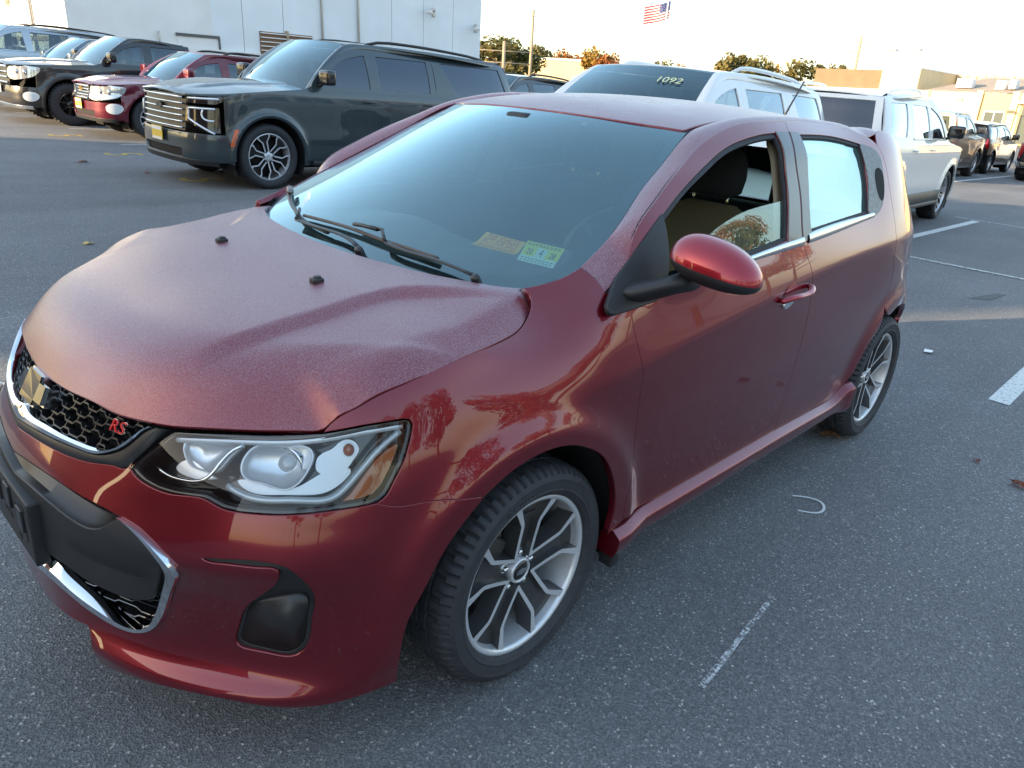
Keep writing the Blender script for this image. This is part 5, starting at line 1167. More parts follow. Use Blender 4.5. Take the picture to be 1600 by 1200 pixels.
def vehicle(name,label,cat,loc,yaw,P,group=None):
    T=thing(name,label,cat,loc,R_(yaw),group);F=Body(P);h=P.get('h',.07);fo,wb,w,b,H,r=P['fo'],P['wb'],P['w'],P['belt'],P['H'],P['r']
    pm=P['paint'];sg=1 if surfN(F,np.array([[-1.,.7]]))[0,1]>0 else -1;zl=.30;RA=r+.085
    xa=P['cowl'];xh=P['hdr'];d0=P['door'];hz0,hz1=P['hoodf'],P['hoodr']
    pk=P.get('pickup')
    pan=lambda nm,lp,mat=pm,par=T,**k:panel(nm,F,loop(lp,h*.7) if isinstance(lp[0],list) else lp,mat,par,h=k.pop('h',h),sgn=sg,edge=k.pop('edge',EV),inset=k.pop('inset',.003),**k)
    hood_side=lambda x:np.interp(x,[xa-.1,xa,fo-.35,fo],[hz1-.02,hz1-.035,hz0-.03,hz0-.06])
    sc_=fo-.40                        # where the fascia starts
    # sides
    zr=H-.10;ft=archcut(0,r,zl,RA);rt=archcut(-wb,r,zl,RA)
    for_top=[(x,hood_side(x)) for x in np.linspace(sc_,xa-.02,7)]+[(d0,b+.02)]
    fen=[[(RA*0+ft[0][0],zl),(sc_,zl+.04)],[(sc_,zl+.04),(sc_,hood_side(sc_))],for_top,[(d0,b+.02),(d0,zl)],[(d0,zl),ft[-1]],ft[::-1]]
    pan('fender',fen,both=True)
    d1=P['door1'];d2=P['door2'];top=lambda x:zr
    A=[(d0,b+.02)]
    ax=[(d0,b+.02),(d0-.02,b+.06),((d0+xh)/2-.04,(b+zr)/2+.06),(xh-.10,zr-.03),(xh-.3,zr)]
    win1=[[(d0-.16,b+.025),(d1+.07,b+.025)],[(d1+.07,b+.025),(d1+.09,zr-.075)],[(d1+.09,zr-.075),(xh-.34,zr-.075)],[(xh-.34,zr-.075),((d0+xh)/2-.16,(b+zr)/2+.045),(d0-.16,b+.025)]]
    w1=loop(win1,h*.6)
    fd=[ax,[ax[-1],(d1,zr)],[(d1,zr),(d1,zl)],[(d1,zl),(d0,zl)],[(d0,zl),ax[0]]]
    pan('front_door',fd,both=True,holes=[w1])
    rear_arch_in=[(x,z) for x,z in rt if x>d2+.02 and z>zl]
    if rear_arch_in:
        xe,ze=rear_arch_in[-1];low=[(d1,zl),rear_arch_in[0]];ar=rear_arch_in
        rdl=[[(d1,zr),(d2,zr)],[(d2,zr),(d2,b),(d2+.01,max(ze+.1,.75)),(xe,ze)] if not pk else [(d2,zr),(d2,b),(d2,ze),(xe,ze)],ar[::-1],[ar[0],(d1,zl)],[(d1,zl),(d1,zr)]]
    else: rdl=poly_rect(d1,d2,zl,zr)
    win2=poly_rect(d1-.09,d2+.10,b+.025,zr-.075)
    w2=loop(win2,h*.6);pan('rear_door',rdl,both=True,holes=[w2])
    gm=P['glass'];nb=lambda l:l+out2(l)*.008
    pan('door_window',nb(w1),gm,both=True,d=-.012,edge=None);pan('door_window',nb(w2),gm,both=True,d=-.012,edge=None)
    if P.get('chrome'):
        for s in (1,-1):
            L=[[(x,s*y,z) for x,y,z in F(np.linspace(d0-.1,P.get('wend',d2),30),np.full(30,b+o))+np.array([0,q,0])] for o,q in ((.0,.0),(.004,.010),(.020,.010),(.024,0))];fixn(B().loft(L,closed=False).build('belt_moulding',P['chrome'],T))
    xe=F.SR
    re=P['rear']
    if not pk:
        q=[[(d2,zr),(re+.45,zr),(re+.32,zr-.02)],[(re+.32,zr-.02),(re+.16,b),(re+.14,.80)],[(re+.14,.80),(re+.12,.72),(re+.2,.62)],[(re+.2,.62),(rt[-1][0],.62)]]
        qa=[p for p in rt if p[0]<d2 and p[1]>.60]
        q=[[(d2,zr),(re+.45,zr),(re+.32,zr-.02)],[(re+.32,zr-.02),(re+.16,b),(re+.12,.62)],[(re+.12,.62),qa[-1]],qa[::-1],[qa[0],(d2,max(qa[0][1],.8)),(d2,b),(d2,zr)]]
        w3=loop([[(d2-.16,zr-.075),(re+.46,zr-.085)],[(re+.46,zr-.085),(re+.34,b+.03)],[(re+.34,b+.03),(d2-P.get('qs',.34),b+.03)],[(d2-P.get('qs',.34),b+.03),(d2-.16,zr-.075)]],h*.6)
        pan('quarter_panel',q,both=True,holes=[w3]);pan('quarter_window',nb(w3),gm,both=True,d=-.012,edge=None)
        tg=[[(re+.10,.62),(re+.14,b),(re+.30,zr-.03)],[(re+.30,zr-.03),(2*F.SR-re-.30,zr-.03)],[(2*F.SR-re-.30,zr-.03),(2*F.SR-re-.14,b),(2*F.SR-re-.10,.62)],[(2*F.SR-re-.10,.62),(re+.10,.62)]]
        c0=F.SR;gl=[[(c0+w*.78,b+.04),(c0+w*.72,zr-.08)],[(c0+w*.72,zr-.08),(c0-w*.72,zr-.08)],[(c0-w*.72,zr-.08),(c0-w*.78,b+.04)],[(c0-w*.78,b+.04),(c0+w*.78,b+.04)]]
        gl=loop(gl,h);tgl=loop([[(c0+w*.93,.62),(c0+w*.93,b),(c0+w*.84,zr-.03)],[(c0+w*.84,zr-.03),(c0-w*.84,zr-.03)],[(c0-w*.84,zr-.03),(c0-w*.93,b),(c0-w*.93,.62)],[(c0-w*.93,.62),(c0+w*.93,.62)]],h)
        pan('tailgate',tgl,holes=[gl]);pan('rear_window',nb(gl),P.get('rglass',gm),d=-.012,edge=None)
        pan('rear_bumper',loop([[(re+.30,.30),(re+.16,.60)],[(re+.16,.60),(2*c0-re-.16,.60)],[(2*c0-re-.16,.60),(2*c0-re-.30,.30)],[(2*c0-re-.30,.30),(re+.30,.30)]],h),P.get('lower',pm))
        for k in (1,-1):
            tl=[(c0+k*(w*.94),.85),(c0+k*(w*.94),b+.02),(c0+k*(w*1.06),b+.02),(c0+k*(w*1.10),.85)];pan('tail_lamp',closedsm(tl,.03),M_TAIL,d=.008,h=.05)
    else:
        bx0,bx1=d2-.03,re+.06
        q=[[(bx0,1.16),(bx1+.1,1.16)],[(bx1+.1,1.16),(bx1+.1,.62)],[(bx1+.1,.62),[p for p in rt if p[1]>.6][-1]],[p for p in rt if p[1]>.6][::-1],[[p for p in rt if p[1]>.6][0],(bx0,.62)],[(bx0,.62),(bx0,1.16)]] if bx0>-wb+RA else poly_rect(bx0,bx1+.1,.62,1.16)
        pan('bed_side',q,both=True)
        pan('tailgate',loop(poly_rect(F.SR+w*.86,F.SR-w*.86,.62,1.15),h));pan('rear_bumper',loop(poly_rect(F.SR+w*1.0,F.SR-w*1.0,.42,.58),h),M_CHROME)
        for k in (1,-1): pan('tail_lamp',closedsm([(F.SR+k*w*.88,.74),(F.SR+k*w*.88,1.12),(F.SR+k*w*1.06,1.12),(F.SR+k*w*1.06,.74)],.03),M_TAIL,d=.01,h=.05)
        yr=F(np.array([d2]),np.array([zr]))[0,1]
        bw=B().add([(d2-.02,w*.93,1.16),(d2-.02,-w*.93,1.16),(d2+.02,-yr,zr),(d2+.02,yr,zr)],[(0,1,2,3)]);bw.build('cab_back',pm,T,False)
        bg=B().add([(d2-.022,w*.70,b+.05),(d2-.022,-w*.70,b+.05),(d2+.004,-w*.62,zr-.08),(d2+.004,w*.62,zr-.08)],[(0,1,2,3)]);bg.build('rear_window',gm,T,False)
        B().box(bx1+.05,bx0,-w*.92,w*.92,.60,.70).build('bed_floor',M_DARK,T,False)
    # hood, roof, screen
    def Fy(x,z): return F(np.full_like(z,0)+x,z)
    def hoodS(x,v):
        x=np.asarray(x,float);v=np.asarray(v,float);hs=hood_side(x);e=np.interp(x,[fo-.40,fo-.28,fo-.14,fo-.05,fo],[1,.985,.9,.66,.0]) if False else 1
        ys=np.interp(x,[fo-.42,fo-.30,fo-.16,fo-.06,fo+.02],[w-.03,w-.09,w*.80,w*.60,w*.30])
        zc=np.interp(x,[xa-.06,xa,(xa+fo)/2,fo-.25,fo-.08,fo-.02],[hz1+.02,hz1+.015,(hz0+hz1)/2+.045,hz0+.035,hz0+.0,hz0-.045])
        zz=zc-(zc-hs)*np.abs(v)**2.2+P.get('bulge',.022)*sst((.62-np.abs(v))/.10)*sst((fo-.15-x)/.3)
        return np.column_stack([x,v*ys,zz])
    ho=resample([(xa-.04,-1),(fo-.03,-1),(fo-.03,1),(xa-.04,1),(xa-.04,-1)],.06)[:-1]
    ss=1 if surfN(hoodS,np.array([[0.,.1]]))[0,2]>0 else -1
    panel('hood',hoodS,ho,pm,T,h=.06,sgn=ss,edge=[(.003,.002),(.004,.03)],inset=.004)
    yb=lambda t:np.interp(t,[0,1],[w*.86,w*.70])
    def scr(y,t):
        y=np.asarray(y,float);t=np.asarray(t,float);k=.16*(1-t)+.16*t
        x=xa*(1-t)+xh*t-k*(y/w)**2-.05*np.sin(np.pi*t)*-1*.6;z=(hz1-.02)*(1-t)+(H-.03)*t+.035*np.sin(np.pi*t)-(.03*(1-t)+.05*t)*(y/w)**2;return np.column_stack([x,y,z])
    so_=loop([[(-yb(0),0),(yb(0),0)],[(yb(0),0),(yb(1),1)],[(yb(1),1),(-yb(1),1)],[(-yb(1),1),(-yb(0),0)]],.05)
    s2=1 if surfN(scr,np.array([[.1,.5]]))[0,2]>0 else -1
    panel('windscreen',scr,so_,P.get('wsglass',M_SUVSCR),T,h=.12,sgn=s2,edge=None)
    rex=d2 if pk else re+.30
    def rf_(x,y):
        x=np.asarray(x,float);u=np.clip((xh-x)/(xh-rex),0,1);z=H-.03+.035*np.sin(np.pi*np.minimum(u*1.1+.05,1))-P.get('rdrop',.06)*u**2-.075*(np.abs(y)/w)**2.4;return np.column_stack([x,y,z])
    hx=lambda y:xh-.16*(y/w)**2
    yr1=w*.70
    rl=[[(hx(y),y) for y in np.linspace(-yr1,yr1,9)],[(hx(yr1),yr1),(rex+.1,yr1),(rex,yr1*.9)],[(rex,yr1*.9),(rex-.04,0),(rex,-yr1*.9)],[(rex,-yr1*.9),(rex+.1,-yr1),(hx(yr1),-yr1)]]
    panel('roof',rf_,loop(rl,.07),P.get('roofpaint',pm),T,h=.10,sgn=1 if surfN(rf_,np.array([[-2.,.1]]))[0,2]>0 else -1,edge=[(.003,.002),(.004,.02)])
    # rails: screen edge and roof edge down to the door tops
    e1=[scr(np.array([yb(t)]),np.array([t]))[0] for t in np.linspace(0,1,7)];e1+=[rf_(np.array([x]),np.array([yr1]))[0] for x in np.linspace(hx(yr1)-.15,rex+.08,14)]
    e2s=[(xa-.22,hood_side(xa)+.005)]+ax+[(x,zr) for x in np.linspace(xh-.5,rex+.12,12)]
    E2=F(*smoothc(e2s,.05).T);e1=np.array(e1);n_=40
    i1=np.linspace(0,1,n_);c1=np.concatenate([[0],np.cumsum(np.linalg.norm(np.diff(e1,axis=0),axis=1))]);c1/=c1[-1]
    A1=np.column_stack([np.interp(i1,c1,e1[:,k]) for k in range(3)])
    xs=A1[:,0]-.0;o_=np.argsort(E2[:,0]);A2=np.column_stack([np.interp(xs-.10*np.exp(-i1*5),E2[o_,0],E2[o_,k]) for k in range(3)])
    for s in (1,-1):
        L=[]
        for v in (0,.25,.5,.75,1):
            q=A1*(1-v)+A2*v;q=q+np.array([0,.55,.83])*(.045*4*v*(1-v))*.8;L.append([(a,s*c,d) for a,c,d in q])
        o=B().loft(L,closed=False).build('roof_rail',pm,T);fixn(o)
    if P.get('rack'):
        for s in (1,-1):
            y=yr1-.02;q=[rf_(np.array([x]),np.array([y]))[0] for x in np.linspace(xh-.45,rex+.3,12)];q=[(a,s*b_,c+dz) for (a,b_,c),dz in zip(q,[.0,.045]+[.055]*8+[.045,.0])];B().tube(q,.02,8).build('roof_rack',P['rack'],T)
    # front end
    hzS=hood_side(sc_);c0=F.SF;m_=lambda x:2*c0-x
    bz=P.get('bump_top',.66)
    fb=[[(sc_,zl+.03),(sc_,bz)],[(sc_,bz),(m_(sc_),bz)],[(m_(sc_),bz),(m_(sc_),zl+.03)],[(m_(sc_),zl+.03),(sc_,zl+.03)]]
    bh=[(c0-.52,.36),(c0-.55,.47),(c0+.55,.47),(c0+.52,.36)];bhl=resample(bh+[bh[0]],.04)[:-1]
    pan('front_bumper',fb,P.get('lower',pm),holes=[bhl]);pan('bumper_intake',nb(bhl),M_DARK,d=-.03,edge=None)
    gw=P.get('gw',.66);gt_=hz0-.07
    gr=[(c0-gw,bz+.02),(c0-gw-.02,gt_),(c0+gw+.02,gt_),(c0+gw,bz+.02)];grl=resample(gr+[gr[0]],.04)[:-1]
    G_=pan('grille',grl,M_GRILLEB,d=-.015,edge=[(.002,.002),(.004,.02)])
    nbars=P.get('bars',5)
    for i in range(nbars):
        z=bz+.05+(gt_-bz-.08)*i/(nbars-1);P_=F(np.linspace(c0-gw+.03,c0+gw-.03,15),np.full(15,z));P_[:,0]+=.006
        B().tube([tuple(p) for p in P_],P.get('bar_r',.013) if i<nbars-1 else P.get('bar_r',.013)*1.5,6).build('grille_bar',P.get('barmat',M_CHROME),G_)
    P_=F(np.linspace(c0-.1,c0+.1,5),np.full(5,(bz+gt_)/2+.06))
    q=em_scaled(P_[2],.95);o=mesh('emblem',q[0],q[1],P.get('emblem',M_GOLD),T,False);fixn(o)
    for k in (1,-1):
        g=lambda x:x if k>0 else m_(x)
        if P['lamp']=='split':
            a=[(g(sc_-.02),gt_-.03),(g(sc_+.02),gt_+.02),(g(c0-gw-.05),gt_+.005),(g(c0-gw-.05),gt_-.085),(g(sc_+.10),gt_-.085)]
            L_=pan('headlight',resample(a+[a[0]],.03)[:-1],M_GLOSSB,d=.004,h=.05);pts=[(g(sc_+.05),gt_-.02),(g((sc_+c0-gw)/2),gt_-.025),(g(c0-gw-.08),gt_-.03)];B().tube([tuple(v) for v in F(*smoothc(pts,.04).T)+np.array([.008,0,0])],.014,6).build('light_strip',M_SILVERP,L_)
            a=[(g(sc_+.06),bz+.02),(g(sc_+.06),gt_-.12),(g(c0-gw-.04),gt_-.12),(g(c0-gw-.02),bz+.14),(g(sc_+.20),bz+.02)]
            L2=pan('lamp_pod',resample(a+[a[0]],.03)[:-1],M_GLOSSB,d=.003,h=.05)
            pts=[(g(sc_+.10),gt_-.135),(g(c0-gw-.10),gt_-.14),(g(c0-gw-.09),bz+.17),(g(sc_+.12),bz+.01)];c_=np.concatenate([resample(pts[:3],.04),resample(pts[2:],.04)[1:]])
            B().tube([tuple(v) for v in F(*c_.T)+np.array([.012,0,0])],.013,6).build('light_strip',M_SILVERP,L2)
            pts=[(g(sc_+.26),bz+.28),(g(sc_+.27),bz+.20),(g(sc_+.20),bz+.16),(g(sc_+.12),bz+.16)];B().tube([tuple(v) for v in F(*smoothc(pts,.03).T)+np.array([.012,0,0])],.012,6).build('light_strip',M_SILVERP,L2)
        else:
            a=[(g(sc_-.10),gt_-.02),(g(sc_+.05),gt_+.01),(g(c0-gw-.02),gt_-.05),(g(c0-gw-.0),gt_-.18),(g(sc_+.12),gt_-.20),(g(sc_-.04),gt_-.12)]
            lp=closedsm(a,.03);L_=pan('headlight',lp,M_LAMPCLEAR,d=.008,h=.05);ce=lp.mean(0)
            for dx in (-.09,.09): q=F(np.array([ce[0]+dx]),np.array([ce[1]]))[0];B().ico((q[0]+.0,q[1],q[2]),.055,2,(.35,1,1)).build('lamp_projector',M_CHROME,L_)
            a=[(g(sc_-.02),.56),(g(sc_+.24),.58),(g(sc_+.26),.49),(g(sc_+.04),.46)];pan('fog_lamp',closedsm(a,.03),M_PEARL,d=.006,h=.05)
        if P.get('marker'): a=[(g(RA+.005),r+.12),(g(RA+.045),r+.13),(g(RA-.02),r+.32),(g(RA-.07),r+.33)];pan('side_marker',resample(a+[a[0]],.02)[:-1],M_AMBERS,d=.022,h=.03)
    pan('bumper_lip',loop([[(sc_+.1,.29),(sc_+.12,.35)],[(sc_+.12,.35),(m_(sc_+.12),.35)],[(m_(sc_+.12),.35),(m_(sc_+.1),.29)],[(m_(sc_+.1),.29),(sc_+.1,.29)]],h),P.get('lip',M_BLACKP),d=.012)
    if P.get('plate'):
        z=bz-.06;q=F(np.array([c0]),np.array([z]))[0];pl_=B().box(q[0]+.03,q[0]+.038,-.155,.155,z-.085,z+.085).build('number_plate',P['plate'],T,False);B().box(q[0]+.039,q[0]+.0405,-.145,.145,z+.035,z+.075).box(q[0]+.039,q[0]+.0405,-.145,.145,z-.078,z-.05).build('plate_band',M_WHITE,pl_,False)
    # mirrors, handles, sills
    for s in (1,-1):
        q=F(np.array([d0-.12]),np.array([b+.03]))[0];y=q[1];M=Matrix.Translation((d0-.16,s*(y+.13),b+.13))
        mb=B().rbox(-.07,.07,-.12,.12,-.085,.10,.045,M).build('wing_mirror',P.get('mirror',pm),T);B().tube([(d0-.10,s*(y-.03),b+.02),(d0-.13,s*(y+.05),b+.05),(d0-.16,s*(y+.10),b+.08)],[.03,.028,.03],8,flat=.7).build('mirror_arm',M_BLACKP,mb)
        for x in (d1+.22,d2+.24):
            q=F(np.array([x,x-.11,x-.2]),np.full(3,b-.14));B().tube([(a,s*(c+dy),d) for (a,c,d),dy in zip(q,(.012,.034,.012))],.016,8,flat=.6).build('door_handle',P.get('handle',pm),T)
        if P.get('cladding') is not None:
            L=[[(x,s*(yy+dy),z) for x,yy,z in F(np.linspace(-RA-.02,-wb+RA+.02,14),np.full(14,zz))] for zz,dy in ((.52,.0),(.50,.016),(.34,.018),(.28,.0),(.27,-.1))];o=B().loft(L,closed=False).build('side_cladding',P['cladding'],T);fixn(o)
        if P.get('step'): B().rbox(-wb+RA+.1,-RA-.1,s*(w-.02)-.07,s*(w-.02)+.07,.30,.36,.02).build('side_step',P['step'],T)
        for cx in (0,-wb):
            n=16;A_=np.linspace(-.5,math.pi+.5,n);R2=RA+.015;L=[[(cx+R2*math.cos(a),s*y,r+R2*math.sin(a)) for a in A_] for y in (w-.02,w-.42)];bb=B().loft(L,closed=False);bb.add([(cx+R2*math.cos(a),s*(w-.42),r+R2*math.sin(a)) for a in A_],[tuple(range(n))]);bb.build('arch_liner',M_LINER,T)
            if P.get('archtrim') is not None:
                A3=np.linspace(-.1,math.pi+.1,22);L=[]
                for rr_,dy in ((RA-.012,-.01),(RA-.01,.02),(RA+.04,.024),(RA+.052,.002)):
                    q=F(np.array([cx+rr_*math.cos(a) for a in A3]),np.array([r+rr_*math.sin(a) for a in A3]));L.append([(a,s*(c+dy),d) for a,c,d in q])
                o=B().loft(L,closed=False).build('arch_trim',P['archtrim'],T);fixn(o)
            road_wheel(P['style'],r,P.get('tw',.27),P['rr'],cx,s*(w-.03-P.get('tw',.27)/2+.02),s,T)
    B().box(re+.2,fo-.4,-w+.25,w-.25,.24,.34).box(re+.3,fo-.5,-w+.4,w-.4,.34,.95 if not pk else .6).build('chassis',M_DARK,T,False)
    if not pk or 1:
        c=B()
        for sx in (d0-.95,d1-.95):
            for sy in (.42,-.42): 
                if sx>re+.5: c.rbox(sx-.12,sx+.06,sy-.22,sy+.22,.9,b+.10,.05).rbox(sx-.14,sx-.04,sy-.12,sy+.12,b+.14,b+.34,.04)
        st=c.build('seat',P.get('seats',M_FABRIC),T);st['kind']='stuff'
        B().rbox(xa-.55,xa-.12,-w+.2,w-.2,.9,hz1-.06,.05).build('dashboard',M_DASH,T)
    return T
def em_scaled(c,k):
    q=[(c[0]+.02,a*k,c[2]+b_*k) for a,b_ in em];n=12
    return q+[(x-.03,y,z) for x,y,z in q],[tuple(range(n))]+[(i,(i+1)%n,n+(i+1)%n,n+i) for i in range(n)]
M_GOLD=simple('gold_emblem',(.75,.48,.12),.25,metal=1);M_GRILLEB=simple('black_grille',(.012,.013,.015),.35);M_SUVSCR=glass('suv_windscreen',(.55,.72,.72),(.75,.95,1.0),k=2.4);M_AMBERS=simple('amber_marker',(.62,.11,.015),.3,coat=.5)
M_LAMPCLEAR=simple('lamp_clear',(.62,.66,.68),.08,metal=.55,coat=1);M_PLATE=simple('yellow_plate',(.75,.52,.06),.5);M_PLATEW=simple('white_plate',(.75,.76,.74),.5)
PT_GREEN=paint('slate_green_paint',(.034,.052,.060),.35,.32,flake=.15);PT_RED2=paint('dark_cherry_paint',(.13,.006,.022),.4,.34,flake=.2);PT_BLACK=paint('black_paint',(.008,.009,.012),.1,.3,flake=.1)
PT_WHITE=paint('white_paint',(.74,.75,.75),.0,.4,flake=.02);PT_BLUE=paint('grey_blue_paint',(.10,.15,.20),.5,.32,flake=.15);PT_SILV=paint('silver_paint',(.42,.46,.50),.7,.3,flake=.15);PT_BRONZE=paint('bronze_grey_paint',(.16,.13,.11),.5,.34,flake=.15);PT_NAVY=paint('charcoal_paint',(.03,.034,.042),.4,.32,flake=.1)
M_TINT=glass('privacy_glass',(.06,.075,.085),(.75,.85,1.0),k=2.6)
BIG=dict(fo=.97,wb=3.40,rear=-4.62,w=1.02,belt=1.27,H=1.90,r=.405,rr=.295,hoodf=1.16,hoodr=1.275,cowl=-.46,hdr=-1.20,door=-.62,door1=-1.63,door2=-2.72,lamp='split',gw=.60,style='y6',glass=M_TINT,tw=.29,rslope=.22)
def mk(base,**k): d=dict(base);d.update(k);return d
G1='vehicles parked facing the aisle on the left';G2='vehicles parked in the far right rows'
vehicle('large_suv','long slate green SUV with dark windows and roof rack, parked behind the red hatchback hood','suv',(-3.68,-8.21,0),0,
 mk(BIG,paint=PT_GREEN,rack=M_BLACKP,plate=M_PLATE,marker=True,h=.05,barmat=M_CHROME,bar_r=.010,bars=6,archtrim=PT_GREEN,qs=.42,emblem=M_GLOSSB,step=M_BLACKP,mirror=M_GLOSSB,handle=M_GLOSSB,wend=-2.7),G1)
MID=dict(fo=.93,wb=2.86,rear=-3.78,w=.92,belt=1.07,H=1.62,r=.362,rr=.235,hoodf=.97,hoodr=1.06,cowl=-.30,hdr=-1.10,door=-.52,door1=-1.48,door2=-2.42,lamp='round',gw=.40,style='multi',glass=M_PRIVGL,tw=.235,rslope=.35,bump_top=.60)
vehicle('compact_suv','cherry red SUV with chrome grille bars, between the black pickup and slate SUV','suv',(-4.52,-13.95,0),0,
 mk(MID,paint=PT_RED2,rack=M_BLACKP,plate=M_PLATE,chrome=M_SATCHROME,lower=PT_RED2,lip=M_BLACKP,cladding=M_BLACKP,bars=5,bar_r=.014,bump_top=.62),G1)
vehicle('pickup_truck','black pickup truck with knobbly off-road tyres and sunlit front bumper','pickup',(-3.95,-16.62,0),0,
 mk(BIG,fo=.98,wb=3.34,rear=-4.4,w=.97,belt=1.22,H=1.80,r=.405,rr=.225,hoodf=1.14,hoodr=1.22,cowl=-.50,hdr=-1.22,door=-.66,door1=-1.62,door2=-2.55,lamp='round',gw=.46,style='offroad',paint=PT_BLACK,pickup=True,glass=M_PRIVGL,archtrim=M_BLACKP,bars=4,bar_r=.02,plate=M_PLATEW,mirror=M_GLOSSB,bump_top=.70,lip=M_SATCHROME,rdrop=.08),G1)
vehicle('mid_size_suv','grey blue SUV half hidden behind the black pickup, beside the silver SUV','suv',(-4.25,-19.55,0),0,
 mk(MID,paint=PT_BLUE,H=1.72,belt=1.12,hoodf=1.02,hoodr=1.10,rack=M_BLACKP,roofpaint=PT_BLUE),G1)
vehicle('roof_rail_suv','silver SUV with black roof rails at the far left end of the row','suv',(-3.3,-22.7,0),0,
 mk(BIG,paint=PT_SILV,rack=M_BLACKP,chrome=M_SATCHROME,H=1.92,glass=M_PRIVGL,style='six'),G1)
TA=mk(BIG,fo=1.05,wb=3.07,rear=-3.95,paint=PT_WHITE,chrome=M_SATCHROME,door2=-2.62,qs=.30,style='six',barmat=M_CHROME,step=M_BLACKP,rack=PT_WHITE,mirror=M_GLOSSB,handle=M_CHROME)
t1=vehicle('white_suv','white SUV facing the camera with yellow chalk numbers on its windscreen, behind the red roof','suv',(-4.32,-2.86,-.05),0,mk(TA,glass=M_SUVSIDE if 'M_SUVSIDE' in globals() else M_PRIVGL))
def chalk(par,txt):
    P=TA;xa,xh,w,hz1,H=P['cowl'],P['hdr'],P['w'],P['hoodr'],P['H']
    def scr(y,t):
        k=.16;x=xa*(1-t)+xh*t-k*(y/w)**2+.03*math.sin(math.pi*t);z=(hz1-.02)*(1-t)+(H-.03)*t+.035*math.sin(math.pi*t)-(.03*(1-t)+.05*t)*(y/w)**2;return x,y,z
    def bend(q):
        t=.74+q.y/1.0;y=.40+q.x;x,yy,z=scr(y,t);return Vector((x+.012,yy,z+.012))
    textmesh('windscreen_numbers',txt,.13,.0,simple('yellow_chalk',(.72,.74,.40),.7),par,None,1.1,bend)
chalk(t1,'1092')
t2=vehicle('white_suv','white SUV seen from its rear corner with black wing mirror, beyond the red hatchback tail','suv',(-12.9,-2.78,0),183,mk(TA,glass=M_PRIVGL,wend=-2.6,cladding=M_BLACKP,rglass=M_TINT),G2)
vehicle('dark_suv','charcoal SUV mostly hidden between the slate SUV and the white SUV','suv',(-10.9,-11.7,0),0,mk(MID,paint=PT_NAVY,H=1.76,belt=1.16,hoodf=1.04,hoodr=1.12,rack=M_BLACKP,w=.96))
vehicle('pickup_truck','bronze grey pickup truck parked beyond the white SUV front wheel','pickup',(-26.6,-5.6,0),180,
 mk(BIG,fo=.98,wb=3.7,rear=-4.9,w=.98,belt=1.26,H=1.90,r=.40,rr=.26,cowl=-.50,hdr=-1.25,door=-.66,door1=-1.65,door2=-2.70,lamp='round',style='six',paint=PT_BRONZE,pickup=True,glass=M_PRIVGL,h=.09),G2)
vehicle('dark_suv','black SUV with red tail lamps and sunlit front door, beyond the bronze pickup','suv',(-32.3,-5.75,0),180,mk(MID,paint=PT_BLACK,H=1.70,belt=1.12,hoodf=1.02,hoodr=1.10,h=.09,style='five'),G2)
vehicle('pickup_truck','black pickup truck cut off by the right edge of the photo','pickup',(-31.9,-2.78,0),180,mk(BIG,fo=.98,wb=3.5,rear=-4.6,w=.98,lamp='round',style='six',paint=PT_BLACK,pickup=True,glass=M_PRIVGL,door2=-2.6,h=.10),G2)
vehicle('white_suv','small white SUV far off at the right, behind the black pickup','suv',(-39.5,-4.4,0),180,mk(MID,paint=PT_WHITE,H=1.72,belt=1.12,h=.10,style='five'),G2)
vehicle('dark_suv','dark grey SUV far off at the right, only its roof showing over the black SUV','suv',(-41.5,-9.2,0),180,mk(MID,paint=PT_NAVY,H=1.72,belt=1.12,h=.10,style='five'),G2)

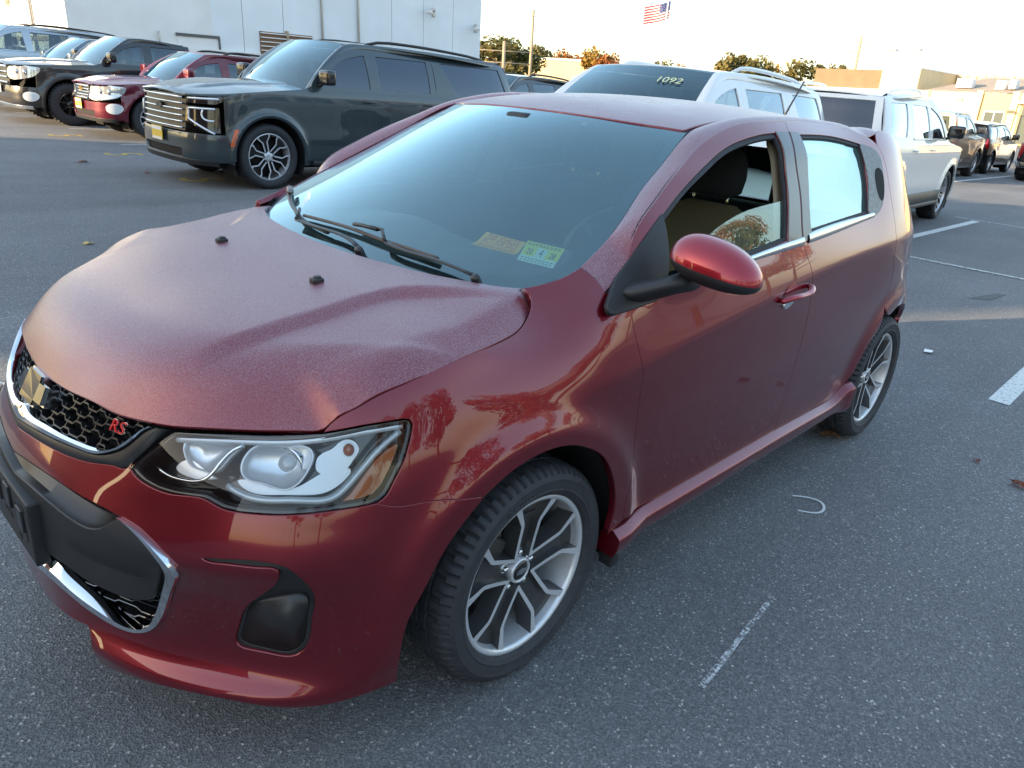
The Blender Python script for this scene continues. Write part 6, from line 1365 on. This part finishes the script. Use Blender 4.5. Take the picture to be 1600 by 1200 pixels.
# ================================================================ setting: ground, markings, buildings, poles, trees
def asphalt():
    m,t,p=newmat('asphalt');L=t.links.new;tc=N(t,'ShaderNodeTexCoord');O=tc.outputs['Object']
    v=N(t,'ShaderNodeTexVoronoi',Scale=165.0);L(O,v.inputs['Vector']);sx=N(t,'ShaderNodeSeparateXYZ');L(v.outputs['Color'],sx.inputs[0])
    r=N(t,'ShaderNodeValToRGB');e=r.color_ramp.elements;e[0].position=0;e[0].color=(.118,.125,.134,1);e[1].position=1;e[1].color=(.50,.49,.46,1)
    for pos,c in ((.55,(.150,.157,.166,1)),(.86,(.19,.197,.205,1)),(.972,(.24,.24,.24,1)),(.991,(.42,.41,.39,1))):
        q=e.new(pos);q.color=c
    L(sx.outputs[0],r.inputs[0])
    v2=N(t,'ShaderNodeTexVoronoi',Scale=420.0);L(O,v2.inputs['Vector']);s2=N(t,'ShaderNodeSeparateXYZ');L(v2.outputs['Color'],s2.inputs[0])
    m2=N(t,'ShaderNodeMapRange');m2.inputs['To Min'].default_value=.62;m2.inputs['To Max'].default_value=1.38;L(s2.outputs[1],m2.inputs[0])
    b1=N(t,'ShaderNodeTexNoise',Scale=.32,Detail=6.0,Roughness=.62);L(O,b1.inputs['Vector']);m1=N(t,'ShaderNodeMapRange');m1.inputs['From Min'].default_value=.3;m1.inputs['From Max'].default_value=.7;m1.inputs['To Min'].default_value=.80;m1.inputs['To Max'].default_value=1.18;L(b1.outputs[0],m1.inputs[0])
    st=N(t,'ShaderNodeMapping');st.inputs['Scale'].default_value=(.05,1.1,1);L(O,st.inputs[0]);b3=N(t,'ShaderNodeTexNoise',Scale=1.0,Detail=4.0);L(st.outputs[0],b3.inputs['Vector'])
    m3=N(t,'ShaderNodeMapRange');m3.inputs['From Min'].default_value=.35;m3.inputs['From Max'].default_value=.65;m3.inputs['To Min'].default_value=.88;m3.inputs['To Max'].default_value=1.10;L(b3.outputs[0],m3.inputs[0])
    a=N(t,'ShaderNodeMath',operation='MULTIPLY');L(m2.outputs[0],a.inputs[0]);L(m1.outputs[0],a.inputs[1]);a2=N(t,'ShaderNodeMath',operation='MULTIPLY');L(a.outputs[0],a2.inputs[0]);L(m3.outputs[0],a2.inputs[1])
    sc=N(t,'ShaderNodeVectorMath',operation='SCALE');L(r.outputs[0],sc.inputs[0]);L(a2.outputs[0],sc.inputs['Scale']);
    # pale brown dust
    d=N(t,'ShaderNodeTexNoise',Scale=.8,Detail=5.0);L(O,d.inputs['Vector']);dm=N(t,'ShaderNodeMapRange');dm.inputs['From Min'].default_value=.58;dm.inputs['From Max'].default_value=.75;dm.inputs['To Max'].default_value=.30;L(d.outputs[0],dm.inputs[0])
    mx=N(t,'ShaderNodeMix',data_type='RGBA');L(dm.outputs[0],mx.inputs[0]);L(sc.outputs[0],mx.inputs[6]);mx.inputs[7].default_value=(.20,.185,.165,1);L(mx.outputs[2],p.inputs['Base Color'])
    p.inputs['Roughness'].default_value=.86;p.inputs['Specular IOR Level'].default_value=.35
    bp=N(t,'ShaderNodeBump',Strength=.55,Distance=.006);L(v.outputs['Distance'],bp.inputs['Height']);bp2=N(t,'ShaderNodeBump',Strength=.35,Distance=.003);L(v2.outputs['Distance'],bp2.inputs['Height']);L(bp.outputs[0],bp2.inputs['Normal']);L(bp2.outputs[0],p.inputs['Normal'])
    return m
M_ASPH=asphalt()
def linepaint(n,c,wear=.5,sc=60):
    m,t,p=newmat(n);L=t.links.new;tc=N(t,'ShaderNodeTexCoord');nz=N(t,'ShaderNodeTexNoise',Scale=float(sc),Detail=6.0,Roughness=.7);L(tc.outputs['Object'],nz.inputs['Vector'])
    r=N(t,'ShaderNodeMapRange');r.inputs['From Min'].default_value=wear-.08;r.inputs['From Max'].default_value=wear+.06;L(nz.outputs[0],r.inputs[0])
    p.inputs['Base Color'].default_value=(*c,1);p.inputs['Roughness'].default_value=.8
    tr=N(t,'ShaderNodeBsdfTransparent');mx=N(t,'ShaderNodeMixShader');L(r.outputs[0],mx.inputs[0]);L(tr.outputs[0],mx.inputs[1]);L(p.outputs[0],mx.inputs[2]);L(mx.outputs[0],t.nodes['Material Output'].inputs[0]);return m
M_LINE=linepaint('worn_white_paint',(.62,.64,.63),.40,45);M_LINEF=linepaint('faded_white_paint',(.52,.54,.54),.47,35);M_YLINE=linepaint('worn_yellow_paint',(.50,.36,.06),.44,30);M_CHALK=linepaint('chalk',(.55,.58,.60),.52,90)
g=B().add([(-600,-600,0),(600,-600,0),(600,600,0),(-600,600,0)],[(0,1,2,3)]).build('ground',M_ASPH,None,False);g['kind']='structure'
def flat(name,pts,mat,z=.004): return B().add([(x,y,z) for x,y in pts],[tuple(range(len(pts)))]).build(name,mat,g,False)
def stripe(x0,y0,x1,y1,w=.10,mat=None,z=.004,name='parking_line'):
    dx,dy=x1-x0,y1-y0;l=math.hypot(dx,dy);nx,ny=-dy/l*w/2,dx/l*w/2;return flat(name,[(x0+nx,y0+ny),(x0-nx,y0-ny),(x1-nx,y1-ny),(x1+nx,y1+ny)],mat or M_LINE,z)
for y in (-6.75,-9.6,-12.3,-15.05,-18.65,-21.6): stripe(-3.65,y,-9,y,.10,M_LINEF)
stripe(-8.9,-1.31,-13.65,-1.31,.12);stripe(-8.46,-.9,-8.62,7,.09,M_LINEF,.008);stripe(-3.78,1.215,-8.4,1.20,.115);stripe(-3.8,3.95,-8.4,3.93,.115);stripe(-8.9,1.24,-13.6,1.22,.11);stripe(-13.8,-1.7,-13.7,6,.08,M_LINEF,.008)
stripe(-22.9,-4.2,-30.3,-4.22,.12);stripe(-27.55,-4.9,-27.6,2.5,.10,M_LINEF,.008);stripe(-22.9,-1.4,-30.3,-1.42,.12);stripe(-23,-7.0,-30,-7.0,.12)
for y in (-10.95,-8.17,-13.72):
    M=Matrix.Translation((-3.17,y,.004))@Matrix.Rotation(R_(90),4,'Z')
    o=textmesh('stall_digit','5',.80,0,M_YLINE,g,M,.95)
# chalk arc, scuff, tar patch
arc=smoothc([(-1.62,.91),(-1.66,.96),(-1.67,1.01),(-1.635,1.042),(-1.575,1.045),(-1.52,.98)],.01)
q=np.array(arc);t_=np.gradient(q,axis=0);t_/=np.linalg.norm(t_,axis=1,keepdims=True);n_=np.column_stack([-t_[:,1],t_[:,0]])*.0055
b=B();V=[(x,y,.004) for x,y in q+n_]+[(x,y,.004) for x,y in q-n_];k=len(q);b.add(V,[(i,i+1,k+i+1,k+i) for i in range(k-1)]).build('chalk_mark',M_WHITECH:=simple('white_chalk',(.66,.68,.68),.8),g,False)
stripe(-.34,1.23,-.86,1.18,.017,M_CHALK,name='chalk_scuff');stripe(-.36,1.236,-.62,1.208,.010,M_CHALK,.008,name='chalk_scuff')
flat('tar_patch',[(-6.75,.30),(-7.3,.42),(-7.35,.50),(-6.9,.46)],simple('tar',(.03,.031,.033),.6),.004)
# fallen leaves and litter
M_LEAFB=simple('brown_leaf',(.17,.085,.035),.8,noise=.4,scale=30);M_LEAFR=simple('rust_leaf',(.20,.06,.035),.8,noise=.4,scale=30);M_LEAFY=simple('yellow_leaf',(.50,.36,.14),.8,noise=.3,scale=30)
def leaf(x,y,r,rot,mat,label,curl=.4,seed=0,group=None):
    rng=random.Random(seed);n=14;V=[(0,0,.3*r*curl)];P=[]
    for i in range(n):
        a=2*math.pi*i/n;rr=r*(1 if i%2==0 else .55)*(1.15 if i in(0,) else 1)*rng.uniform(.8,1.1);P.append((rr*math.cos(a),rr*math.sin(a)*.75,abs(math.sin(a))*r*curl*rng.uniform(.4,1.2)))
    V+=P;F=[(0,1+i,1+(i+1)%n) for i in range(n)]
    o=B().add(V,F).build('fallen_leaf',mat,None,False);tag(o,label,'leaf',group);o.location=(x,y,.006);o.rotation_euler=(0,0,rot)
    s=B().tube([(r*1.0,0,.004),(r*1.5,.1*r,.006)],.0015,5).build('stem',mat,o);return o
leaf(-2.36,.775,.060,2.2,M_LEAFB,'brown curled leaf on the asphalt beside the red car rear tyre',.8,1)
leaf(-2.72,1.35,.028,.6,M_LEAFR,'small rust coloured leaf lying alone on open asphalt right of the red car rear wheel',.6,2)
leaf(-2.60,1.56,.050,1.0,M_LEAFR,'rust red leaf at the right edge of the photo',.5,3)
leaf(-.73,-4.87,.060,.3,M_LEAFY,'pale yellow leaf on the asphalt left of the red car hood',.3,4)
leaf(-2.32,-10.03,.09,.3,M_LEAFR,'reddish leaf between two yellow stall numbers in the aisle',.3,5)
leaf(-2.75,-8.9,.07,1.3,M_LEAFR,'reddish leaf in front of the slate SUV bumper',.3,6)
b=B().add([(-.05,-.02,.002),(.045,-.03,.004),(.06,.02,.012),(-.02,.035,.008)],[(0,1,2,3)]).build('paper_scrap',M_WHITE,None,False);b.location=(-4.48,.61,.005);b.rotation_euler=(0,0,.3);tag(b,'scrap of white paper on the asphalt behind the red car','litter')
# ---- buildings
def tilted(o): o.matrix_world=Matrix.Translation(o.location)@TILT@o.matrix_world.to_3x3().to_4x4();return o
def building(name,label,x,y):
    T=thing(name,label,'building',(x,y,0));T.rotation_euler=TILT.to_euler();return T
M_WBLD=simple('white_metal_cladding',(.74,.78,.80),.55,noise=.05,scale=.6);M_WBLD2=simple('white_render',(.78,.77,.75),.7,noise=.06,scale=.8)
M_BROWN=simple('brown_cladding',(.20,.115,.065),.7,noise=.1,scale=1.0);M_YBLD=simple('cream_yellow_render',(.70,.56,.33),.8,noise=.06,scale=.5);M_ORB=simple('ochre_render',(.60,.42,.22),.8,noise=.06,scale=.5)
M_BEIGE=simple('beige_corrugated',(.62,.46,.28),.7);M_SHING=simple('grey_roofing',(.30,.255,.21),.85,noise=.12,scale=2);M_WINDK=simple('office_glass',(.10,.12,.11),.12,spec=.8);M_GALV=simple('galvanised',(.52,.50,.46),.45,metal=.5)
M_WOODP=simple('weathered_pole',(.40,.31,.21),.85,noise=.2,scale=8);M_WPOLE=simple('white_pole',(.72,.70,.66),.5)
# white warehouse on the left
wb_=building('warehouse','big white metal clad warehouse behind the left row of vehicles','0',0) if 0 else building('warehouse','big white metal clad warehouse behind the left row of vehicles',-21,-34)
def wpanel(u0,u1,z0,z1,y,mat,nm): return B().box(u0,u1,y-.06,y,z0,z1).build(nm,mat,wb_,False)
xs=[-9.67,-11.5,-13.4,-15.3,-17.2,-19.3,-21.42,-23.6,-25.8,-28.0,-30.2,-32.41]
for a,c in zip(xs[:-1],xs[1:]): wpanel(c+21+.015,a+21-.015,0,10,0,M_WBLD,'wall_panel')
B().box(-32.4+21,-9.67+21,-20,-.08,0,9.9).build('wall_core',M_WBLD,wb_,False)
B().box(-32.5+21,-9.6+21,-20,.08,10,10.3).build('parapet',M_WBLD2,wb_,False)
B().box(-17.95+21,-9.7+21,0,.12,0,1.98).build('plinth',M_WBLD2,wb_,False)
gd=B().box(-15.93+21,-14.05+21,0,.05,0,2.45).build('roller_door',M_WBLD2,wb_,False)
B().box(-15.98+21,-14.0+21,.0,.10,2.43,2.55).box(-15.99+21,-15.91+21,0,.10,0,2.45).build('door_frame',simple('dark_frame',(.10,.10,.10),.6),gd,False)
for i in range(6): B().box(-15.9+21,-14.08+21,.05,.062,.35*i+.3,.35*i+.33).build('door_rib',M_WBLD,gd,False)
lv=B().box(-20.85+21,-18.0+21,0,.04,1.9,2.94).build('louvre_back',M_BROWN,wb_,False)
for i in range(6): B().box(-20.8+21,-18.02+21,.04,.16,1.90+.19*i,1.94+.19*i).build('louvre_slat',M_WBLD2,lv,False)
for x in (-19.4,): B().box(x+21-.05,x+21+.05,.04,.2,1.9,3.05).build('louvre_post',M_WOODP,lv,False)
for x in (-21.42,-23.6): B().tube([(x+21,.10,0),(x+21,.10,9.9)],.05,8).build('downpipe',M_GALV,wb_)
B().tube([(-13.23+21,.12,1.98),(-13.23+21,.12,2.55)],.04,8).build('vent_pipe',M_GALV,wb_)
def wall_lamp(x,z,wd):
    b_=B().rbox(x+21-.10,x+21+.10,0,.10,z-.22,z+.22,.03);o=b_.build('wall_lamp',M_GALV,wb_);B().tube([(x+21+.0,.1,z+.05),(x+21+.3,.35,z+.12),(x+21+wd,.5,z-.05)],.06,8).build('lamp_arm',M_GALV,o);B().rbox(x+21+wd-.2,x+21+wd+.12,.35,.65,z-.16,z+.02,.05).build('lamp_head',M_WPOLE,o)
wall_lamp(-28.7,4.78,.75);wall_lamp(-32.0,4.25,.4)
# sunlit wing of the warehouse
ww=building('warehouse_wing','pale side wing of the warehouse dappled with sunlight at the far left',-9.7,-36)
B().box(-6,0,-40,2.0,0,10.2).build('wall',M_WBLD2,ww,False)
for y0,y1 in ((-9.2,-8.2),(-6.2,-5.4)): 
    o=B().box(0,.05,y0,y1,3.1,5).build('window_frame',M_WOODP,ww,False);B().box(.05,.07,y0+.1,y1-.1,3.2,4.9).build('window_pane',M_WINDK,o,False)
B().tube([(.08,-2.3,0),(.08,-2.3,10)],.08,8).build('downpipe',M_GALV,ww)
B().box(0,.14,-5.2,1.8,1.66,1.82).build('ledge',M_WOODP,ww,False)
# yellow commercial building on the right
yb_=building('commercial_building','long sunlit yellow building with grey sloping roof beyond the right parking rows',-85,-18)
Y=lambda y:y+18
def fac(y0,y1,z0,z1,x0,x1,mat,nm,par=None): return B().box(x0,x1,Y(y0),Y(y1),z0,z1).build(nm,mat,par or yb_,False)
fac(-25.3,-19.75,0,4.55,-12,0,M_YBLD,'wall');fac(-19.2,-16.7,0,4.5,-12,-.1,M_ORB,'bay_wall');fac(-16.1,12,0,4.6,-12,0,M_YBLD,'wall')
for y0,y1 in ((-24.1,-23.9),): fac(y0,y1,0,4.6,0,.08,M_ORB,'pilaster')
for y0,y1 in ((-19.75,-19.2),(-16.7,-16.1),(-13.0,-12.4)): fac(y0,y1,0,4.75,-.2,.15,M_YBLD,'pilaster')
w_=fac(-18.75,-16.95,1.1,2.95,-.1,.0,M_WPOLE,'window_frame')
for y0,y1 in ((-18.65,-17.9),(-17.8,-17.05)): fac(y0,y1,1.2,2.85,.0,.02,M_WINDK,'window_pane',w_)
w_=fac(-15.8,-13.3,0,3.8,0,.06,simple('tan_frame',(.42,.28,.14),.6),'shopfront');fac(-15.6,-13.5,.2,3.6,.06,.08,M_WINDK,'window_pane',w_)
fac(-16.1,12,3.7,4.0,0,.5,M_YBLD,'canopy');fac(-21.3,-20.9,3.8,4.0,0,.2,M_WPOLE,'wall_lamp')
# grey roof rising behind the front wall
B().add([(-.3,Y(-24.8),4.56),(-.3,Y(12),4.62),(-9,Y(12),6.2),(-9,Y(-21.4),6.2)],[(0,1,2,3)]).build('roof',M_SHING,yb_,False)
fac(-25.3,14,0,6.55,-30,-12.2,M_BEIGE,'rear_wall')
for i in range(24): fac(-25.2+i*.9,-25.2+i*.9+.12,4.6,6.5,-12.2,-12.05,M_BEIGE,'rib')
fac(-29,-25.3,0,6.5,-30,.1,M_YBLD,'tower');fac(-29.05,-25.25,6.5,6.62,-30,.15,M_WBLD2,'coping')
for y,z,sx in ((-21.6,4.95,1.4),(-18.4,4.9,.8),(-17.4,5.0,.6)):
    o=B().rbox(-3.2,-1.8,Y(y)-sx/2,Y(y)+sx/2,z,z+.85,.06).build('roof_unit',M_WBLD2,yb_);B().rbox(-1.8,-1.7,Y(y)-sx*.3,Y(y)+sx*.3,z+.15,z+.6,.03).build('unit_grille',M_GALV,o)
bb_=building('brown_building','brown flat roofed building with pale band, left of the yellow building',-85.5,-33)
B().box(-14,0,-3.3,3.9,4.15,6.0).build('upper_wall',M_BROWN,bb_,False);B().box(-14,.6,-3.8,4.0,3.4,4.15).build('white_band',M_WBLD2,bb_,False);B().box(-14,-.2,-3.6,3.9,0,3.4).build('lower_wall',M_WOODP,bb_,False)
lb=building('low_building','low sunlit yellow building far off between the slate SUV and the white SUV',-88,-77)
M45=Matrix.Rotation(R_(36),4,'Z')
B().box(-4,4,-8.5,8.2,0,5.2,M45).build('wall',M_YBLD,lb,False);B().box(-4.1,4.1,-8.6,8.3,5.2,5.5,M45).build('coping',M_WBLD2,lb,False);B().box(-4,4.05,-12.5,-8.6,0,5.0,M45).build('side_wall',M_WBLD,lb,False)
o=B().box(4.0,4.08,3.0,4.8,1.5,3.2,M45).build('window_frame',M_WPOLE,lb,False);B().box(4.08,4.1,3.2,4.6,1.7,3.0,M45).build('window_pane',M_WINDK,o,False)
# ---- poles, wires, flag, lamp
def at(px,D):  # direction table measured from the survey: unit heading (x,y) from the camera spot
    return (1.2677+px[0]*D,1.8856+px[1]*D)
def pole(name,label,cat,x,y,h,r0,r1,mat,arms=()):
    T=thing(name,label,cat,(x,y,0));T.rotation_euler=TILT.to_euler();B().tube([(0,0,0),(0,0,h*.5),(0,0,h)],[r0,(r0+r1)/2,r1],10).build('pole',mat,T)
    for z,l,a in arms:
        c,s=math.cos(a),math.sin(a);B().tube([(-l*c,-l*s,z),(l*c,l*s,z)],.06,6).build('crossarm',mat,T)
    return T
p1=at((-.727,-.683),90);pole('utility_pole','tall bare wooden utility pole near the edge of the white warehouse','pole',*p1,9.2,.19,.14,M_WOODP,((8.6,.7,.8),))
p2=at((-.706,-.709),70);pole('utility_pole','short wooden pole beside the white warehouse corner','pole',*p2,4.9,.16,.14,M_WOODP)
p3=at((-.929,-.364),110);pole('utility_pole','wooden utility pole rising behind the brown building','pole',*p3,10.6,.22,.16,M_WOODP,((9.9,1.6,1.2),(8.9,1.6,1.2),(8.0,1.0,1.2)))
def wires(name,label,a,za,c,zc,sag,n=14):
    b=B()
    for dz in (0,.9):
        P=[]
        for i in range(n+1):
            t=i/n;P.append((a[0]+(c[0]-a[0])*t,a[1]+(c[1]-a[1])*t,za+(zc-za)*t-dz-sag*4*t*(1-t)))
        b.tube(P,.016,5)
    o=b.build(name,simple('wire',(.12,.12,.12),.6),None);tag(o,label,'wire');return o
wires('power_line','thin power lines between the tall pole and the pole behind the brown building',p1,8.6,p3,9.4,1.2)
wires('power_line','thin power lines running left from the tall bare pole over the warehouse',(p1[0]+38,p1[1]-62),10.5,p1,8.6,.8)
wires('power_line','thin power lines running right from the pole behind the brown building',p3,9.4,(-95,60),9.0,1.4)
fp=at((-.826,-.558),70);FP=thing('flagpole','white flagpole with the flag near its top, beyond the white SUV','flagpole',(*fp,0));FP.rotation_euler=TILT.to_euler()
B().tube([(0,0,0),(0,0,6),(0,0,10.6)],[.10,.085,.06],10).build('pole',M_WPOLE,FP);B().ico((0,0,10.7),.12,2).build('finial',M_GOLD,FP)
fl=thing('national_flag','red white and blue national flag flying from the flagpole','flag',(*fp,7.55));fl.rotation_euler=TILT.to_euler()
M_FR=simple('flag_red',(.55,.03,.05),.8);M_FW=simple('flag_white',(.78,.76,.72),.8);M_FB=simple('flag_blue',(.03,.05,.20),.8)
FD=Vector((.62,-.74,0)).normalized()
def fpt(u,v,off=0): # u along the fly 0..2.1, v down 0..1.3
    w_=.10*math.sin(u*3.1+v*.8)*min(1,u*1.5);p=FD*u;nrm=Vector((-FD.y,FD.x,0));return tuple(p+nrm*(w_+off)+Vector((0,0,1.45-v-.30*u-.05*math.sin(u*2.2))))
for i in range(13):
    V=[];F=[];n=14;u0=.84 if i<7 else 0
    for j in range(n+1):
        u=u0+(2.1-u0)*j/n;V+=[fpt(u,i*.1),fpt(u,i*.1+.1)]
    F=[(2*j,2*j+1,2*j+3,2*j+2) for j in range(n)];B().add(V,F).build('stripe',M_FR if i%2==0 else M_FW,fl,True)
V=[];F=[];n=8
for j in range(n+1):
    for k in range(8): V.append(fpt(.84*j/n,.1*k))
for j in range(n):
    for k in range(7): F.append((j*8+k,j*8+k+1,(j+1)*8+k+1,(j+1)*8+k))
cn=B().add(V,F).build('canton',M_FB,fl,True)
st=B()
for r_ in range(5):
    for c_ in range(6):
        for off in (.006,-.006):
            u,v=.09+c_*.13,.08+r_*.135;q=[fpt(u+.035*math.cos(a)*(1 if k%2==0 else .42),v+.035*math.sin(a)*(1 if k%2==0 else .42),off) for k,a in enumerate(np.linspace(0,2*math.pi,11)[:-1])];st.add(q,[tuple(range(10))])
o=st.build('star',M_FW,cn,False);o['kind']='stuff'
lp_=at((-.946,-.32),75);LP=thing('street_lamp','white twin headed parking lot lamp in front of the yellow building','lamp post',(*lp_,0));LP.rotation_euler=TILT.to_euler()
B().tube([(0,0,0),(0,0,6.6)],[.11,.08],10).build('pole',M_WPOLE,LP)
for s in (1,-1): B().tube([(0,0,6.5),(.1,s*.3,6.7),(.2,s*.7,6.85)],.04,6).build('arm',M_WPOLE,LP);B().rbox(-.2,.5,s*.95-.4,s*.95+.4,6.80,6.98,.05).build('lamp_head',M_WPOLE,LP)
# wire fence boards beside the warehouse
T=thing('rail_fence','pale two rail fence running behind the slate SUV beside the warehouse','fence',(*at((-.70,-.713),75),0));T.rotation_euler=TILT.to_euler()
for z in (3.3,4.3): B().tube([tuple(Vector((.62,-.58,0)).normalized()*d+Vector((0,0,z))) for d in (-3,0,4.5)],.05,6).build('rail',M_WOODP,T)
# ---- trees
def leafmat(n,c,c2):
    m,t,p=newmat(n);L=t.links.new;oi=N(t,'ShaderNodeTexCoord');nz=N(t,'ShaderNodeTexNoise',Scale=.9,Detail=3.0);L(oi.outputs['Object'],nz.inputs['Vector']);r=N(t,'ShaderNodeValToRGB');r.color_ramp.elements[0].position=.35;r.color_ramp.elements[1].position=.65;r.color_ramp.elements[0].color=(*c,1);r.color_ramp.elements[1].color=(*c2,1);L(nz.outputs[0],r.inputs[0]);L(r.outputs[0],p.inputs['Base Color']);p.inputs['Roughness'].default_value=.7
    tl=N(t,'ShaderNodeBsdfTranslucent');L(r.outputs[0],tl.inputs[0]);mx=N(t,'ShaderNodeMixShader');mx.inputs[0].default_value=.25;L(p.outputs[0],mx.inputs[1]);L(tl.outputs[0],mx.inputs[2]);L(mx.outputs[0],t.nodes['Material Output'].inputs[0]);return m
LM={'green':leafmat('green_leaves',(.045,.065,.015),(.12,.12,.03)),'olive':leafmat('olive_leaves',(.08,.08,.02),(.18,.14,.03)),'orange':leafmat('orange_leaves',(.26,.075,.010),(.42,.16,.02)),'rust':leafmat('rust_leaves',(.20,.05,.012),(.36,.11,.02)),'gold':leafmat('golden_leaves',(.28,.17,.03),(.42,.26,.05))}
M_BARK=simple('bark',(.09,.065,.045),.9,noise=.3,scale=6)
CROWNS={}
def crown(kind,v,n,lf):
    key=(kind,v,n,lf)
    if key in CROWNS: return CROWNS[key]
    rng=random.Random(hash((v,n))%1000+7);cl=[]
    for i in range(13):
        a=rng.uniform(0,6.28);z=rng.uniform(-.75,.85);rr=math.sqrt(max(0,1-z*z))*rng.uniform(.25,.85);cl.append((rr*math.cos(a),rr*math.sin(a),z*.85,rng.uniform(.22,.46)))
    V=[];F=[]
    for i in range(n):
        c=cl[rng.randrange(13)];d=Vector((rng.gauss(0,1),rng.gauss(0,1),rng.gauss(0,1))).normalized()*c[3]*rng.uniform(.55,1.08);p=Vector(c[:3])+d
        nn=(d.normalized()+Vector((rng.gauss(0,.6),rng.gauss(0,.6),rng.gauss(0,.6)))).normalized();a=nn.orthogonal().normalized();b_=nn.cross(a);s=lf*rng.uniform(.6,1.3);k=len(V)
        V+=[tuple(p+a*s),tuple(p+b_*s*.6),tuple(p-a*s*.9),tuple(p-b_*s*.6)];F.append((k,k+1,k+2,k+3))
    me=bpy.data.meshes.new('crown');me.from_pydata(V,[],F);me.materials.append(LM[kind]);CROWNS[key]=me;return me
def tree(kind,label,x,y,h,w,v=0,n=1300,lf=.055,group=None,bare=.28):
    T=thing('autumn_tree' if kind in('orange','rust','gold') else 'leafy_tree',label,'tree',(x,y,0),0,group)
    B().tube([(0,0,0),(.02*h,0,h*.3),(0,.01*h,h*.6),(.01*h,0,h*.88)],[.035*h*.7,.026*h*.7,.016*h*.7,.004*h],8).build('trunk',M_BARK,T)
    rng=random.Random(v*7+3)
    for i in range(5):
        a=i*1.26+v;z=h*(.32+.09*i);B().tube([(0,0,z),(w*.25*math.cos(a),w*.25*math.sin(a),z+h*.10),(w*.40*math.cos(a),w*.40*math.sin(a),z+h*.20)],[.012*h,.008*h,.003*h],6).build('limb',M_BARK,T)
    o=bpy.data.objects.new('crown',crown(kind,v%4,n,lf));COL.objects.link(o);o.parent=T;ch=h*(1-bare)/2;o.location=(0,0,h-ch);o.scale=(w/2,w/2,ch);o.rotation_euler=(0,0,v*1.3);return T
GT='trees along the far skyline'
def sky_tree(px,top,D,w,kind,v,lab): x,y=at(px,D);tree(kind,lab,x,y,1.53+(top+.006)*D,w*1.35,v,1900,.085,GT,.12)
for i,(px,top,D,w,kind,lab) in enumerate([((-.692,-.722),.050,97,6.5,'green','tall green tree against the right edge of the warehouse'),((-.702,-.712),.045,92,5.5,'olive','olive tree behind the short wooden pole'),((-.715,-.699),.040,98,5,'green','dark green tree left of the tall bare pole'),((-.735,-.678),.040,122,5,'olive','rounded olive tree just right of the tall bare pole'),((-.749,-.662),.036,128,5,'olive','olive tree above the left part of the low yellow building'),((-.760,-.650),.037,126,5.5,'orange','orange brown tree above the middle of the low yellow building'),((-.771,-.637),.036,126,4.5,'olive','small olive tree above the right end of the low yellow building'),((-.783,-.622),.042,98,3.6,'gold','thin golden tree left of the thin orange tree'),((-.793,-.609),.041,98,3.2,'orange','thin orange tree left of the flagpole above the white SUV roof'),((-.787,-.617),.032,96,4,'rust','low rusty tree below the thin golden tree')]): sky_tree(px,top,D,w,kind,i,lab)
for i,(px,top,D,w,kind,lab) in enumerate([((-.872,-.489),.053,112,5.6,'olive','round olive tree rising over the white SUV roof rack'),((-.889,-.457),.047,116,5,'olive','olive tree in the middle of the clump right of the white SUV roof'),((-.898,-.439),.043,116,4,'gold','low golden tree in the clump right of the white SUV roof'),((-.906,-.423),.049,114,6.2,'olive','broad olive tree left of the brown building'),((-.924,-.382),.050,125,4,'olive','small tree top peeking over the brown building'),((-.826,-.562),.035,118,5,'olive','low tree behind the base of the flagpole'),((-.845,-.535),.036,118,4.5,'rust','low rusty tree between the flagpole and the white SUV roof')]): sky_tree(px,top,D,w,kind,i+10,lab)
# out of the photo: autumn trees across the road (they mirror in the paint), blocks added up-sun to cast shade over the lot
GO='autumn trees across the road on the right, outside the photo'
for i,(x,y,h,w,k) in enumerate([(13,23,7,6,'rust'),(6,27,9,7,'orange'),(-1,25,8,7,'orange'),(-8,27,10,8,'rust'),(-15,26,8.5,7,'orange'),(-23,29,10,8,'gold'),(-31,27,9,7.5,'orange'),(-40,30,10,8,'rust'),(-50,29,9,8,'olive'),(22,24,8,7,'gold'),(-62,32,10,9,'orange'),(3,38,9,8,'green'),(-28,42,11,9,'green'),(-12,40,10,9,'olive')]):
    tree(k,'roadside tree across the street, outside the photo',x,y,h,w,i,2600,.05,GO)
GS='blocks added to throw the lot into shade, outside the photo'
for y0,y1 in ((-25.6,-15.25),(-12.35,7.5)):  # gap between the added blocks shapes the sun strip on the ground
    sh=thing('shade_block','long unseen block added to shade the lot, outside the photo','building',(28,(y0+y1)/2,0),0,GS);B().box(-2,2,(y0-y1)/2,(y1-y0)/2,0,10.6).build('wall',simple('shade_block_red',(.22,.10,.07),.85,noise=.2,scale=3),sh,False);B().box(-2.2,2.2,(y0-y1)/2-.2,(y1-y0)/2+.2,10.6,10.85).build('roof',M_SHING,sh,False)
for i,(x,y,h,w) in enumerate([(20,-49,10,8),(24,-56,11,9),(30,-44,9,7)]): tree('orange','orange tree up-sun of the warehouse wing, outside the photo',x,y,h,w,i+30,1500,.06,'trees beyond the warehouse, outside the photo')
